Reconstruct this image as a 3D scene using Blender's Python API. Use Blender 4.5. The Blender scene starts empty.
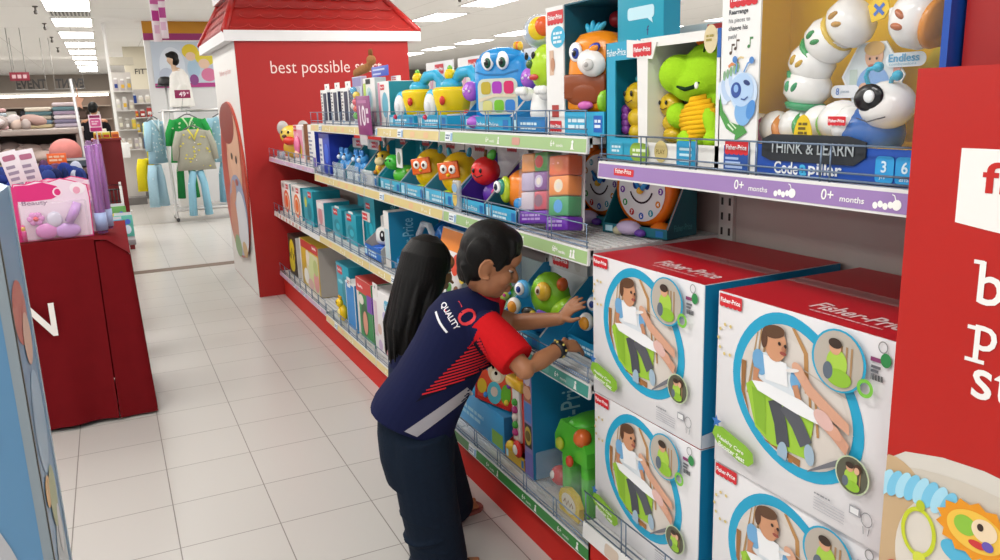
import bpy, bmesh, math, random
from mathutils import Vector as V, Matrix as Mx
from mathutils.bvhtree import BVHTree
PI = math.pi
S = bpy.context.scene
COL = S.collection
rnd = random.Random(7)

# ---------------------------------------------------------------- materials
MATS = {}
def lin(c):
    if isinstance(c, str):
        c = [int(c[i:i + 2], 16) / 255 for i in (0, 2, 4)]
    return [x / 12.92 if x < .04045 else ((x + .055) / 1.055) ** 2.4 for x in c]
def mat(c, rough=.45, var=0.0, scale=40, metal=0, emit=0, alpha=1, spec=.5, bump=0, coat=0, name=None):
    if rough >= .8 and spec == .5: spec = .12
    key = (c if isinstance(c, str) else tuple(c), spec, rough, var, scale, metal, emit, alpha, bump, coat)
    if key in MATS: return MATS[key]
    m = bpy.data.materials.new(name or 'paint'); m.use_nodes = True
    nt = m.node_tree; b = nt.nodes['Principled BSDF']
    rgb = lin(c)
    b.inputs['Base Color'].default_value = (*rgb, 1)
    b.inputs['Roughness'].default_value = rough
    b.inputs['Metallic'].default_value = metal
    b.inputs['Specular IOR Level'].default_value = spec
    if coat: b.inputs['Coat Weight'].default_value = coat
    if emit:
        b.inputs['Emission Color'].default_value = (*rgb, 1); b.inputs['Emission Strength'].default_value = emit
    if alpha < 1: b.inputs['Alpha'].default_value = alpha
    if var or bump:
        tc = nt.nodes.new('ShaderNodeTexCoord'); nz = nt.nodes.new('ShaderNodeTexNoise')
        nz.inputs['Scale'].default_value = scale; nz.inputs['Detail'].default_value = 3
        nt.links.new(tc.outputs['Object'], nz.inputs['Vector'])
        if var:
            mr = nt.nodes.new('ShaderNodeMapRange')
            mr.inputs['To Min'].default_value = 1 - var; mr.inputs['To Max'].default_value = 1 + var
            nt.links.new(nz.outputs['Fac'], mr.inputs['Value'])
            mx = nt.nodes.new('ShaderNodeVectorMath'); mx.operation = 'SCALE'
            mx.inputs[0].default_value = rgb
            nt.links.new(mr.outputs['Result'], mx.inputs['Scale'])
            nt.links.new(mx.outputs['Vector'], b.inputs['Base Color'])
        if bump:
            bp = nt.nodes.new('ShaderNodeBump'); bp.inputs['Strength'].default_value = bump
            bp.inputs['Distance'].default_value = .01
            nt.links.new(nz.outputs['Fac'], bp.inputs['Height']); nt.links.new(bp.outputs['Normal'], b.inputs['Normal'])
    MATS[key] = m
    return m
def clear(c='eef4f6', a=.16, rough=.08):
    return mat(c, rough, alpha=a, name='clear_plastic')

WHITE = 'f2f1ee'; RED = 'c3201c'; FPR = 'd0202c'; TEAL = '1590ab'; DTEAL = '0f6f80'; BLUE = '1769c4'; SKYB = '2fa8dc'
NAVY = '1c2450'; YEL = 'f4cf1c'; ORG = 'f08a1e'; GRN = '57b53a'; LIME = '9fd32c'; PUR = '7a3fa8'; LILAC = 'a488c4'
PINK = 'e86aa8'; BLACK = '17171a'; GREY = '8e9094'; LGREY = 'd5d5d3'; CYAN = '22b1cf'

# ---------------------------------------------------------------- mesh builder
TXT = {}
def text_mesh(s, bold=0.0):
    k = (s, bold)
    if k in TXT: return TXT[k]
    cu = bpy.data.curves.new('t', 'FONT'); cu.body = s; cu.size = 1; cu.resolution_u = 3; cu.offset = bold
    cu.fill_mode = 'FRONT'
    o = bpy.data.objects.new('t', cu); COL.objects.link(o)
    dg = bpy.context.evaluated_depsgraph_get(); dg.update()
    me = o.evaluated_get(dg).to_mesh()
    vs = [(v.co.x, v.co.y) for v in me.vertices]; fs = [tuple(p.vertices) for p in me.polygons]
    o.evaluated_get(dg).to_mesh_clear()
    bpy.data.objects.remove(o); bpy.data.curves.remove(cu)
    x0 = min(v[0] for v in vs); x1 = max(v[0] for v in vs); y0 = min(v[1] for v in vs); y1 = max(v[1] for v in vs)
    vs = [((x - x0) / (x1 - x0), (y - y0) / (y1 - y0)) for x, y in vs]
    TXT[k] = (vs, fs, (x1 - x0) / (y1 - y0))
    return TXT[k]

def rotm(ax=0, ay=0, az=0):
    return (Mx.Rotation(math.radians(az), 4, 'Z') @ Mx.Rotation(math.radians(ay), 4, 'Y') @ Mx.Rotation(math.radians(ax), 4, 'X'))

class MB:
    def __init__(s): s.k = 0; s.v = []; s.f = []; s.mi = []; s.sm = []; s.mats = []; s.T = Mx()
    def m(s, mt):
        if isinstance(mt, str): mt = mat(mt)
        if mt not in s.mats: s.mats.append(mt)
        return s.mats.index(mt)
    def add(s, vs, fs, mt, smooth=False):
        b = len(s.v); i = s.m(mt); T = s.T
        s.v += [tuple(T @ V(v)) for v in vs]
        for f in fs:
            s.f.append(tuple(b + k for k in f)); s.mi.append(i); s.sm.append(smooth)
        return s
    def bm(s, bm, mt, smooth=False):
        bm.verts.ensure_lookup_table()
        for i, v in enumerate(bm.verts): v.index = i
        s.add([v.co[:] for v in bm.verts], [[v.index for v in f.verts] for f in bm.faces], mt, smooth); bm.free(); return s
    def box(s, x0, x1, y0, y1, z0, z1, mt, bev=0, R=None):
        if x0 > x1: x0, x1 = x1, x0
        if y0 > y1: y0, y1 = y1, y0
        if z0 > z1: z0, z1 = z1, z0
        bm = bmesh.new(); bmesh.ops.create_cube(bm, size=1)
        for v in bm.verts: v.co = V(((v.co.x + .5) * (x1 - x0) + x0, (v.co.y + .5) * (y1 - y0) + y0, (v.co.z + .5) * (z1 - z0) + z0))
        if bev: bmesh.ops.bevel(bm, geom=bm.edges[:], offset=min(bev, .45 * min(x1 - x0, y1 - y0, z1 - z0)), segments=2, profile=.5, affect='EDGES')
        if R is not None:
            c = V(((x0 + x1) / 2, (y0 + y1) / 2, (z0 + z1) / 2))
            for v in bm.verts: v.co = R @ (v.co - c) + c
        return s.bm(bm, mt, bool(bev))
    def ell(s, c, r, mt, R=None, n=16, m=10, cut=None):
        if not hasattr(r, '__len__'): r = (r, r, r)
        vs = []; fs = []
        for j in range(m + 1):
            t = PI * j / m
            for i in range(n):
                a = 2 * PI * i / n
                p = V((math.sin(t) * math.cos(a) * r[0], math.sin(t) * math.sin(a) * r[1], math.cos(t) * r[2]))
                if R is not None: p = R @ p
                vs.append(p + V(c))
        for j in range(m):
            for i in range(n):
                k = (i + 1) % n
                if j == 0: fs.append((j * n + i, (j + 1) * n + i, (j + 1) * n + k))
                elif j == m - 1: fs.append((j * n + i, (j + 1) * n + i, j * n + k))
                else: fs.append((j * n + i, (j + 1) * n + i, (j + 1) * n + k, j * n + k))
        return s.add(vs, fs, mt, True)
    def loft(s, rings, mt, caps=True, smooth=True):
        n = len(rings[0]); vs = [p for r in rings for p in r]; fs = []
        for j in range(len(rings) - 1):
            for i in range(n):
                k = (i + 1) % n
                fs.append((j * n + i, j * n + k, (j + 1) * n + k, (j + 1) * n + i))
        if caps: fs.append(tuple(reversed(range(n)))); fs.append(tuple((len(rings) - 1) * n + i for i in range(n)))
        return s.add(vs, fs, mt, smooth)
    def tube(s, pts, r, mt, n=8, up=None, flat=1.0):
        pts = [V(p) for p in pts]; rings = []
        rs = r if hasattr(r, '__len__') else [r] * len(pts)
        prev = None
        for i, p in enumerate(pts):
            d = (pts[min(i + 1, len(pts) - 1)] - pts[max(i - 1, 0)]).normalized()
            if prev is None:
                a = V(up) if up else (V((0, 0, 1)) if abs(d.z) < .9 else V((1, 0, 0)))
                u = d.cross(a).normalized()
            else: u = (prev - d * prev.dot(d)).normalized()
            prev = u; w = d.cross(u)
            rr = rs[i] if hasattr(rs[i], '__len__') else (rs[i], rs[i] * flat)
            rings.append([p + u * math.cos(2 * PI * k / n) * rr[0] + w * math.sin(2 * PI * k / n) * rr[1] for k in range(n)])
        return s.loft(rings, mt)
    def lathe(s, prof, mt, c=(0, 0, 0), R=None, n=20):
        rings = []
        for r, z in prof:
            ring = []
            for k in range(n):
                p = V((r * math.cos(2 * PI * k / n), r * math.sin(2 * PI * k / n), z))
                ring.append((R @ p if R is not None else p) + V(c))
            rings.append(ring)
        return s.loft(rings, mt)
    def prism(s, pts, fr, d0, d1, mt, smooth=False):
        n = len(pts); vs = [fr(u, v, d0) for u, v in pts] + [fr(u, v, d1) for u, v in pts]
        fs = [tuple(range(n)), tuple(reversed(range(n, 2 * n)))] + [(i, i + n, (i + 1) % n + n, (i + 1) % n) for i in range(n)]
        return s.add(vs, fs, mt, smooth)
    # ---- prints, on a frame fr(u, v, lift)
    def lift(s, l): s.k += 1; return l * .0007 + s.k * 2e-5
    def poly(s, fr, pts, mt, l=1):
        d = s.lift(l); return s.add([fr(u, v, d) for u, v in pts], [tuple(range(len(pts)))], mt)
    def rect(s, fr, u0, v0, u1, v1, mt, l=1): return s.poly(fr, [(u0, v0), (u1, v0), (u1, v1), (u0, v1)], mt, l)
    def rrect(s, fr, u0, v0, u1, v1, mt, l=1, r=.3):
        r = r * min(abs(u1 - u0), abs(v1 - v0)); P = []
        for cu, cv, a in ((u1 - r, v1 - r, 0), (u0 + r, v1 - r, 90), (u0 + r, v0 + r, 180), (u1 - r, v0 + r, 270)):
            for k in range(5): t = math.radians(a + 22.5 * k); P.append((cu + r * math.cos(t), cv + r * math.sin(t)))
        return s.poly(fr, P, mt, l)
    def oval(s, fr, cu, cv, ru, rv, mt, l=1, ang=0, n=28, a0=0, a1=360):
        ca, sa = math.cos(math.radians(ang)), math.sin(math.radians(ang)); P = []
        full = a1 - a0 >= 360
        for k in range(n if full else n + 1):
            t = math.radians(a0 + (a1 - a0) * k / n); x, y = ru * math.cos(t), rv * math.sin(t)
            P.append((cu + x * ca - y * sa, cv + x * sa + y * ca))
        return s.poly(fr, P, mt, l)
    def band(s, fr, pts, w, mt, l=1, closed=False):
        pts = [V((p[0], p[1])) for p in pts]; n = len(pts); A = []; B = []; dl = s.lift(l)
        for i, p in enumerate(pts):
            q0 = pts[(i - 1) % n] if closed else pts[max(i - 1, 0)]; q1 = pts[(i + 1) % n] if closed else pts[min(i + 1, n - 1)]
            d = (q1 - q0).normalized(); nn = V((-d.y, d.x)) * w / 2
            A.append(p + nn); B.append(p - nn)
        vs = [fr(p.x, p.y, dl) for p in A + B]; fs = []
        for i in range(n if closed else n - 1): k = (i + 1) % n; fs.append((i, n + i, n + k, k))
        return s.add(vs, fs, mt)
    def ring(s, fr, cu, cv, ru, rv, w, mt, l=1, n=32):
        return s.band(fr, [(cu + ru * math.cos(2 * PI * k / n), cv + rv * math.sin(2 * PI * k / n)) for k in range(n)], w, mt, l, True)
    def text(s, fr, t, u, v, h, mt, l=2, w=None, al='l', bold=.01, ang=0):
        vs, fs, asp = text_mesh(t, bold); w = w or asp * h
        if al == 'c': u -= w / 2
        if al == 'r': u -= w
        ca, sa = math.cos(math.radians(ang)), math.sin(math.radians(ang)); dl = s.lift(l)
        return s.add([fr(u + x * w * ca - y * h * sa, v + x * w * sa + y * h * ca, dl) for x, y in vs], fs, mt)
    def bars(s, fr, u, v, w, h, n, mt, l=1):
        """lines of print too small to read"""
        for k in range(n):
            x = u; q = (k * 5) % 3
            while x < u + w * (.8 + .2 * ((k + 1) % 2)) - .001: e = min(x + h * (1.6 + q), u + w); s.rect(fr, x, v - k * h * 1.7, e, v - k * h * 1.7 + h, mt, l); x = e + h * .5; q = (q + 1) % 3
        return s
    def fp(s, fr, u, v, w, l=2):
        h = w * .42; P = [(u, v + h), (u, v + h * .12)]
        for k in range(5):
            for j in range(1, 5): a = PI * j / 4; P.append((u + w * (k + .5 - .5 * math.cos(a)) / 5, v + h * .12 - h * .12 * math.sin(a)))
        P.append((u + w, v + h)); s.poly(fr, P, mat(FPR, .4), l)
        return s.text(fr, 'Fisher-Price', u + w * .06, v + h * .36, h * .36, mat('ffffff', .5), l + 1, w=w * .88, bold=.02)
    def mesh(s, name):
        me = bpy.data.meshes.new(name); me.from_pydata(s.v, [], s.f)
        for m in s.mats: me.materials.append(m)
        me.polygons.foreach_set('material_index', s.mi); me.polygons.foreach_set('use_smooth', s.sm)
        me.update(); return me
    def build(s, name, parent=None, fix=True):
        me = s.mesh(name)
        o = bpy.data.objects.new(name, me); COL.objects.link(o)
        if parent is not None: o.parent = parent
        return o

def frame(o, u, v, n):
    o, u, v, n = V(o), V(u), V(v), V(n)
    return lambda a, b, c=0: o + u * a + v * b + n * c
def front(y=0): return frame((0, y, 0), (1, 0, 0), (0, 0, 1), (0, -1, 0))
def rside(x): return frame((x, 0, 0), (0, 1, 0), (0, 0, 1), (1, 0, 0))
def top(z): return frame((0, 0, z), (1, 0, 0), (0, 1, 0), (0, 0, 1))

def tag(o, label=None, cat=None, group=None, kind=None):
    if label: o['label'] = label
    if cat: o['category'] = cat
    if group: o['group'] = group
    if kind: o['kind'] = kind
    return o
def thing(name, label, cat, loc=(0, 0, 0), rz=0, group=None):
    o = bpy.data.objects.new(name, None); COL.objects.link(o); o.empty_display_size = .05
    o.location = loc; o.rotation_euler = (0, 0, math.radians(rz))
    return tag(o, label, cat, group)
def kids(o): return [c for c in bpy.data.objects if c.parent == o]
def copy_tree(o, loc=None, rz=None, label=None, parent=None):
    c = o.copy(); COL.objects.link(c)
    if parent is not None: c.parent = parent
    for ch in kids(o): copy_tree(ch, parent=c)
    if loc is not None: c.location = loc
    if rz is not None: c.rotation_euler = (0, 0, math.radians(rz))
    if label: c['label'] = label
    return c
def struct(o): o['kind'] = 'structure'; return o
def smooth_mod(o, lv=1):
    m = o.modifiers.new('s', 'SUBSURF'); m.levels = lv; m.render_levels = lv

# ---------------------------------------------------------------- camera
cam = bpy.data.cameras.new('camera'); cam.sensor_width = 36; cam.lens = 796.571566 * 36 / 1000; cam.clip_start = .05
co = bpy.data.objects.new('camera', cam); COL.objects.link(co); S.camera = co
H = 1.55
r_, u_, f_ = V((.898296, -.438201, -.032317)), V((.124591, .183494, .975093)), V((.421357, .879949, -.219428))
co.matrix_world = Mx(((r_.x, u_.x, -f_.x, 0), (r_.y, u_.y, -f_.y, 0), (r_.z, u_.z, -f_.z, H), (0, 0, 0, 1)))

# ---------------------------------------------------------------- render look
S.view_settings.view_transform = 'Standard'; S.view_settings.look = 'None'; S.view_settings.gamma = 1
S.view_settings.use_curve_mapping = False; S.view_settings.exposure = 0.22
S.cycles.use_denoising = True; S.cycles.max_bounces = 6; S.cycles.diffuse_bounces = 3; S.cycles.glossy_bounces = 3
S.cycles.transparent_max_bounces = 16; S.cycles.sample_clamp_indirect = 4; S.cycles.caustics_reflective = False; S.cycles.caustics_refractive = False
W = bpy.data.worlds.new('world'); S.world = W; W.use_nodes = True
W.node_tree.nodes['Background'].inputs['Color'].default_value = (.96, .98, 1, 1)
W.node_tree.nodes['Background'].inputs['Strength'].default_value = .55
# ================================================================ the setting
def grid_mat(name, base, line, sx, sy, ox, oy, w, rough, spec, var):
    m = bpy.data.materials.new(name); m.use_nodes = True; nt = m.node_tree; b = nt.nodes['Principled BSDF']
    tc = nt.nodes.new('ShaderNodeTexCoord'); sp = nt.nodes.new('ShaderNodeSeparateXYZ'); nt.links.new(tc.outputs['Object'], sp.inputs[0])
    def mth(op, a, bb=None):
        n = nt.nodes.new('ShaderNodeMath'); n.operation = op
        for i, x in enumerate((a, bb)):
            if x is None: continue
            if isinstance(x, (int, float)): n.inputs[i].default_value = x
            else: nt.links.new(x, n.inputs[i])
        return n.outputs[0]
    ms = []; ids = []
    for ax, st, of in (('X', sx, ox), ('Y', sy, oy)):
        q = mth('DIVIDE', mth('SUBTRACT', sp.outputs[ax], of), st); ids.append(mth('FLOOR', q))
        fr = mth('FRACT', q); d = mth('ABSOLUTE', mth('SUBTRACT', fr, .5)); ms.append(mth('GREATER_THAN', d, .5 - w / st / 2))
    mask = mth('MAXIMUM', *ms)
    cb = nt.nodes.new('ShaderNodeCombineXYZ'); nt.links.new(ids[0], cb.inputs[0]); nt.links.new(ids[1], cb.inputs[1])
    wn = nt.nodes.new('ShaderNodeTexWhiteNoise'); wn.noise_dimensions = '3D'; nt.links.new(cb.outputs[0], wn.inputs['Vector'])
    nz = nt.nodes.new('ShaderNodeTexNoise'); nz.inputs['Scale'].default_value = 1.7; nz.inputs['Detail'].default_value = 5; nt.links.new(tc.outputs['Object'], nz.inputs['Vector'])
    mr = nt.nodes.new('ShaderNodeMapRange'); mr.inputs['To Min'].default_value = 1 - var; mr.inputs['To Max'].default_value = 1 + var
    nt.links.new(mth('ADD', mth('MULTIPLY', wn.outputs['Value'], .5), mth('MULTIPLY', nz.outputs['Fac'], .5)), mr.inputs['Value'])
    sc = nt.nodes.new('ShaderNodeVectorMath'); sc.operation = 'SCALE'; sc.inputs[0].default_value = lin(base); nt.links.new(mr.outputs[0], sc.inputs['Scale'])
    mx = nt.nodes.new('ShaderNodeMix'); mx.data_type = 'RGBA'; nt.links.new(mask, mx.inputs['Factor'])
    nt.links.new(sc.outputs[0], mx.inputs[6]); mx.inputs[7].default_value = (*lin(line), 1)
    nt.links.new(mx.outputs[2], b.inputs['Base Color']); b.inputs['Roughness'].default_value = rough; b.inputs['Specular IOR Level'].default_value = spec
    return m
def plane(name, x0, x1, y0, y1, z, m, flip=False):
    mb = MB(); f = (0, 1, 2, 3) if not flip else (3, 2, 1, 0)
    mb.add([(x0, y0, z), (x1, y0, z), (x1, y1, z), (x0, y1, z)], [f], m); return struct(mb.build(name))
X0, X1, Y0, Y1, CZ = -9.0, 14.0, -3.0, 34.0, 3.0
plane('floor', X0, X1, Y0, 12.22, 0, grid_mat('floor_tiles', 'c4c0bb', '827c76', .359, .3645, .415, 3.245, .0042, .28, .45, .03))
plane('floor_rear', X0, X1, 12.28, Y1, 0, grid_mat('rear_tiles', 'b9b4ae', 'a49f98', .359, .3645, .415, 3.245, .004, .2, .5, .03))
def strip(name, y, w, c):
    mb = MB(); mb.box(X0, X1, y - w / 2, y + w / 2, 0, .003, c); return struct(mb.build(name))
def dash_mat():
    m = mat('6f5c4e', .6, .4, 30, name='worn_strip'); return m
plane('trim_3', X0, X1, 12.22, 12.28, 0, mat('8d857b', .5, .2))
strip('trim_1', 8.55, .16, dash_mat())
plane('ceiling', X0, X1, Y0, Y1, CZ, grid_mat('ceiling_panels', 'f0f0ef', 'cfcecc', 1.22, 3.0, -1.55, 1.0, .012, .9, .2, .03), True)
def wall(name, x0, x1, y0, y1, c):
    mb = MB(); mb.box(x0, x1, y0, y1, 0, CZ, mat(c, .8, .03, 2)); return struct(mb.build(name))
wall('wall_back', X0, X1, Y1, Y1 + .1, '9a9087')
wall('wall_right', X1, X1 + .1, Y0, Y1, 'c9c6c0')

# ---- ceiling light panels (recessed troffers), real lamps
EM = mat('fffdf8', .5, emit=12.0, name='light_diffuser')
def make_light():
    t = thing('ceiling_light', '', 'ceiling light')
    mb = MB(); w, l = .27, .64
    for x0, x1, y0, y1 in ((-w - .03, -w, -l - .03, l + .03), (w, w + .03, -l - .03, l + .03), (-w, w, -l - .03, -l), (-w, w, l, l + .03)):
        mb.box(x0, x1, y0, y1, -.012, .0, 'e8e8e6')
    mb.build('light_frame', t)
    mb = MB(); mb.add([(-w, -l, -.006), (w, -l, -.006), (w, l, -.006), (-w, l, -.006)], [(3, 2, 1, 0)], EM); mb.build('diffuser', t)
    return t
ORD = ['first', 'second', 'third', 'fourth', 'fifth', 'sixth', 'seventh', 'eighth', 'ninth', 'tenth', 'eleventh', 'twelfth', 'thirteenth', 'fourteenth', 'fifteenth', 'sixteenth']
proto = None
for rx, nm, vis0, yy, sp in ((-.26, 'the row over the aisle', 12, 12.7, 2.3), (2.58, 'the row hidden behind the red roof', 99, 12.7, 2.3), (5.42, 'the row right of the red roof', 11, 13.45, 2.25), (8.45, 'the far right row', 11, 16.36, 2.36), (11.4, 'the outermost right row', 99, 12.7, 2.3), (-3.2, 'the row left of the aisle', 14, 12.7, 2.3), (-6.2, 'the outermost left row', 99, 12.7, 2.3)):
    k = 0; y = yy - sp * int((yy + 1.2) / sp)
    while y < Y1 - .8:
        if y > vis0 - .5: k += 1; lab = f'{ORD[min(k, 16) - 1]} white ceiling light panel from the front in {nm}'
        else: lab = f'white ceiling light panel overhead in {nm}, above the frame'
        if not (abs(rx - 2.58) < .1 and (5.9 < y < 9 or 13.9 < y < 15.6)) and not (rx in (11.4, -6.2) and y > 18):
            if proto is None: proto = make_light(); o = proto
            else: o = copy_tree(proto)
            o.location = (rx, y, CZ); o['label'] = lab; o['group'] = 'ceiling light panels'
        y += sp
t = thing('ceiling_vent', 'grey louvred air vent between two ceiling lights over the aisle', 'vent', (-.26, 13.75, CZ))
mb = MB(); mb.box(-.27, .27, -.32, .32, -.004, 0, '6f6f70'); mb.build('vent_back', t)
mb = MB()
for i in range(11): mb.box(-.265 + i * .05, -.245 + i * .05, -.32, .32, -.02, -.004, 'd8d8d6')
mb.build('louvre', t)
for i, (x, y) in enumerate(((-.65, 12.9), (-.67, 15.2), (-.7, 17.8), (-.72, 20.5), (3.75, 12.4), (4.6, 10.6))):
    mb = MB(); mb.lathe([(.0, -.11), (.02, -.1), (.025, -.07), (.012, -.05), (.012, -.02), (.035, -.01), (.035, 0)], '55504c', n=10)
    o = mb.build('sprinkler_head'); o.location = (x, y, CZ)
    tag(o, ('nearest small dark sprinkler on the ceiling left of the light row', 'second small dark sprinkler on the ceiling left of the light row', 'third small dark sprinkler on the ceiling left of the light row', 'farthest small dark sprinkler on the ceiling left of the light row', 'small dark sprinkler on the ceiling above the blue toy row', 'dark sprinkler on the ceiling close right of the red roof')[i], 'sprinkler', 'ceiling sprinklers')

# ================================================================ far toy-house column
def house():
    t = thing('house_column', 'red and white house shaped column with scalloped roof at the shelf end', 'display column', (0, 0, 0))
    x0, x1, y0, y1, z1 = .993, 2.43, 6.76, 8.2, 2.075
    mb = MB(); rd = mat('ad1b19', .5, .03, 6)
    mb.box(x0, x1, y0, y1, 0, z1, rd)
    fs = frame((x0, 0, 0), (0, -1, 0), (0, 0, 1), (-1, 0, 0))
    mb.rect(fs, -y1 + .005, .005, -y0 - .012, z1, mat('eceae6', .4), 2)
    ff = frame((0, y0, 0), (1, 0, 0), (0, 0, 1), (0, -1, 0))
    mb.text(ff, 'best possible start', 1.255, 1.792, .13, mat('f3dcd6', .5), 2, w=.93, bold=-.005)
    mb.text(fs, 'fisher-price', -7.8, 1.83, .06, mat('e6b6b4', .5), 4, w=.7)
    mb.build('column_body', t)
    mb = MB(); cy, cz, R = -7.46, .93, .69
    mb.prism([(cy + R * math.cos(2 * PI * k / 48), cz + R * math.sin(2 * PI * k / 48)) for k in range(48)], fs, .002, .02, mat('b9432f', .35))
    g = frame((x0 - .02, 0, 0), (0, -1, 0), (0, 0, 1), (-1, 0, 0))
    def blob(u, v, ru, rv, c, l, a=0): mb.oval(g, cy + u, cz + v, ru, rv, mat(c, .35), l, a)
    blob(.0, .33, .5, .36, 'a8342a', 1); blob(.12, .12, .4, .42, 'd8a184', 2); blob(.2, .3, .33, .3, 'e2b193', 3)
    blob(-.1, .5, .45, .18, '8d2c22', 3); blob(.1, -.3, .52, .36, '8f9cbb', 4, 8); blob(.28, -.35, .3, .28, 'd7d9e0', 5); blob(-.2, -.38, .22, .26, 'c77d5c', 5)
    blob(-.05, -.1, .16, .1, 'c98868', 6, 20); blob(.3, .2, .05, .035, '3a2a24', 6); blob(.05, .22, .05, .03, '3a2a24', 6); blob(.2, .0, .08, .03, 'a8443c', 6)
    blob(-.1, -.6, .2, .1, '6f9a54', 5); blob(.3, -.58, .14, .07, 'c7a05a', 6)
    mb.build('round_picture', t)
    mb = MB(); e = .075
    mb.box(x0 - e, x1 + .115, y0 - .02, y1 + .36, z1, z1 + .082, mat('e9e9ea', .45)); mb.build('eave_trim', t)
    # hipped roof, two tiers
    zb = z1 + .082; dz = .345; a = .18
    A = [(x0 - e + .01, y0 - .01), (x1 + .1, y0 - .01), (x1 + .1, y1 + .35), (x0 - e + .01, y1 + .35)]
    B = [(x0 - e + .01 + a, y0 + .52), (x1 + .1 - a * .8, y0 + .52), (x1 + .1 - a * .8, y1 + .05), (x0 - e + .01 + a, y1 + .05)]
    mb = MB(); rf = mat('a81d19', .42, .04, 8)
    vs = [(x, y, zb) for x, y in A] + [(x, y, zb + dz) for x, y in B]
    mb.add(vs, [(0, 1, 5, 4), (1, 2, 6, 5), (2, 3, 7, 6), (3, 0, 4, 7), (4, 5, 6, 7)], rf)
    # scalloped shingles on front and aisle slopes
    edge = mat('c9504a', .4); body = mat('a31a17', .42, .05, 12)
    def scal(P0, P1, Q0, Q1, nrow, ncol):
        P0, P1, Q0, Q1 = map(V, (P0, P1, Q0, Q1))
        nn = (P1 - P0).cross(Q0 - P0).normalized()
        for j in range(nrow):
            tj = (j + .62) / nrow; L = P0.lerp(Q0, tj); R_ = P1.lerp(Q1, tj); hh = (Q0 - P0).length / nrow; up = (Q0 - P0).normalized()
            wd = (R_ - L); n = ncol
            for i in range(n + (j % 2)):
                c = L + wd * ((i + (.5 if j % 2 == 0 else 0)) / n); r = wd.length / n / 2; ux = wd.normalized()
                arc = [c + ux * r * math.cos(PI + PI * k / 8) + up * r * .8 * math.sin(PI + PI * k / 8) + nn * (.003 + .003 * j) for k in range(9)]
                arc2 = [c + ux * r * .92 * math.cos(PI + PI * k / 8) + up * (r * .7 * math.sin(PI + PI * k / 8)) + nn * (.0045 + .003 * j) for k in range(9)]
                if i in (0, n) and j % 2: continue
                mb.add(arc, [tuple(range(9))], edge); mb.add(arc2, [tuple(range(9))], body)
    scal(vs[0], vs[1], vs[4], vs[5], 4, 9); scal(vs[3], vs[0], vs[7], vs[4], 4, 10)
    mb.build('hip_roof', t)
    mb = MB()
    for i, j in ((0, 4), (1, 5), (3, 7)): mb.tube([vs[i], vs[j]], .03, mat('b21f1a', .4), n=6)
    mb.build('ridge_strip', t)
    mb = MB(); mb.box(B[0][0] - .05, B[1][0] + .05, B[0][1] - .05, B[2][1] + .05, zb + dz, zb + dz + .07, mat('e9e9ea', .45)); mb.build('upper_trim', t)
    mb = MB(); q = [(B[0][0] - .03, B[0][1] - .03), (B[1][0] + .03, B[0][1] - .03), (B[1][0] + .03, B[2][1] + .03), (B[0][0] - .03, B[2][1] + .03)]; mb.add([(x, y, zb + dz + .07) for x, y in q] + [(x + sx * .2, y + sy * .3, 2.985) for (x, y), sx, sy in zip(q, (1, -1, -1, 1), (1, 1, -1, -1))], [(0, 1, 5, 4), (1, 2, 6, 5), (2, 3, 7, 6), (3, 0, 4, 7), (4, 5, 6, 7)], rf); mb.build('upper_roof', t)
    return t
house()

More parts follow.
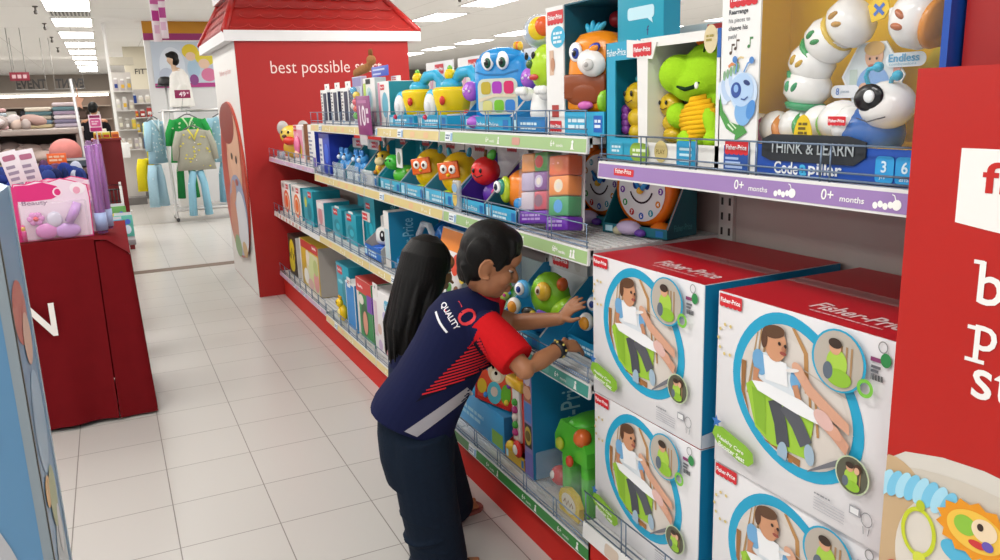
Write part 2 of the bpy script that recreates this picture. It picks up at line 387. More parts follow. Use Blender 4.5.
# ================================================================ near red column with its sign board
def near_column():
    t = thing('sign_column', 'red end column with large white lettered board at right edge', 'display column')
    mb = MB(); mb.box(1.22, 1.9, -.35, .845, 0, 2.35, mat('a51a17', .4, .04, 6)); mb.build('column_body', t)
    mb = MB(); X = 1.12; yl, yr = .845, -.3
    mb.box(X, X + .012, yr, yl, 0, 1.577, mat('b81a10', .42, .03, 8))
    for y in (yl - .02, yr + .02): mb.box(X + .012, 1.22, y - .008, y + .008, 0, 1.575, mat('c41f14', .4))
    g = frame((X, yl, 0), (0, -1, 0), (0, 0, 1), (-1, 0, 0)); wm = mat('f3f0ec', .45)
    P = [(.082, 1.461), (.082, 1.352)] + [(.082 + .46 * k / 12, 1.352 - .018 * math.sin(PI * k / 12)) for k in range(1, 12)] + [(.542, 1.352), (.542, 1.461)]
    mb.poly(g, P, wm, 1); mb.text(g, 'fisher-price', .118, 1.385, .058, mat('c4231b', .4), 2, w=.39, bold=.02)
    for i, (s, h, v) in enumerate((('best', .064, 1.2365), ('possible', .074, 1.150), ('start', .055, 1.0935))): mb.text(g, s, .127 + .003 * i, v, h, wm, 2, bold=.008)
    for u, v, w_ in ((.118, 1.2955, .016), (.118, 1.197, .016), (.118, 1.1475, .03)): mb.rect(g, u, v, u + w_, v + .006, wm, 2)
    mb.build('sign_board', t)
    # round photograph, cut by the board's left edge
    mb = MB(); cy, cz, R = .165, .56, .425
    def pic(u, v, ru, rv, c, l, a=0):
        ca, sa = math.cos(math.radians(a)), math.sin(math.radians(a)); P = []
        for k in range(40):
            th = 2 * PI * k / 40; x, y = ru * math.cos(th), rv * math.sin(th); P.append((max(.001, u + x * ca - y * sa), v + x * sa + y * ca))
        mb.poly(g, P, mat(c, .35), l)
    pic(cy, cz, R, R, 'd8d2c8', 1); pic(cy + .0, cz + .31, .22, .085, 'cfc6b8', 2); pic(.03, .8, .09, .15, 'c9ab84', 2, 10); pic(.13, .80, .10, .12, 'ded6ca', 3)
    pic(.10, .55, .12, .06, '23a6c8', 3); pic(.24, .74, .22, .06, 'e9e2d6', 3, 6); pic(.20, .70, .20, .05, 'c9bba6', 4, 5); pic(.24, .86, .06, .05, '9fd0de', 3, -10)
    for k in range(9):   # twisted blue gingham arch
        pic(.005 + .016 * k, .898 + .012 * math.sin(k * .35), .011, .027, '7cc6e6' if k % 2 else 'aadcf0', 5, -20)
    for k in range(6): pic(.14 + .05 * k, .835 - .004 * k, .03, .018, '57b6da', 4, -8)
    mb.ring(g, .072, .838, .028, .04, .007, mat('c9d32e', .35), 7); pic(.072, .885, .008, .01, 'b8c52a', 7); pic(.078, .792, .012, .013, 'd6dc4a', 7)
    pic(.072, .705, .044, .06, '49b4d6', 6, 10); pic(.068, .64, .05, .045, '3da6cc', 5); pic(.033, .735, .022, .032, 'd8493e', 7, -10); pic(.115, .715, .02, .03, 'd8493e', 7, 15)
    pic(.06, .722, .006, .008, '22323c', 8); pic(.085, .718, .006, .008, '22323c', 8); pic(.075, .68, .012, .03, '69c4e0', 8, 15); pic(.067, .64, .02, .006, 'e8e27a', 8, 20)
    c = (.165, .886)                      # sunny round toy with a zigzag rim
    Z = [(c[0] + (.066 if k % 2 else .056) * math.cos(2 * PI * k / 28), c[1] + (.048 if k % 2 else .04) * math.sin(2 * PI * k / 28)) for k in range(28)]
    mb.poly(g, Z, mat('e9971d', .4), 8); pic(*c, .046, .032, 'f2c34c', 9); pic(c[0] - .016, c[1] + .004, .018, .016, '8fc241', 10); pic(c[0] + .014, c[1] + .008, .02, .018, 'f1d9b6', 10); pic(c[0] + .006, c[1] - .018, .014, .006, 'cf3b3a', 11)
    pic(c[0] + .022, c[1] - .014, .009, .008, '6a57b0', 11); pic(c[0] + .008, c[1] + .012, .005, .006, '3a2a20', 11)
    mb.build('round_photo', t)
near_column()

# ================================================================ gondola shelving
FX = 1.18           # shelf front plane
BX = 1.645          # back panel plane
YB = [.86, 1.868, 2.955, 4.05, 5.16, 6.74]
lipC = {'yel': 'dcc98a', 'grn': 'a3c387', 'dgrn': '3f8a44', 'teal': '4f9f92', 'pur': '9a7bb4', 'wht': 'd9d6d2', 'lil': 'c7a9c6'}
def baby(mb, g, u, v, s, m):
    mb.oval(g, u, v + .8 * s, .22 * s, .2 * s, m, 2, n=10); mb.poly(g, [(u - .2 * s, v + .6 * s), (u + .15 * s, v + .6 * s), (u + .25 * s, v + .1 * s), (u + .5 * s, v), (u - .4 * s, v), (u - .25 * s, v + .25 * s)], m, 2)
def shelf(parent, y0, y1, z, style, fx=FX, ye=None, lip=.047, guard=True, deck=False, gh=.07):
    """flat white deck, sloped front ticket strip with its inserts, and a low wire guard"""
    y1 = ye or y1; w = y1 - y0 - .006; T = Mx.Translation((fx, y1 - .003, z)) @ Mx.Rotation(-PI / 2, 4, 'Z')   # local x to the right (-Y), y into the shelf
    mb = MB(); mb.T = T; d = BX - fx; wm = mat('d9d8d6', .4, .02, 9)
    mb.box(0, w, .004, d, -.022, -.004, wm)
    n = int(w / .03)
    for i in range(0, 16): mb.box(0.01, w - .01, .02 + i * .026, .026 + i * .026, -.004, -.001, mat('bcbcbc', .4))
    mb.box(0, w, 0, .01, -.03, -.004, wm); so = mb.build('shelf', parent)
    mb = MB(); mb.T = T
    mb.prism([(0, .0), (.014, .0), (.004, -lip), (-.004, -lip)], lambda a, b, c: V((c, a - .006, b)), 0, w, mat('e3e2e0', .35))
    g = frame((0, -.0105 + .004, 0), (1, 0, 0), (0, -.1, 1), (0, -1, 0)); g = frame((0, -.0105, -lip), (1, 0, 0), (0, .1, 1), (0, -1, -.0))
    c = lipC[style]; hh = lip; lo, hi = hh * .1, hh * .86
    if style != 'wht': mb.rect(g, .004, lo, w - .004, hi, mat(c, .35), 1)
    wm2 = mat('f4f4f0', .4)
    if style == 'pur':
        mb.rrect(g, .078, lo + .008, .165, hi - .008, mat(FPR), 2, .2); mb.text(g, 'Fisher-Price', .085, lo + .014, .012, wm2, 3, w=.07)
        for u in (.525, .755):
            mb.text(g, '0+', u, lo + .009, .02, wm2, 2); mb.text(g, 'months', u + .043, lo + .0095, .0105, wm2, 2, w=.052)
            for k in range(4): mb.oval(g, u + .118 + k * .01, lo + .01 + .003 * (k % 2), .0052, .006, wm2, 2, 20, n=12)
            mb.oval(g, u + .16, lo + .014, .009, .009, wm2, 2, n=14); mb.band(g, [(u + .157, lo + .022), (u + .154, lo + .029), (u + .149, lo + .031)], .0018, wm2, 2)
    elif style == 'wht':
        for k in range(4): u = .12 + .24 * k; mb.rrect(g, u, lo, u + .07, hi, mat('cbb9a8'), 2); mb.oval(g, u + .15, (lo + hi) / 2, .03, .013, mat('c65a56'), 2); mb.text(g, 'Fisher-Price', u + .128, (lo + hi) / 2 - .004, .008, wm2, 3, w=.044)
    else:
        rr = random.Random(int(y0 * 100 + z * 1000)); u = .06
        while u < w - .12:
            k = rr.random()
            if k < .3: mb.rrect(g, u, lo + .006, u + .055, hi - .006, mat({'yel': 'e6bd90', 'grn': 'cf9a8a', 'dgrn': '6aa56a', 'teal': '6fb0a6'}.get(style, 'd9a9b0')), 2, .3); u += .16
            elif k < .6 : mb.rect(g, u, lo + .002, u + .075, hi, mat('eef3f6'), 2); mb.bars(g, u + .008, lo + .02, .04, .006, 2, mat('5a7090'), 3); mb.rect(g, u + .055, lo + .004, u + .073, hi - .004, mat('8fb8dc'), 3); u += .17
            else: u += .1
            if rr.random() < .45 and u < w - .16: mb.text(g, '6+', u, lo + .009, .018, wm2, 2); mb.text(g, 'months', u + .032, lo + .009, .009, wm2, 2); baby(mb, g, u + .1, lo + .005, .024, wm2); u += .2
        if style in ('grn', 'teal', 'dgrn'): mb.text(g, '6+', w - .2, lo + .01, .018, wm2, 2); mb.text(g, 'months', w - .165, lo + .01, .009, wm2, 2); baby(mb, g, w - .075, lo + .005, .026, wm2)
    mb.build('ticket_strip', so)
    if guard:
        mb = MB(); mb.T = T; wr = mat('6f8096', .35, metal=.6); r = .0022; y = -.004
        for zz in (gh, gh * .28): mb.tube([(.005, y, zz), (w - .005, y, zz)], r, wr, n=6)
        mb.tube([(.005, y, .006), (w - .005, y, .006)], r, wr, n=6)
        nn = max(3, round(w / .2))
        for i in range(nn + 1):
            xx = .012 + (w - .024) * i / nn
            for dx in ((-.011, .011) if 0 < i < nn else (0,)): mb.tube([(xx + dx, y, -.002), (xx + dx, y, gh)], r * .9, wr, n=6)
        mb.build('wire_guard', so)
    return so
def bay(i, label, shelves, kick='cb261d'):
    y0, y1 = YB[i], YB[i + 1]
    t = thing('shelving_unit', label, 'shelves', (0, 0, 0), 0, 'toy shelving bays')
    ht = 1.6 if i < 4 else 1.3
    mb = MB(); mb.box(BX, BX + .02, y0 + .002, y1 - .002, .04, ht, mat('b9aca6', .5, .04, 5)); mb.build('back_panel', t)
    for yy in ([y1 - .034] if i else [y1 - .034, y0 + .034]):
        mb = MB(); mb.box(BX - .012, BX - .0005, yy - .03, yy + .03, .04, ht, mat('d9d6d0', .4))
        z = .1
        while z < ht - .05:
            for dy in (-.016, .016): mb.box(BX - .0135, BX - .0118, yy + dy - .004, yy + dy + .004, z, z + .022, mat('33302e', .6))
            z += .045
        mb.build('upright', t)
    for z, st, kw in shelves: shelf(t, y0, y1, z, st, **kw)
    kx = FX + .02 if i else FX - .018; mb = MB(); mb.box(kx, kx + .012, y0 + .001, y1 - .001, 0, .17 if i else .262, mat(kick, .6, .04, 10, spec=.25))
    if not i: mb.box(kx, FX + .4, y1 - .012, y1 - .001, 0, .285, mat(kick, .6, .04, 10, spec=.25)); mb.box(FX + .032, BX, y0 + .001, y1 - .001, .02, .05, mat('55504e'))
    mb.build('kick_plate', t)
ZA, ZB, ZC, ZD = 1.447, 1.135, .735, .2
bay(0, 'nearest shelving bay holding big red topped boxes under a purple strip', [(1.385, 'pur', dict(lip=.045, ye=1.82, gh=.068)), (.31, 'wht', dict(lip=.05, fx=FX - .03, gh=.1))], 'c6241b')
bay(1, 'shelving bay with green strips that the boy reaches into', [(ZA, 'grn', {}), (ZB, 'grn', {}), (ZC, 'teal', dict(gh=.05)), (ZD, 'dgrn', {})])
bay(2, 'shelving bay with yellow strips behind the long haired girl', [(ZA, 'yel', {}), (ZB, 'yel', {}), (ZC, 'yel', {}), (ZD, 'yel', {})])
bay(3, 'farther shelving bay with yellow strips and a hanging price card', [(ZA, 'yel', {}), (ZB, 'yel', {}), (ZC, 'yel', {}), (ZD, 'yel', {})])
bay(4, 'low end shelving bay with pale strips against the red column', [(1.165, 'lil', dict(lip=.035)), (.72, 'wht', dict(lip=.035)), (.215, 'lil', dict(lip=.035))])
# ================================================================ products (local: x right, y into the shelf, z up, front at y = 0)
def turn(cx, cy, a): return Mx.Translation((cx, cy, 0)) @ Mx.Rotation(math.radians(a), 4, 'Z') @ Mx.Translation((-cx, -cy, 0))
def put(name, label, cat, X, Y, Z, rz=0, group=None): return thing(name, label, cat, (X, Y, Z), rz - 90, group)
gl = lambda c, r=.25: mat(c, r, spec=.5)           # glossy moulded plastic
pr = lambda c: mat(c, .42)                          # printed card
def eye(mb, c, r, iris='2a4fa0', dx=0, dz=0, tilt=1.0):
    mb.ell(c, (r, r * .45, r * 1.2), gl('ffffff')); mb.ell((c[0] + dx, c[1] - r * .3, c[2] + dz), (r * .55, r * .3, r * .7), gl(iris)); mb.ell((c[0] + dx, c[1] - r * .5, c[2] + dz), (r * .3, r * .2, r * .4), gl('0c0c10'))
    mb.ell((c[0] + dx - r * .15, c[1] - r * .64, c[2] + dz + r * .22), r * .1, gl('ffffff'), n=8, m=6)
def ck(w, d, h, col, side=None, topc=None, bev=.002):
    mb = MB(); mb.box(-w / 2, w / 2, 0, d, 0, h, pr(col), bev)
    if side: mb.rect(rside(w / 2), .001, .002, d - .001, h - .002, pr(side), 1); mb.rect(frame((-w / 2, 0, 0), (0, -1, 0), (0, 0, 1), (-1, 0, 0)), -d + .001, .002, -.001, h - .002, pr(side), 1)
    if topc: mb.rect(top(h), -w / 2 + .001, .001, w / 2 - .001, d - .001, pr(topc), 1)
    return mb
def tray(t, w, d, hb, hf, col, inner=None, back=None, sidecol=None, name='tray', text=None, logo=True, cut=.9):
    """open display tray: tall back card, low front lip, sides cut on the slant"""
    mb = MB(); c = pr(col); sc = pr(sidecol or col); ic = pr(inner or col); th = .004
    mb.box(-w / 2, w / 2, 0, d, 0, th, ic); mb.box(-w / 2, w / 2, 0, th, 0, hf, c)
    mb.box(-w / 2, w / 2, d - th, d, 0, hb, pr(back or 'eeeae6'))
    for s in (-1, 1): mb.prism([(0, 0), (d, 0), (d, hb * cut), (d * .86, hb * cut), (.0, hf)], frame((s * w / 2, 0, 0), (0, 1, 0), (0, 0, 1), (1, 0, 0)), -.002, .002, sc)
    r = rside(w / 2 + .002); mb.band(r, [(0, hf), (d * .86, hb * cut)], .006, pr('e8e6e2'), 1)
    if text == 'Fisher-Price': mb.text(front(), text, 0, hf * .3, hf * .34, pr('e8f4fa'), 1, al='c', w=w * .5)
    elif text: mb.bars(front(), -w * .24, hf * .5, w * .46, hf * .16, 2, pr('d4ecf6'), 1)
    mb.rect(front(), -w * .46, hf * .2, -w * .34, hf * .8, pr('bfe6f4'), 1); mb.rect(front(), w * .34, hf * .2, w * .45, hf * .8, pr('1c74bd'), 1)
    if logo: mb.fp(front(d - th), -w * .16, hb - w * .17, w * .32, 1)
    return mb.build(name, t)

# ---- row A, farthest bay: slim packs
def slim(Y, lab):
    t = put('toothbrush_pack', lab, 'pack', 1.215, Y, ZA + .0005, 0, 'white and navy slim packs'); w, d, h = .15, .05, .2
    mb = ck(w, d, h, 'ecebea', 'e6e6e6'); f = front()
    mb.rect(f, -.01, .02, w / 2 - .008, h - .02, pr('1d2748'), 1); mb.rect(rside(w / 2), .004, .02, d - .003, h - .015, pr('1b2342'), 2)
    for k in range(9): mb.rect(f, -w / 2 + .012, .03 + k * .018, -w / 2 + .03 + .022 * ((k * 7) % 3) / 2, .038 + k * .018, pr('56565c'), 1)
    mb.oval(f, -.045, .016, .012, .008, pr('2a8fc0'), 1); mb.build('carton', t)
    mb = MB(); mb.box(-.05, .05, .022, .026, h, h + .035, pr('f0efee'), .001); mb.oval(front(.022), 0, h + .018, .01, .006, pr('77777a'), 1); mb.build('hang_tab', t)
for y, l in ((4.93, 'white and navy slim pack at the far left end of the top shelf'), (4.69, 'white and navy slim pack, middle one of three on the top shelf'), (4.46, 'white and navy slim pack beside the colourful blister pack')): slim(y, l)
t = put('blister_pack', 'pale blister pack with red, yellow and green toy beads on top shelf', 'pack', 1.215, 4.2, ZA + .0005)
mb = ck(.17, .03, .25, 'c9cfe0', 'b9a9c4'); f = front()
mb.rect(f, -.08, .2, .08, .245, pr('8d86b8'), 1); mb.build('backing_card', t)
mb = MB()
for k, (x, z, c) in enumerate(((0, .05, '57b53a'), (.01, .085, 'e8482e'), (0, .12, 'd83a54'), (.02, .155, YEL), (-.03, .18, SKYB), (-.04, .1, 'd9d3cf'))): mb.ell((x, -.012, z), (.03, .018, .02), gl(c), n=12, m=8)
mb.build('bead_rattle', t)
mb = MB(); mb.box(-.07, .07, -.034, -.001, .02, .2, clear(a=.12), .012); mb.build('clear_blister', t)
t = put('white_pack', 'white hanging pack with a black tab behind the purple price card', 'pack', 1.215, 3.99, ZA + .0005)
mb = ck(.2, .06, .235, 'e9e7e4', 'cfd6d2'); f = front(); mb.oval(f, 0, .12, .06, .07, pr('bfd9d8'), 1); mb.oval(f, .01, .13, .03, .04, pr('8bb6c8'), 2); mb.rect(f, -.095, .01, -.05, .21, pr('b9d45a'), 1); mb.oval(f, -.07, .07, .02, .03, pr('7fb84a'), 2); mb.rect(f, -.05, .205, .03, .23, pr('1a1a1c'), 1); mb.rect(f, .04, .02, .095, .07, pr('efb9c8'), 1)
mb.build('carton', t)
t = put('plush_giraffe', 'brown spotted plush toy lying on top of the far packs', 'soft toy', 1.215, 4.2, ZA + .262)
mb = MB(); br = mat('a9784c', .9, .25, 60); mb.tube([(-.16, .05, .015), (-.06, .05, .025), (.04, .05, .03), (.1, .05, .05)], [.02, .024, .022, .016], br, n=10); mb.ell((.12, .05, .065), (.032, .024, .026), br); mb.build('body', t)
mb = MB(); [mb.tube([(-.14 + .07 * k, .05, .012), (-.15 + .07 * k, .03, .0)], [.014, .01], br) for k in range(1)]; mb.build('foot', t)
for dx in (0, .03): mb = MB(); mb.ell((.1 + dx, .05, .1), (.008, .008, .022), mat('8c5d3a', .9), n=8, m=6); mb.build('horn', t)
t = put('blue_card', 'small blue card lying on the white pack below the lettering', 'card', 1.235, 3.86, ZA + .2365, 0)
mb = MB(); mb.box(-.13, .13, 0, .004, .002, .05, pr('4a62c4'), .001); mb.rect(front(), -.11, .01, .02, .018, pr('c9d2f0'), 1); mb.rect(front(), -.11, .03, .08, .038, pr('c9d2f0'), 1); mb.box(-.12, -.1, .003, .04, .0, .003, pr('4a62c4')); mb.build('card', t)
t = put('teal_carton', 'teal box with white front edge left of the yellow elephant toys', 'box', 1.21, 3.745, ZA + .0005)
mb = ck(.17, .2, .21, 'eceae8', '1f93a6'); f = front(); mb.rect(f, -.08, .005, -.05, .205, pr('e59ab4'), 1); mb.oval(f, .02, .1, .045, .06, pr('6fb9cf'), 1); mb.fp(f, -.04, .17, .06); mb.build('carton', t)
mb = MB(); mb.box(-.05, .05, .06, .075, .21, .235, pr('f0eeec'), .001); mb.bars(front(.06), -.035, .224, .06, .005, 2, pr(FPR), 1); mb.build('card_flap', t)

# ---- yellow elephant toys in one tray each
def elephant(Y, lab):
    t = put('elephant_toy', lab, 'toy', 1.2, Y, ZA + .0005, 0, 'yellow elephant toys'); w = .33
    tray(t, w, .2, .285, .055, '25a7d3', inner='3fb5dc', back='f0ecec', text='blocks', logo=True, cut=.2)
    mb = MB(); f = front(.196)
    for u, v in ((-.1, .15), (.12, .17)): mb.oval(f, u, v, .03, .025, pr('e78fb4'), 3); mb.oval(f, u - .01, v + .04, .008, .025, pr('f0b6cc'), 3, 15); mb.oval(f, u + .012, v + .04, .008, .025, pr('f0b6cc'), 3, -15); mb.oval(f, u, v - .05, .028, .03, pr('b59ad8'), 3)
    mb.build('card_print', t)
    TT = turn(0, .1, 34) @ Mx.Translation((.0, .0, 0)) @ Mx.Scale(.92, 4)
    yl = gl('f6d414'); mb = MB(); mb.T = TT @ Mx.Translation((.0, .1, .03))
    mb.lathe([(.0, 0), (.055, .002), (.068, .02), (.08, .08), (.088, .13), (.086, .142), (.07, .148), (0, .148)], yl, n=24); mb.build('body', t)
    mb = MB(); mb.T = TT @ Mx.Translation((-.085, .064, .1)); b = gl('3cb4e0'); R = rotm(az=-12)
    mb.ell((0, 0, 0), (.05, .02, .072), b, R); mb.ell((-.004, -.012, -.002), (.037, .018, .056), gl('e9ecec'), R); mb.ell((-.006, -.022, -.01), (.02, .014, .032), gl('d8dce0'), R); mb.build('ear', t)
    mb = MB(); mb.T = TT; mb.ell((.0, .1, .185), (.05, .05, .035), b); mb.tube([(.02, .1, .2), (.05, .1, .238), (.1, .1, .243), (.128, .1, .215), (.128, .1, .15), (.12, .1, .12)], [.024, .026, .027, .026, .025, .022], b, n=12); mb.build('trunk', t)
    mb = MB(); mb.T = TT; mb.ell((.0, .09, .232), .026, yl); mb.ell((.0, .09, .258), (.012, .012, .014), gl('7cc242')); mb.build('rattle_knob', t)
    mb = MB(); mb.T = TT; mb.ell((.005, .01, .12), (.013, .012, .02), gl('dd3a2b')); mb.build('button', t)
    for c_, r_, k_ in (((-.12, .055, .05), .012, 'dd3a5a'), ((.11, .04, .06), (.014, .02, .02), 'dd3a2b'), ((.1, .02, .03), (.016, .016, .012), 'f08a1e')): mb = MB(); mb.T = TT; mb.ell(c_, r_, gl(k_)); mb.build('button', t)
elephant(3.48, 'yellow elephant toy with blue trunk beside the teal box'); elephant(3.1, 'yellow elephant toy with blue trunk, next to the blue monster')

# ---- blue monster activity toy
t = put('monster_toy', 'blue big-eyed monster activity toy in a slant sided tray', 'toy', 1.2, 2.573, ZA + .0005); w = .38
tray(t, w, .26, .29, .05, '23a4d2', inner='2aa9da', sidecol='2386c2', back='ece9e8', text='Fisher-Price', cut=.94)
TT = turn(0, .11, 30) @ Mx.Translation((-.05, .022, 0))
mb = MB(); mb.T = TT; b = gl('1f93dc'); mb.box(-.125, .105, .075, .16, .02, .265, b, .045); mb.ell((-.01, .11, .252), (.095, .05, .036), b)
f = front(.075); mb.rrect(f, -.095, .055, .075, .18, pr('d6dccb'), 1, .2)
for k, (u, v, c) in enumerate(((-.06, .148, 'c9b13a'), (-.012, .148, 'b43fc0'), (.038, .148, 'e0306c'), (-.055, .082, 'e0dc8a'), (-.005, .084, '7fc832'), (.042, .084, '3e8ad6'))): mb.rrect(f, u - .02, v - .022, u + .022, v + .022, gl(c), 3)
mb.band(f, [(-.09, .105), (-.02, .122), (.07, .118)], .012, gl('e6d7b8'), 4); mb.band(f, [(-.1, .205), (-.06, .194), (.02, .192), (.08, .205)], .006, pr('1b78b8'), 2)
mb.build('body', t)
for x in (-.045, .018):
    mb = MB(); mb.T = TT; eye(mb, (x, .07, .24), .0265, '11543c', .004, -.006); mb.build('eye', t)
for x, z, y in ((.13, .175, .07), (-.145, .14, .1)):
    mb = MB(); mb.T = TT; mb.ell((x, y, z), (.034, .03, .036), gl('b667d6')); [mb.ell((x - .012 + .012 * k, y - .028, z + .008 * (k % 2)), .005, gl('f3e3f8'), n=8, m=6) for k in range(3)]; mb.build('hand', t)
for x in (-.1, .075):
    mb = MB(); mb.T = TT; mb.ell((x, .06, .03), (.034, .033, .024), gl('b667d6')); mb.build('foot', t)
mb = MB(); mb.T = TT; [mb.ell((.05 + .009 * k, .11, .287), (.01, .012, .016), gl(c)) for k, c in enumerate(('f0c22e', 'e8742a', 'f0c22e'))]; mb.build('tuft', t)

# ---- green frog-like toy with ball top, in blue tray
t = put('green_ball_toy', 'green smiling toy with a striped ball on top and white hands', 'toy', 1.2, 2.258, ZA + .0005)
tray(t, .235, .2, .1, .05, '1c7fc0', inner='1a74b4', sidecol='1d78b4', back='1c6fb0', text='play', cut=.9, logo=False)
mb = MB(); g = gl('b4da2c'); mb.lathe([(0, .02), (.05, .02), (.058, .06), (.05, .12), (.03, .14)], gl('f0f0ee'), (.0, .07, 0)); mb.ell((.02, .055, .2), (.055, .05, .07), g, rotm(ay=12)); mb.build('body', t)
mb = MB(); mb.ell((.0, .006, .21), (.02, .006, .014), gl('37601c')); mb.ell((.02, .01, .17), (.028, .006, .01), gl('c4352c')); mb.ell((-.025, .01, .235), (.008, .006, .012), gl('1a1a1a')); mb.ell((.02, .01, .235), (.008, .006, .012), gl('1a1a1a')); mb.build('face', t)
mb = MB(); mb.ell((-.03, .06, .31), (.052, .05, .052), clear('dfeaf0', .55)); mb.ell((-.03, .06, .31), (.044, .042, .044), gl('2f7fd0')); mb.ell((-.005, .05, .315), (.03, .04, .038), gl('f2cf2a')); mb.ell((.02, .05, .322), (.026, .03, .03), gl('e5602a')); mb.build('ball_top', t)
for x in (-.045, .08):
    mb = MB(); mb.ell((x, .02, .12), (.03, .024, .022), gl('f4f4f2')); [mb.ell((x - .02 + .014 * k, .0, .13), (.01, .012, .014), gl('f4f4f2'), n=10, m=6) for k in range(4)]; mb.build('hand', t)
mb = MB()
mb.lathe([(.022, -.012), (.034, -.012), (.04, 0), (.034, .012), (.022, .012), (.018, 0), (.022, -.012)], gl('ecbc30'), (-.075, .12, .262), rotm(ax=90)); mb.build('teether_ring', t)

# ---- big open box with the orange toy
t = put('orange_toy_box', 'open white sided box holding an orange wide mouthed toy', 'boxed toy', 1.2, 1.978, ZA + .0005); w, d, h = .305, .2, .36
mb = MB(); L = -w / 2; c = pr('efeeec'); it = pr('12586a')
mb.box(L, L + .1, -.004, 0, 0, h, c); mb.box(L, L + .005, 0, d, 0, h, c); mb.box(L, w / 2, d - .004, d, 0, h, it); mb.box(L, w / 2, 0, d, h - .004, h, it); mb.box(w / 2 - .004, w / 2, 0, d, 0, .065, pr('2aa8d4')); mb.box(L, w / 2, 0, d, 0, .004, it)
mb.box(L + .1, L + .104, 0, d * .96, .06, h - .004, it); mb.box(L + .1, w / 2, -.003, .001, 0, .065, pr('2aa8d4'))
f = front(-.004); mb.fp(f, L + .012, h - .05, .09); mb.oval(f, L + .07, h - .085, .04, .03, pr('39b2d8'), 1); mb.bars(f, L + .045, h - .078, .05, .007, 3, pr('e6f4f9'), 2)
mb.rect(f, L + .02, .17, L + .045, .24, pr('d9b8a0'), 1); mb.oval(f, L + .04, .2, .012, .02, pr('c08a6a'), 2); mb.rect(f, L + .03, .05, L + .07, .085, pr('b03a34'), 1); mb.fp(f, L + .01, .008, .075)
mb.bars(front(-.003), L + .12, .036, .09, .01, 2, pr('dff2fa'), 1); mb.rect(front(-.003), w / 2 - .05, .01, w / 2 - .008, .055, pr('1f63c0'), 1); mb.bars(front(-.003), w / 2 - .044, .036, .03, .008, 2, pr('e4effa'), 2)
mb.build('carton', t)
TT = turn(.045, .085, 22) @ Mx.Translation((.015, .0, 0))
mb = MB(); o = gl('f0901c'); mb.T = TT
rings = []
for z, rx, ry in ((.062, .085, .05), (.075, .098, .06), (.14, .095, .062), (.2, .088, .062), (.25, .076, .056), (.275, .055, .042), (.283, .02, .02)):
    rings.append([V((rx * (abs(math.cos(a)) ** .7) * (1 if math.cos(a) > 0 else -1), .085 + ry * (abs(math.sin(a)) ** .7) * (1 if math.sin(a) > 0 else -1), z)) for a in [2 * PI * k / 28 for k in range(28)]])
mb.loft(rings, o); mb.build('body', t)
mb = MB(); mb.T = TT; mb.ell((-.01, .03, .118), (.078, .012, .04), gl('8a3f12')); mb.box(-.082, .06, .02, .032, .1, .168, gl('8a3f12'), .01); mb.build('mouth', t)
mb = MB(); mb.T = TT; mb.ell((.02, .014, .195), (.046, .026, .036), gl('f2efec'), rotm(ay=20)); mb.ell((.026, -.01, .19), (.018, .01, .016), gl('dedad6')); mb.ell((.026, -.018, .19), (.008, .006, .007), gl('b9b2ae')); mb.build('muzzle', t)
mb = MB(); mb.T = TT; eye(mb, (-.04, .024, .228), .022, '24409c', .004, -.004); mb.build('eye', t); mb = MB(); mb.T = TT; mb.ell((.028, .018, .235), (.02, .008, .012), gl('2a3fa6'), rotm(ay=-20)); mb.ell((.028, .012, .231), (.018, .008, .009), o, rotm(ay=-20)); mb.build('winking_eye', t)
mb = MB(); mb.T = TT; [mb.ell((-.03 + .014 * k, .075, .288 + .005 * (k % 2)), (.008, .01, .02), gl('3bb6dc'), rotm(ay=-25 + 25 * k)) for k in range(4)]; mb.build('hair_tuft', t)
mb = MB(); mb.T = TT; mb.ell((-.005, .02, .082), (.026, .01, .012), gl('d465b4')); mb.ell((.05, .022, .085), (.01, .008, .016), gl('e9e4e0')); mb.build('button', t)
for x in (-.06, .088):
    mb = MB(); mb.lathe([(0, -.012), (.036, -.012), (.04, -.006), (.04, .006), (.036, .012), (0, .012)], gl('8fcb2e'), (x, .06, .09), rotm(ay=90), 16); mb.build('wheel', t)
for x, z, c in ((-.01, .318, 'c92f38'), (.035, .312, '2f66c8'), (.08, .325, 'd6a02c'), (.115, .3, '46506a')):
    mb = MB(); mb.ell((x, .15, z), .024, gl(c)); mb.build('play_ball', t)

t = put('teal_box', 'teal box with red logo standing on top of the dinosaur box', 'box', 1.215, 1.693, 1.6865)
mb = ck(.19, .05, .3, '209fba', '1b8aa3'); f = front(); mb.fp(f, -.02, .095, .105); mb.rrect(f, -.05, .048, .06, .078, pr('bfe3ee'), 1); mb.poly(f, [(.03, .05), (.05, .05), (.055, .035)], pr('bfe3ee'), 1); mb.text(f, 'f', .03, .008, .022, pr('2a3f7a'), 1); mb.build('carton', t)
t = put('white_red_box', 'white box with a red corner behind the dinosaur box', 'box', 1.4, 1.66, 1.3858)
mb = ck(.28, .18, .34, 'dcd9d6', 'cfccc8'); f = front(); mb.rect(f, -.0, .26, .135, .335, pr('c62f28'), 1); mb.rect(f, .0, .16, .135, .26, pr('b92c26'), 1); mb.oval(f, -.05, .285, .05, .03, pr('7a4a34'), 1, 15); mb.oval(f, -.02, .29, .02, .02, pr('b9c23a'), 2); mb.build('carton', t)

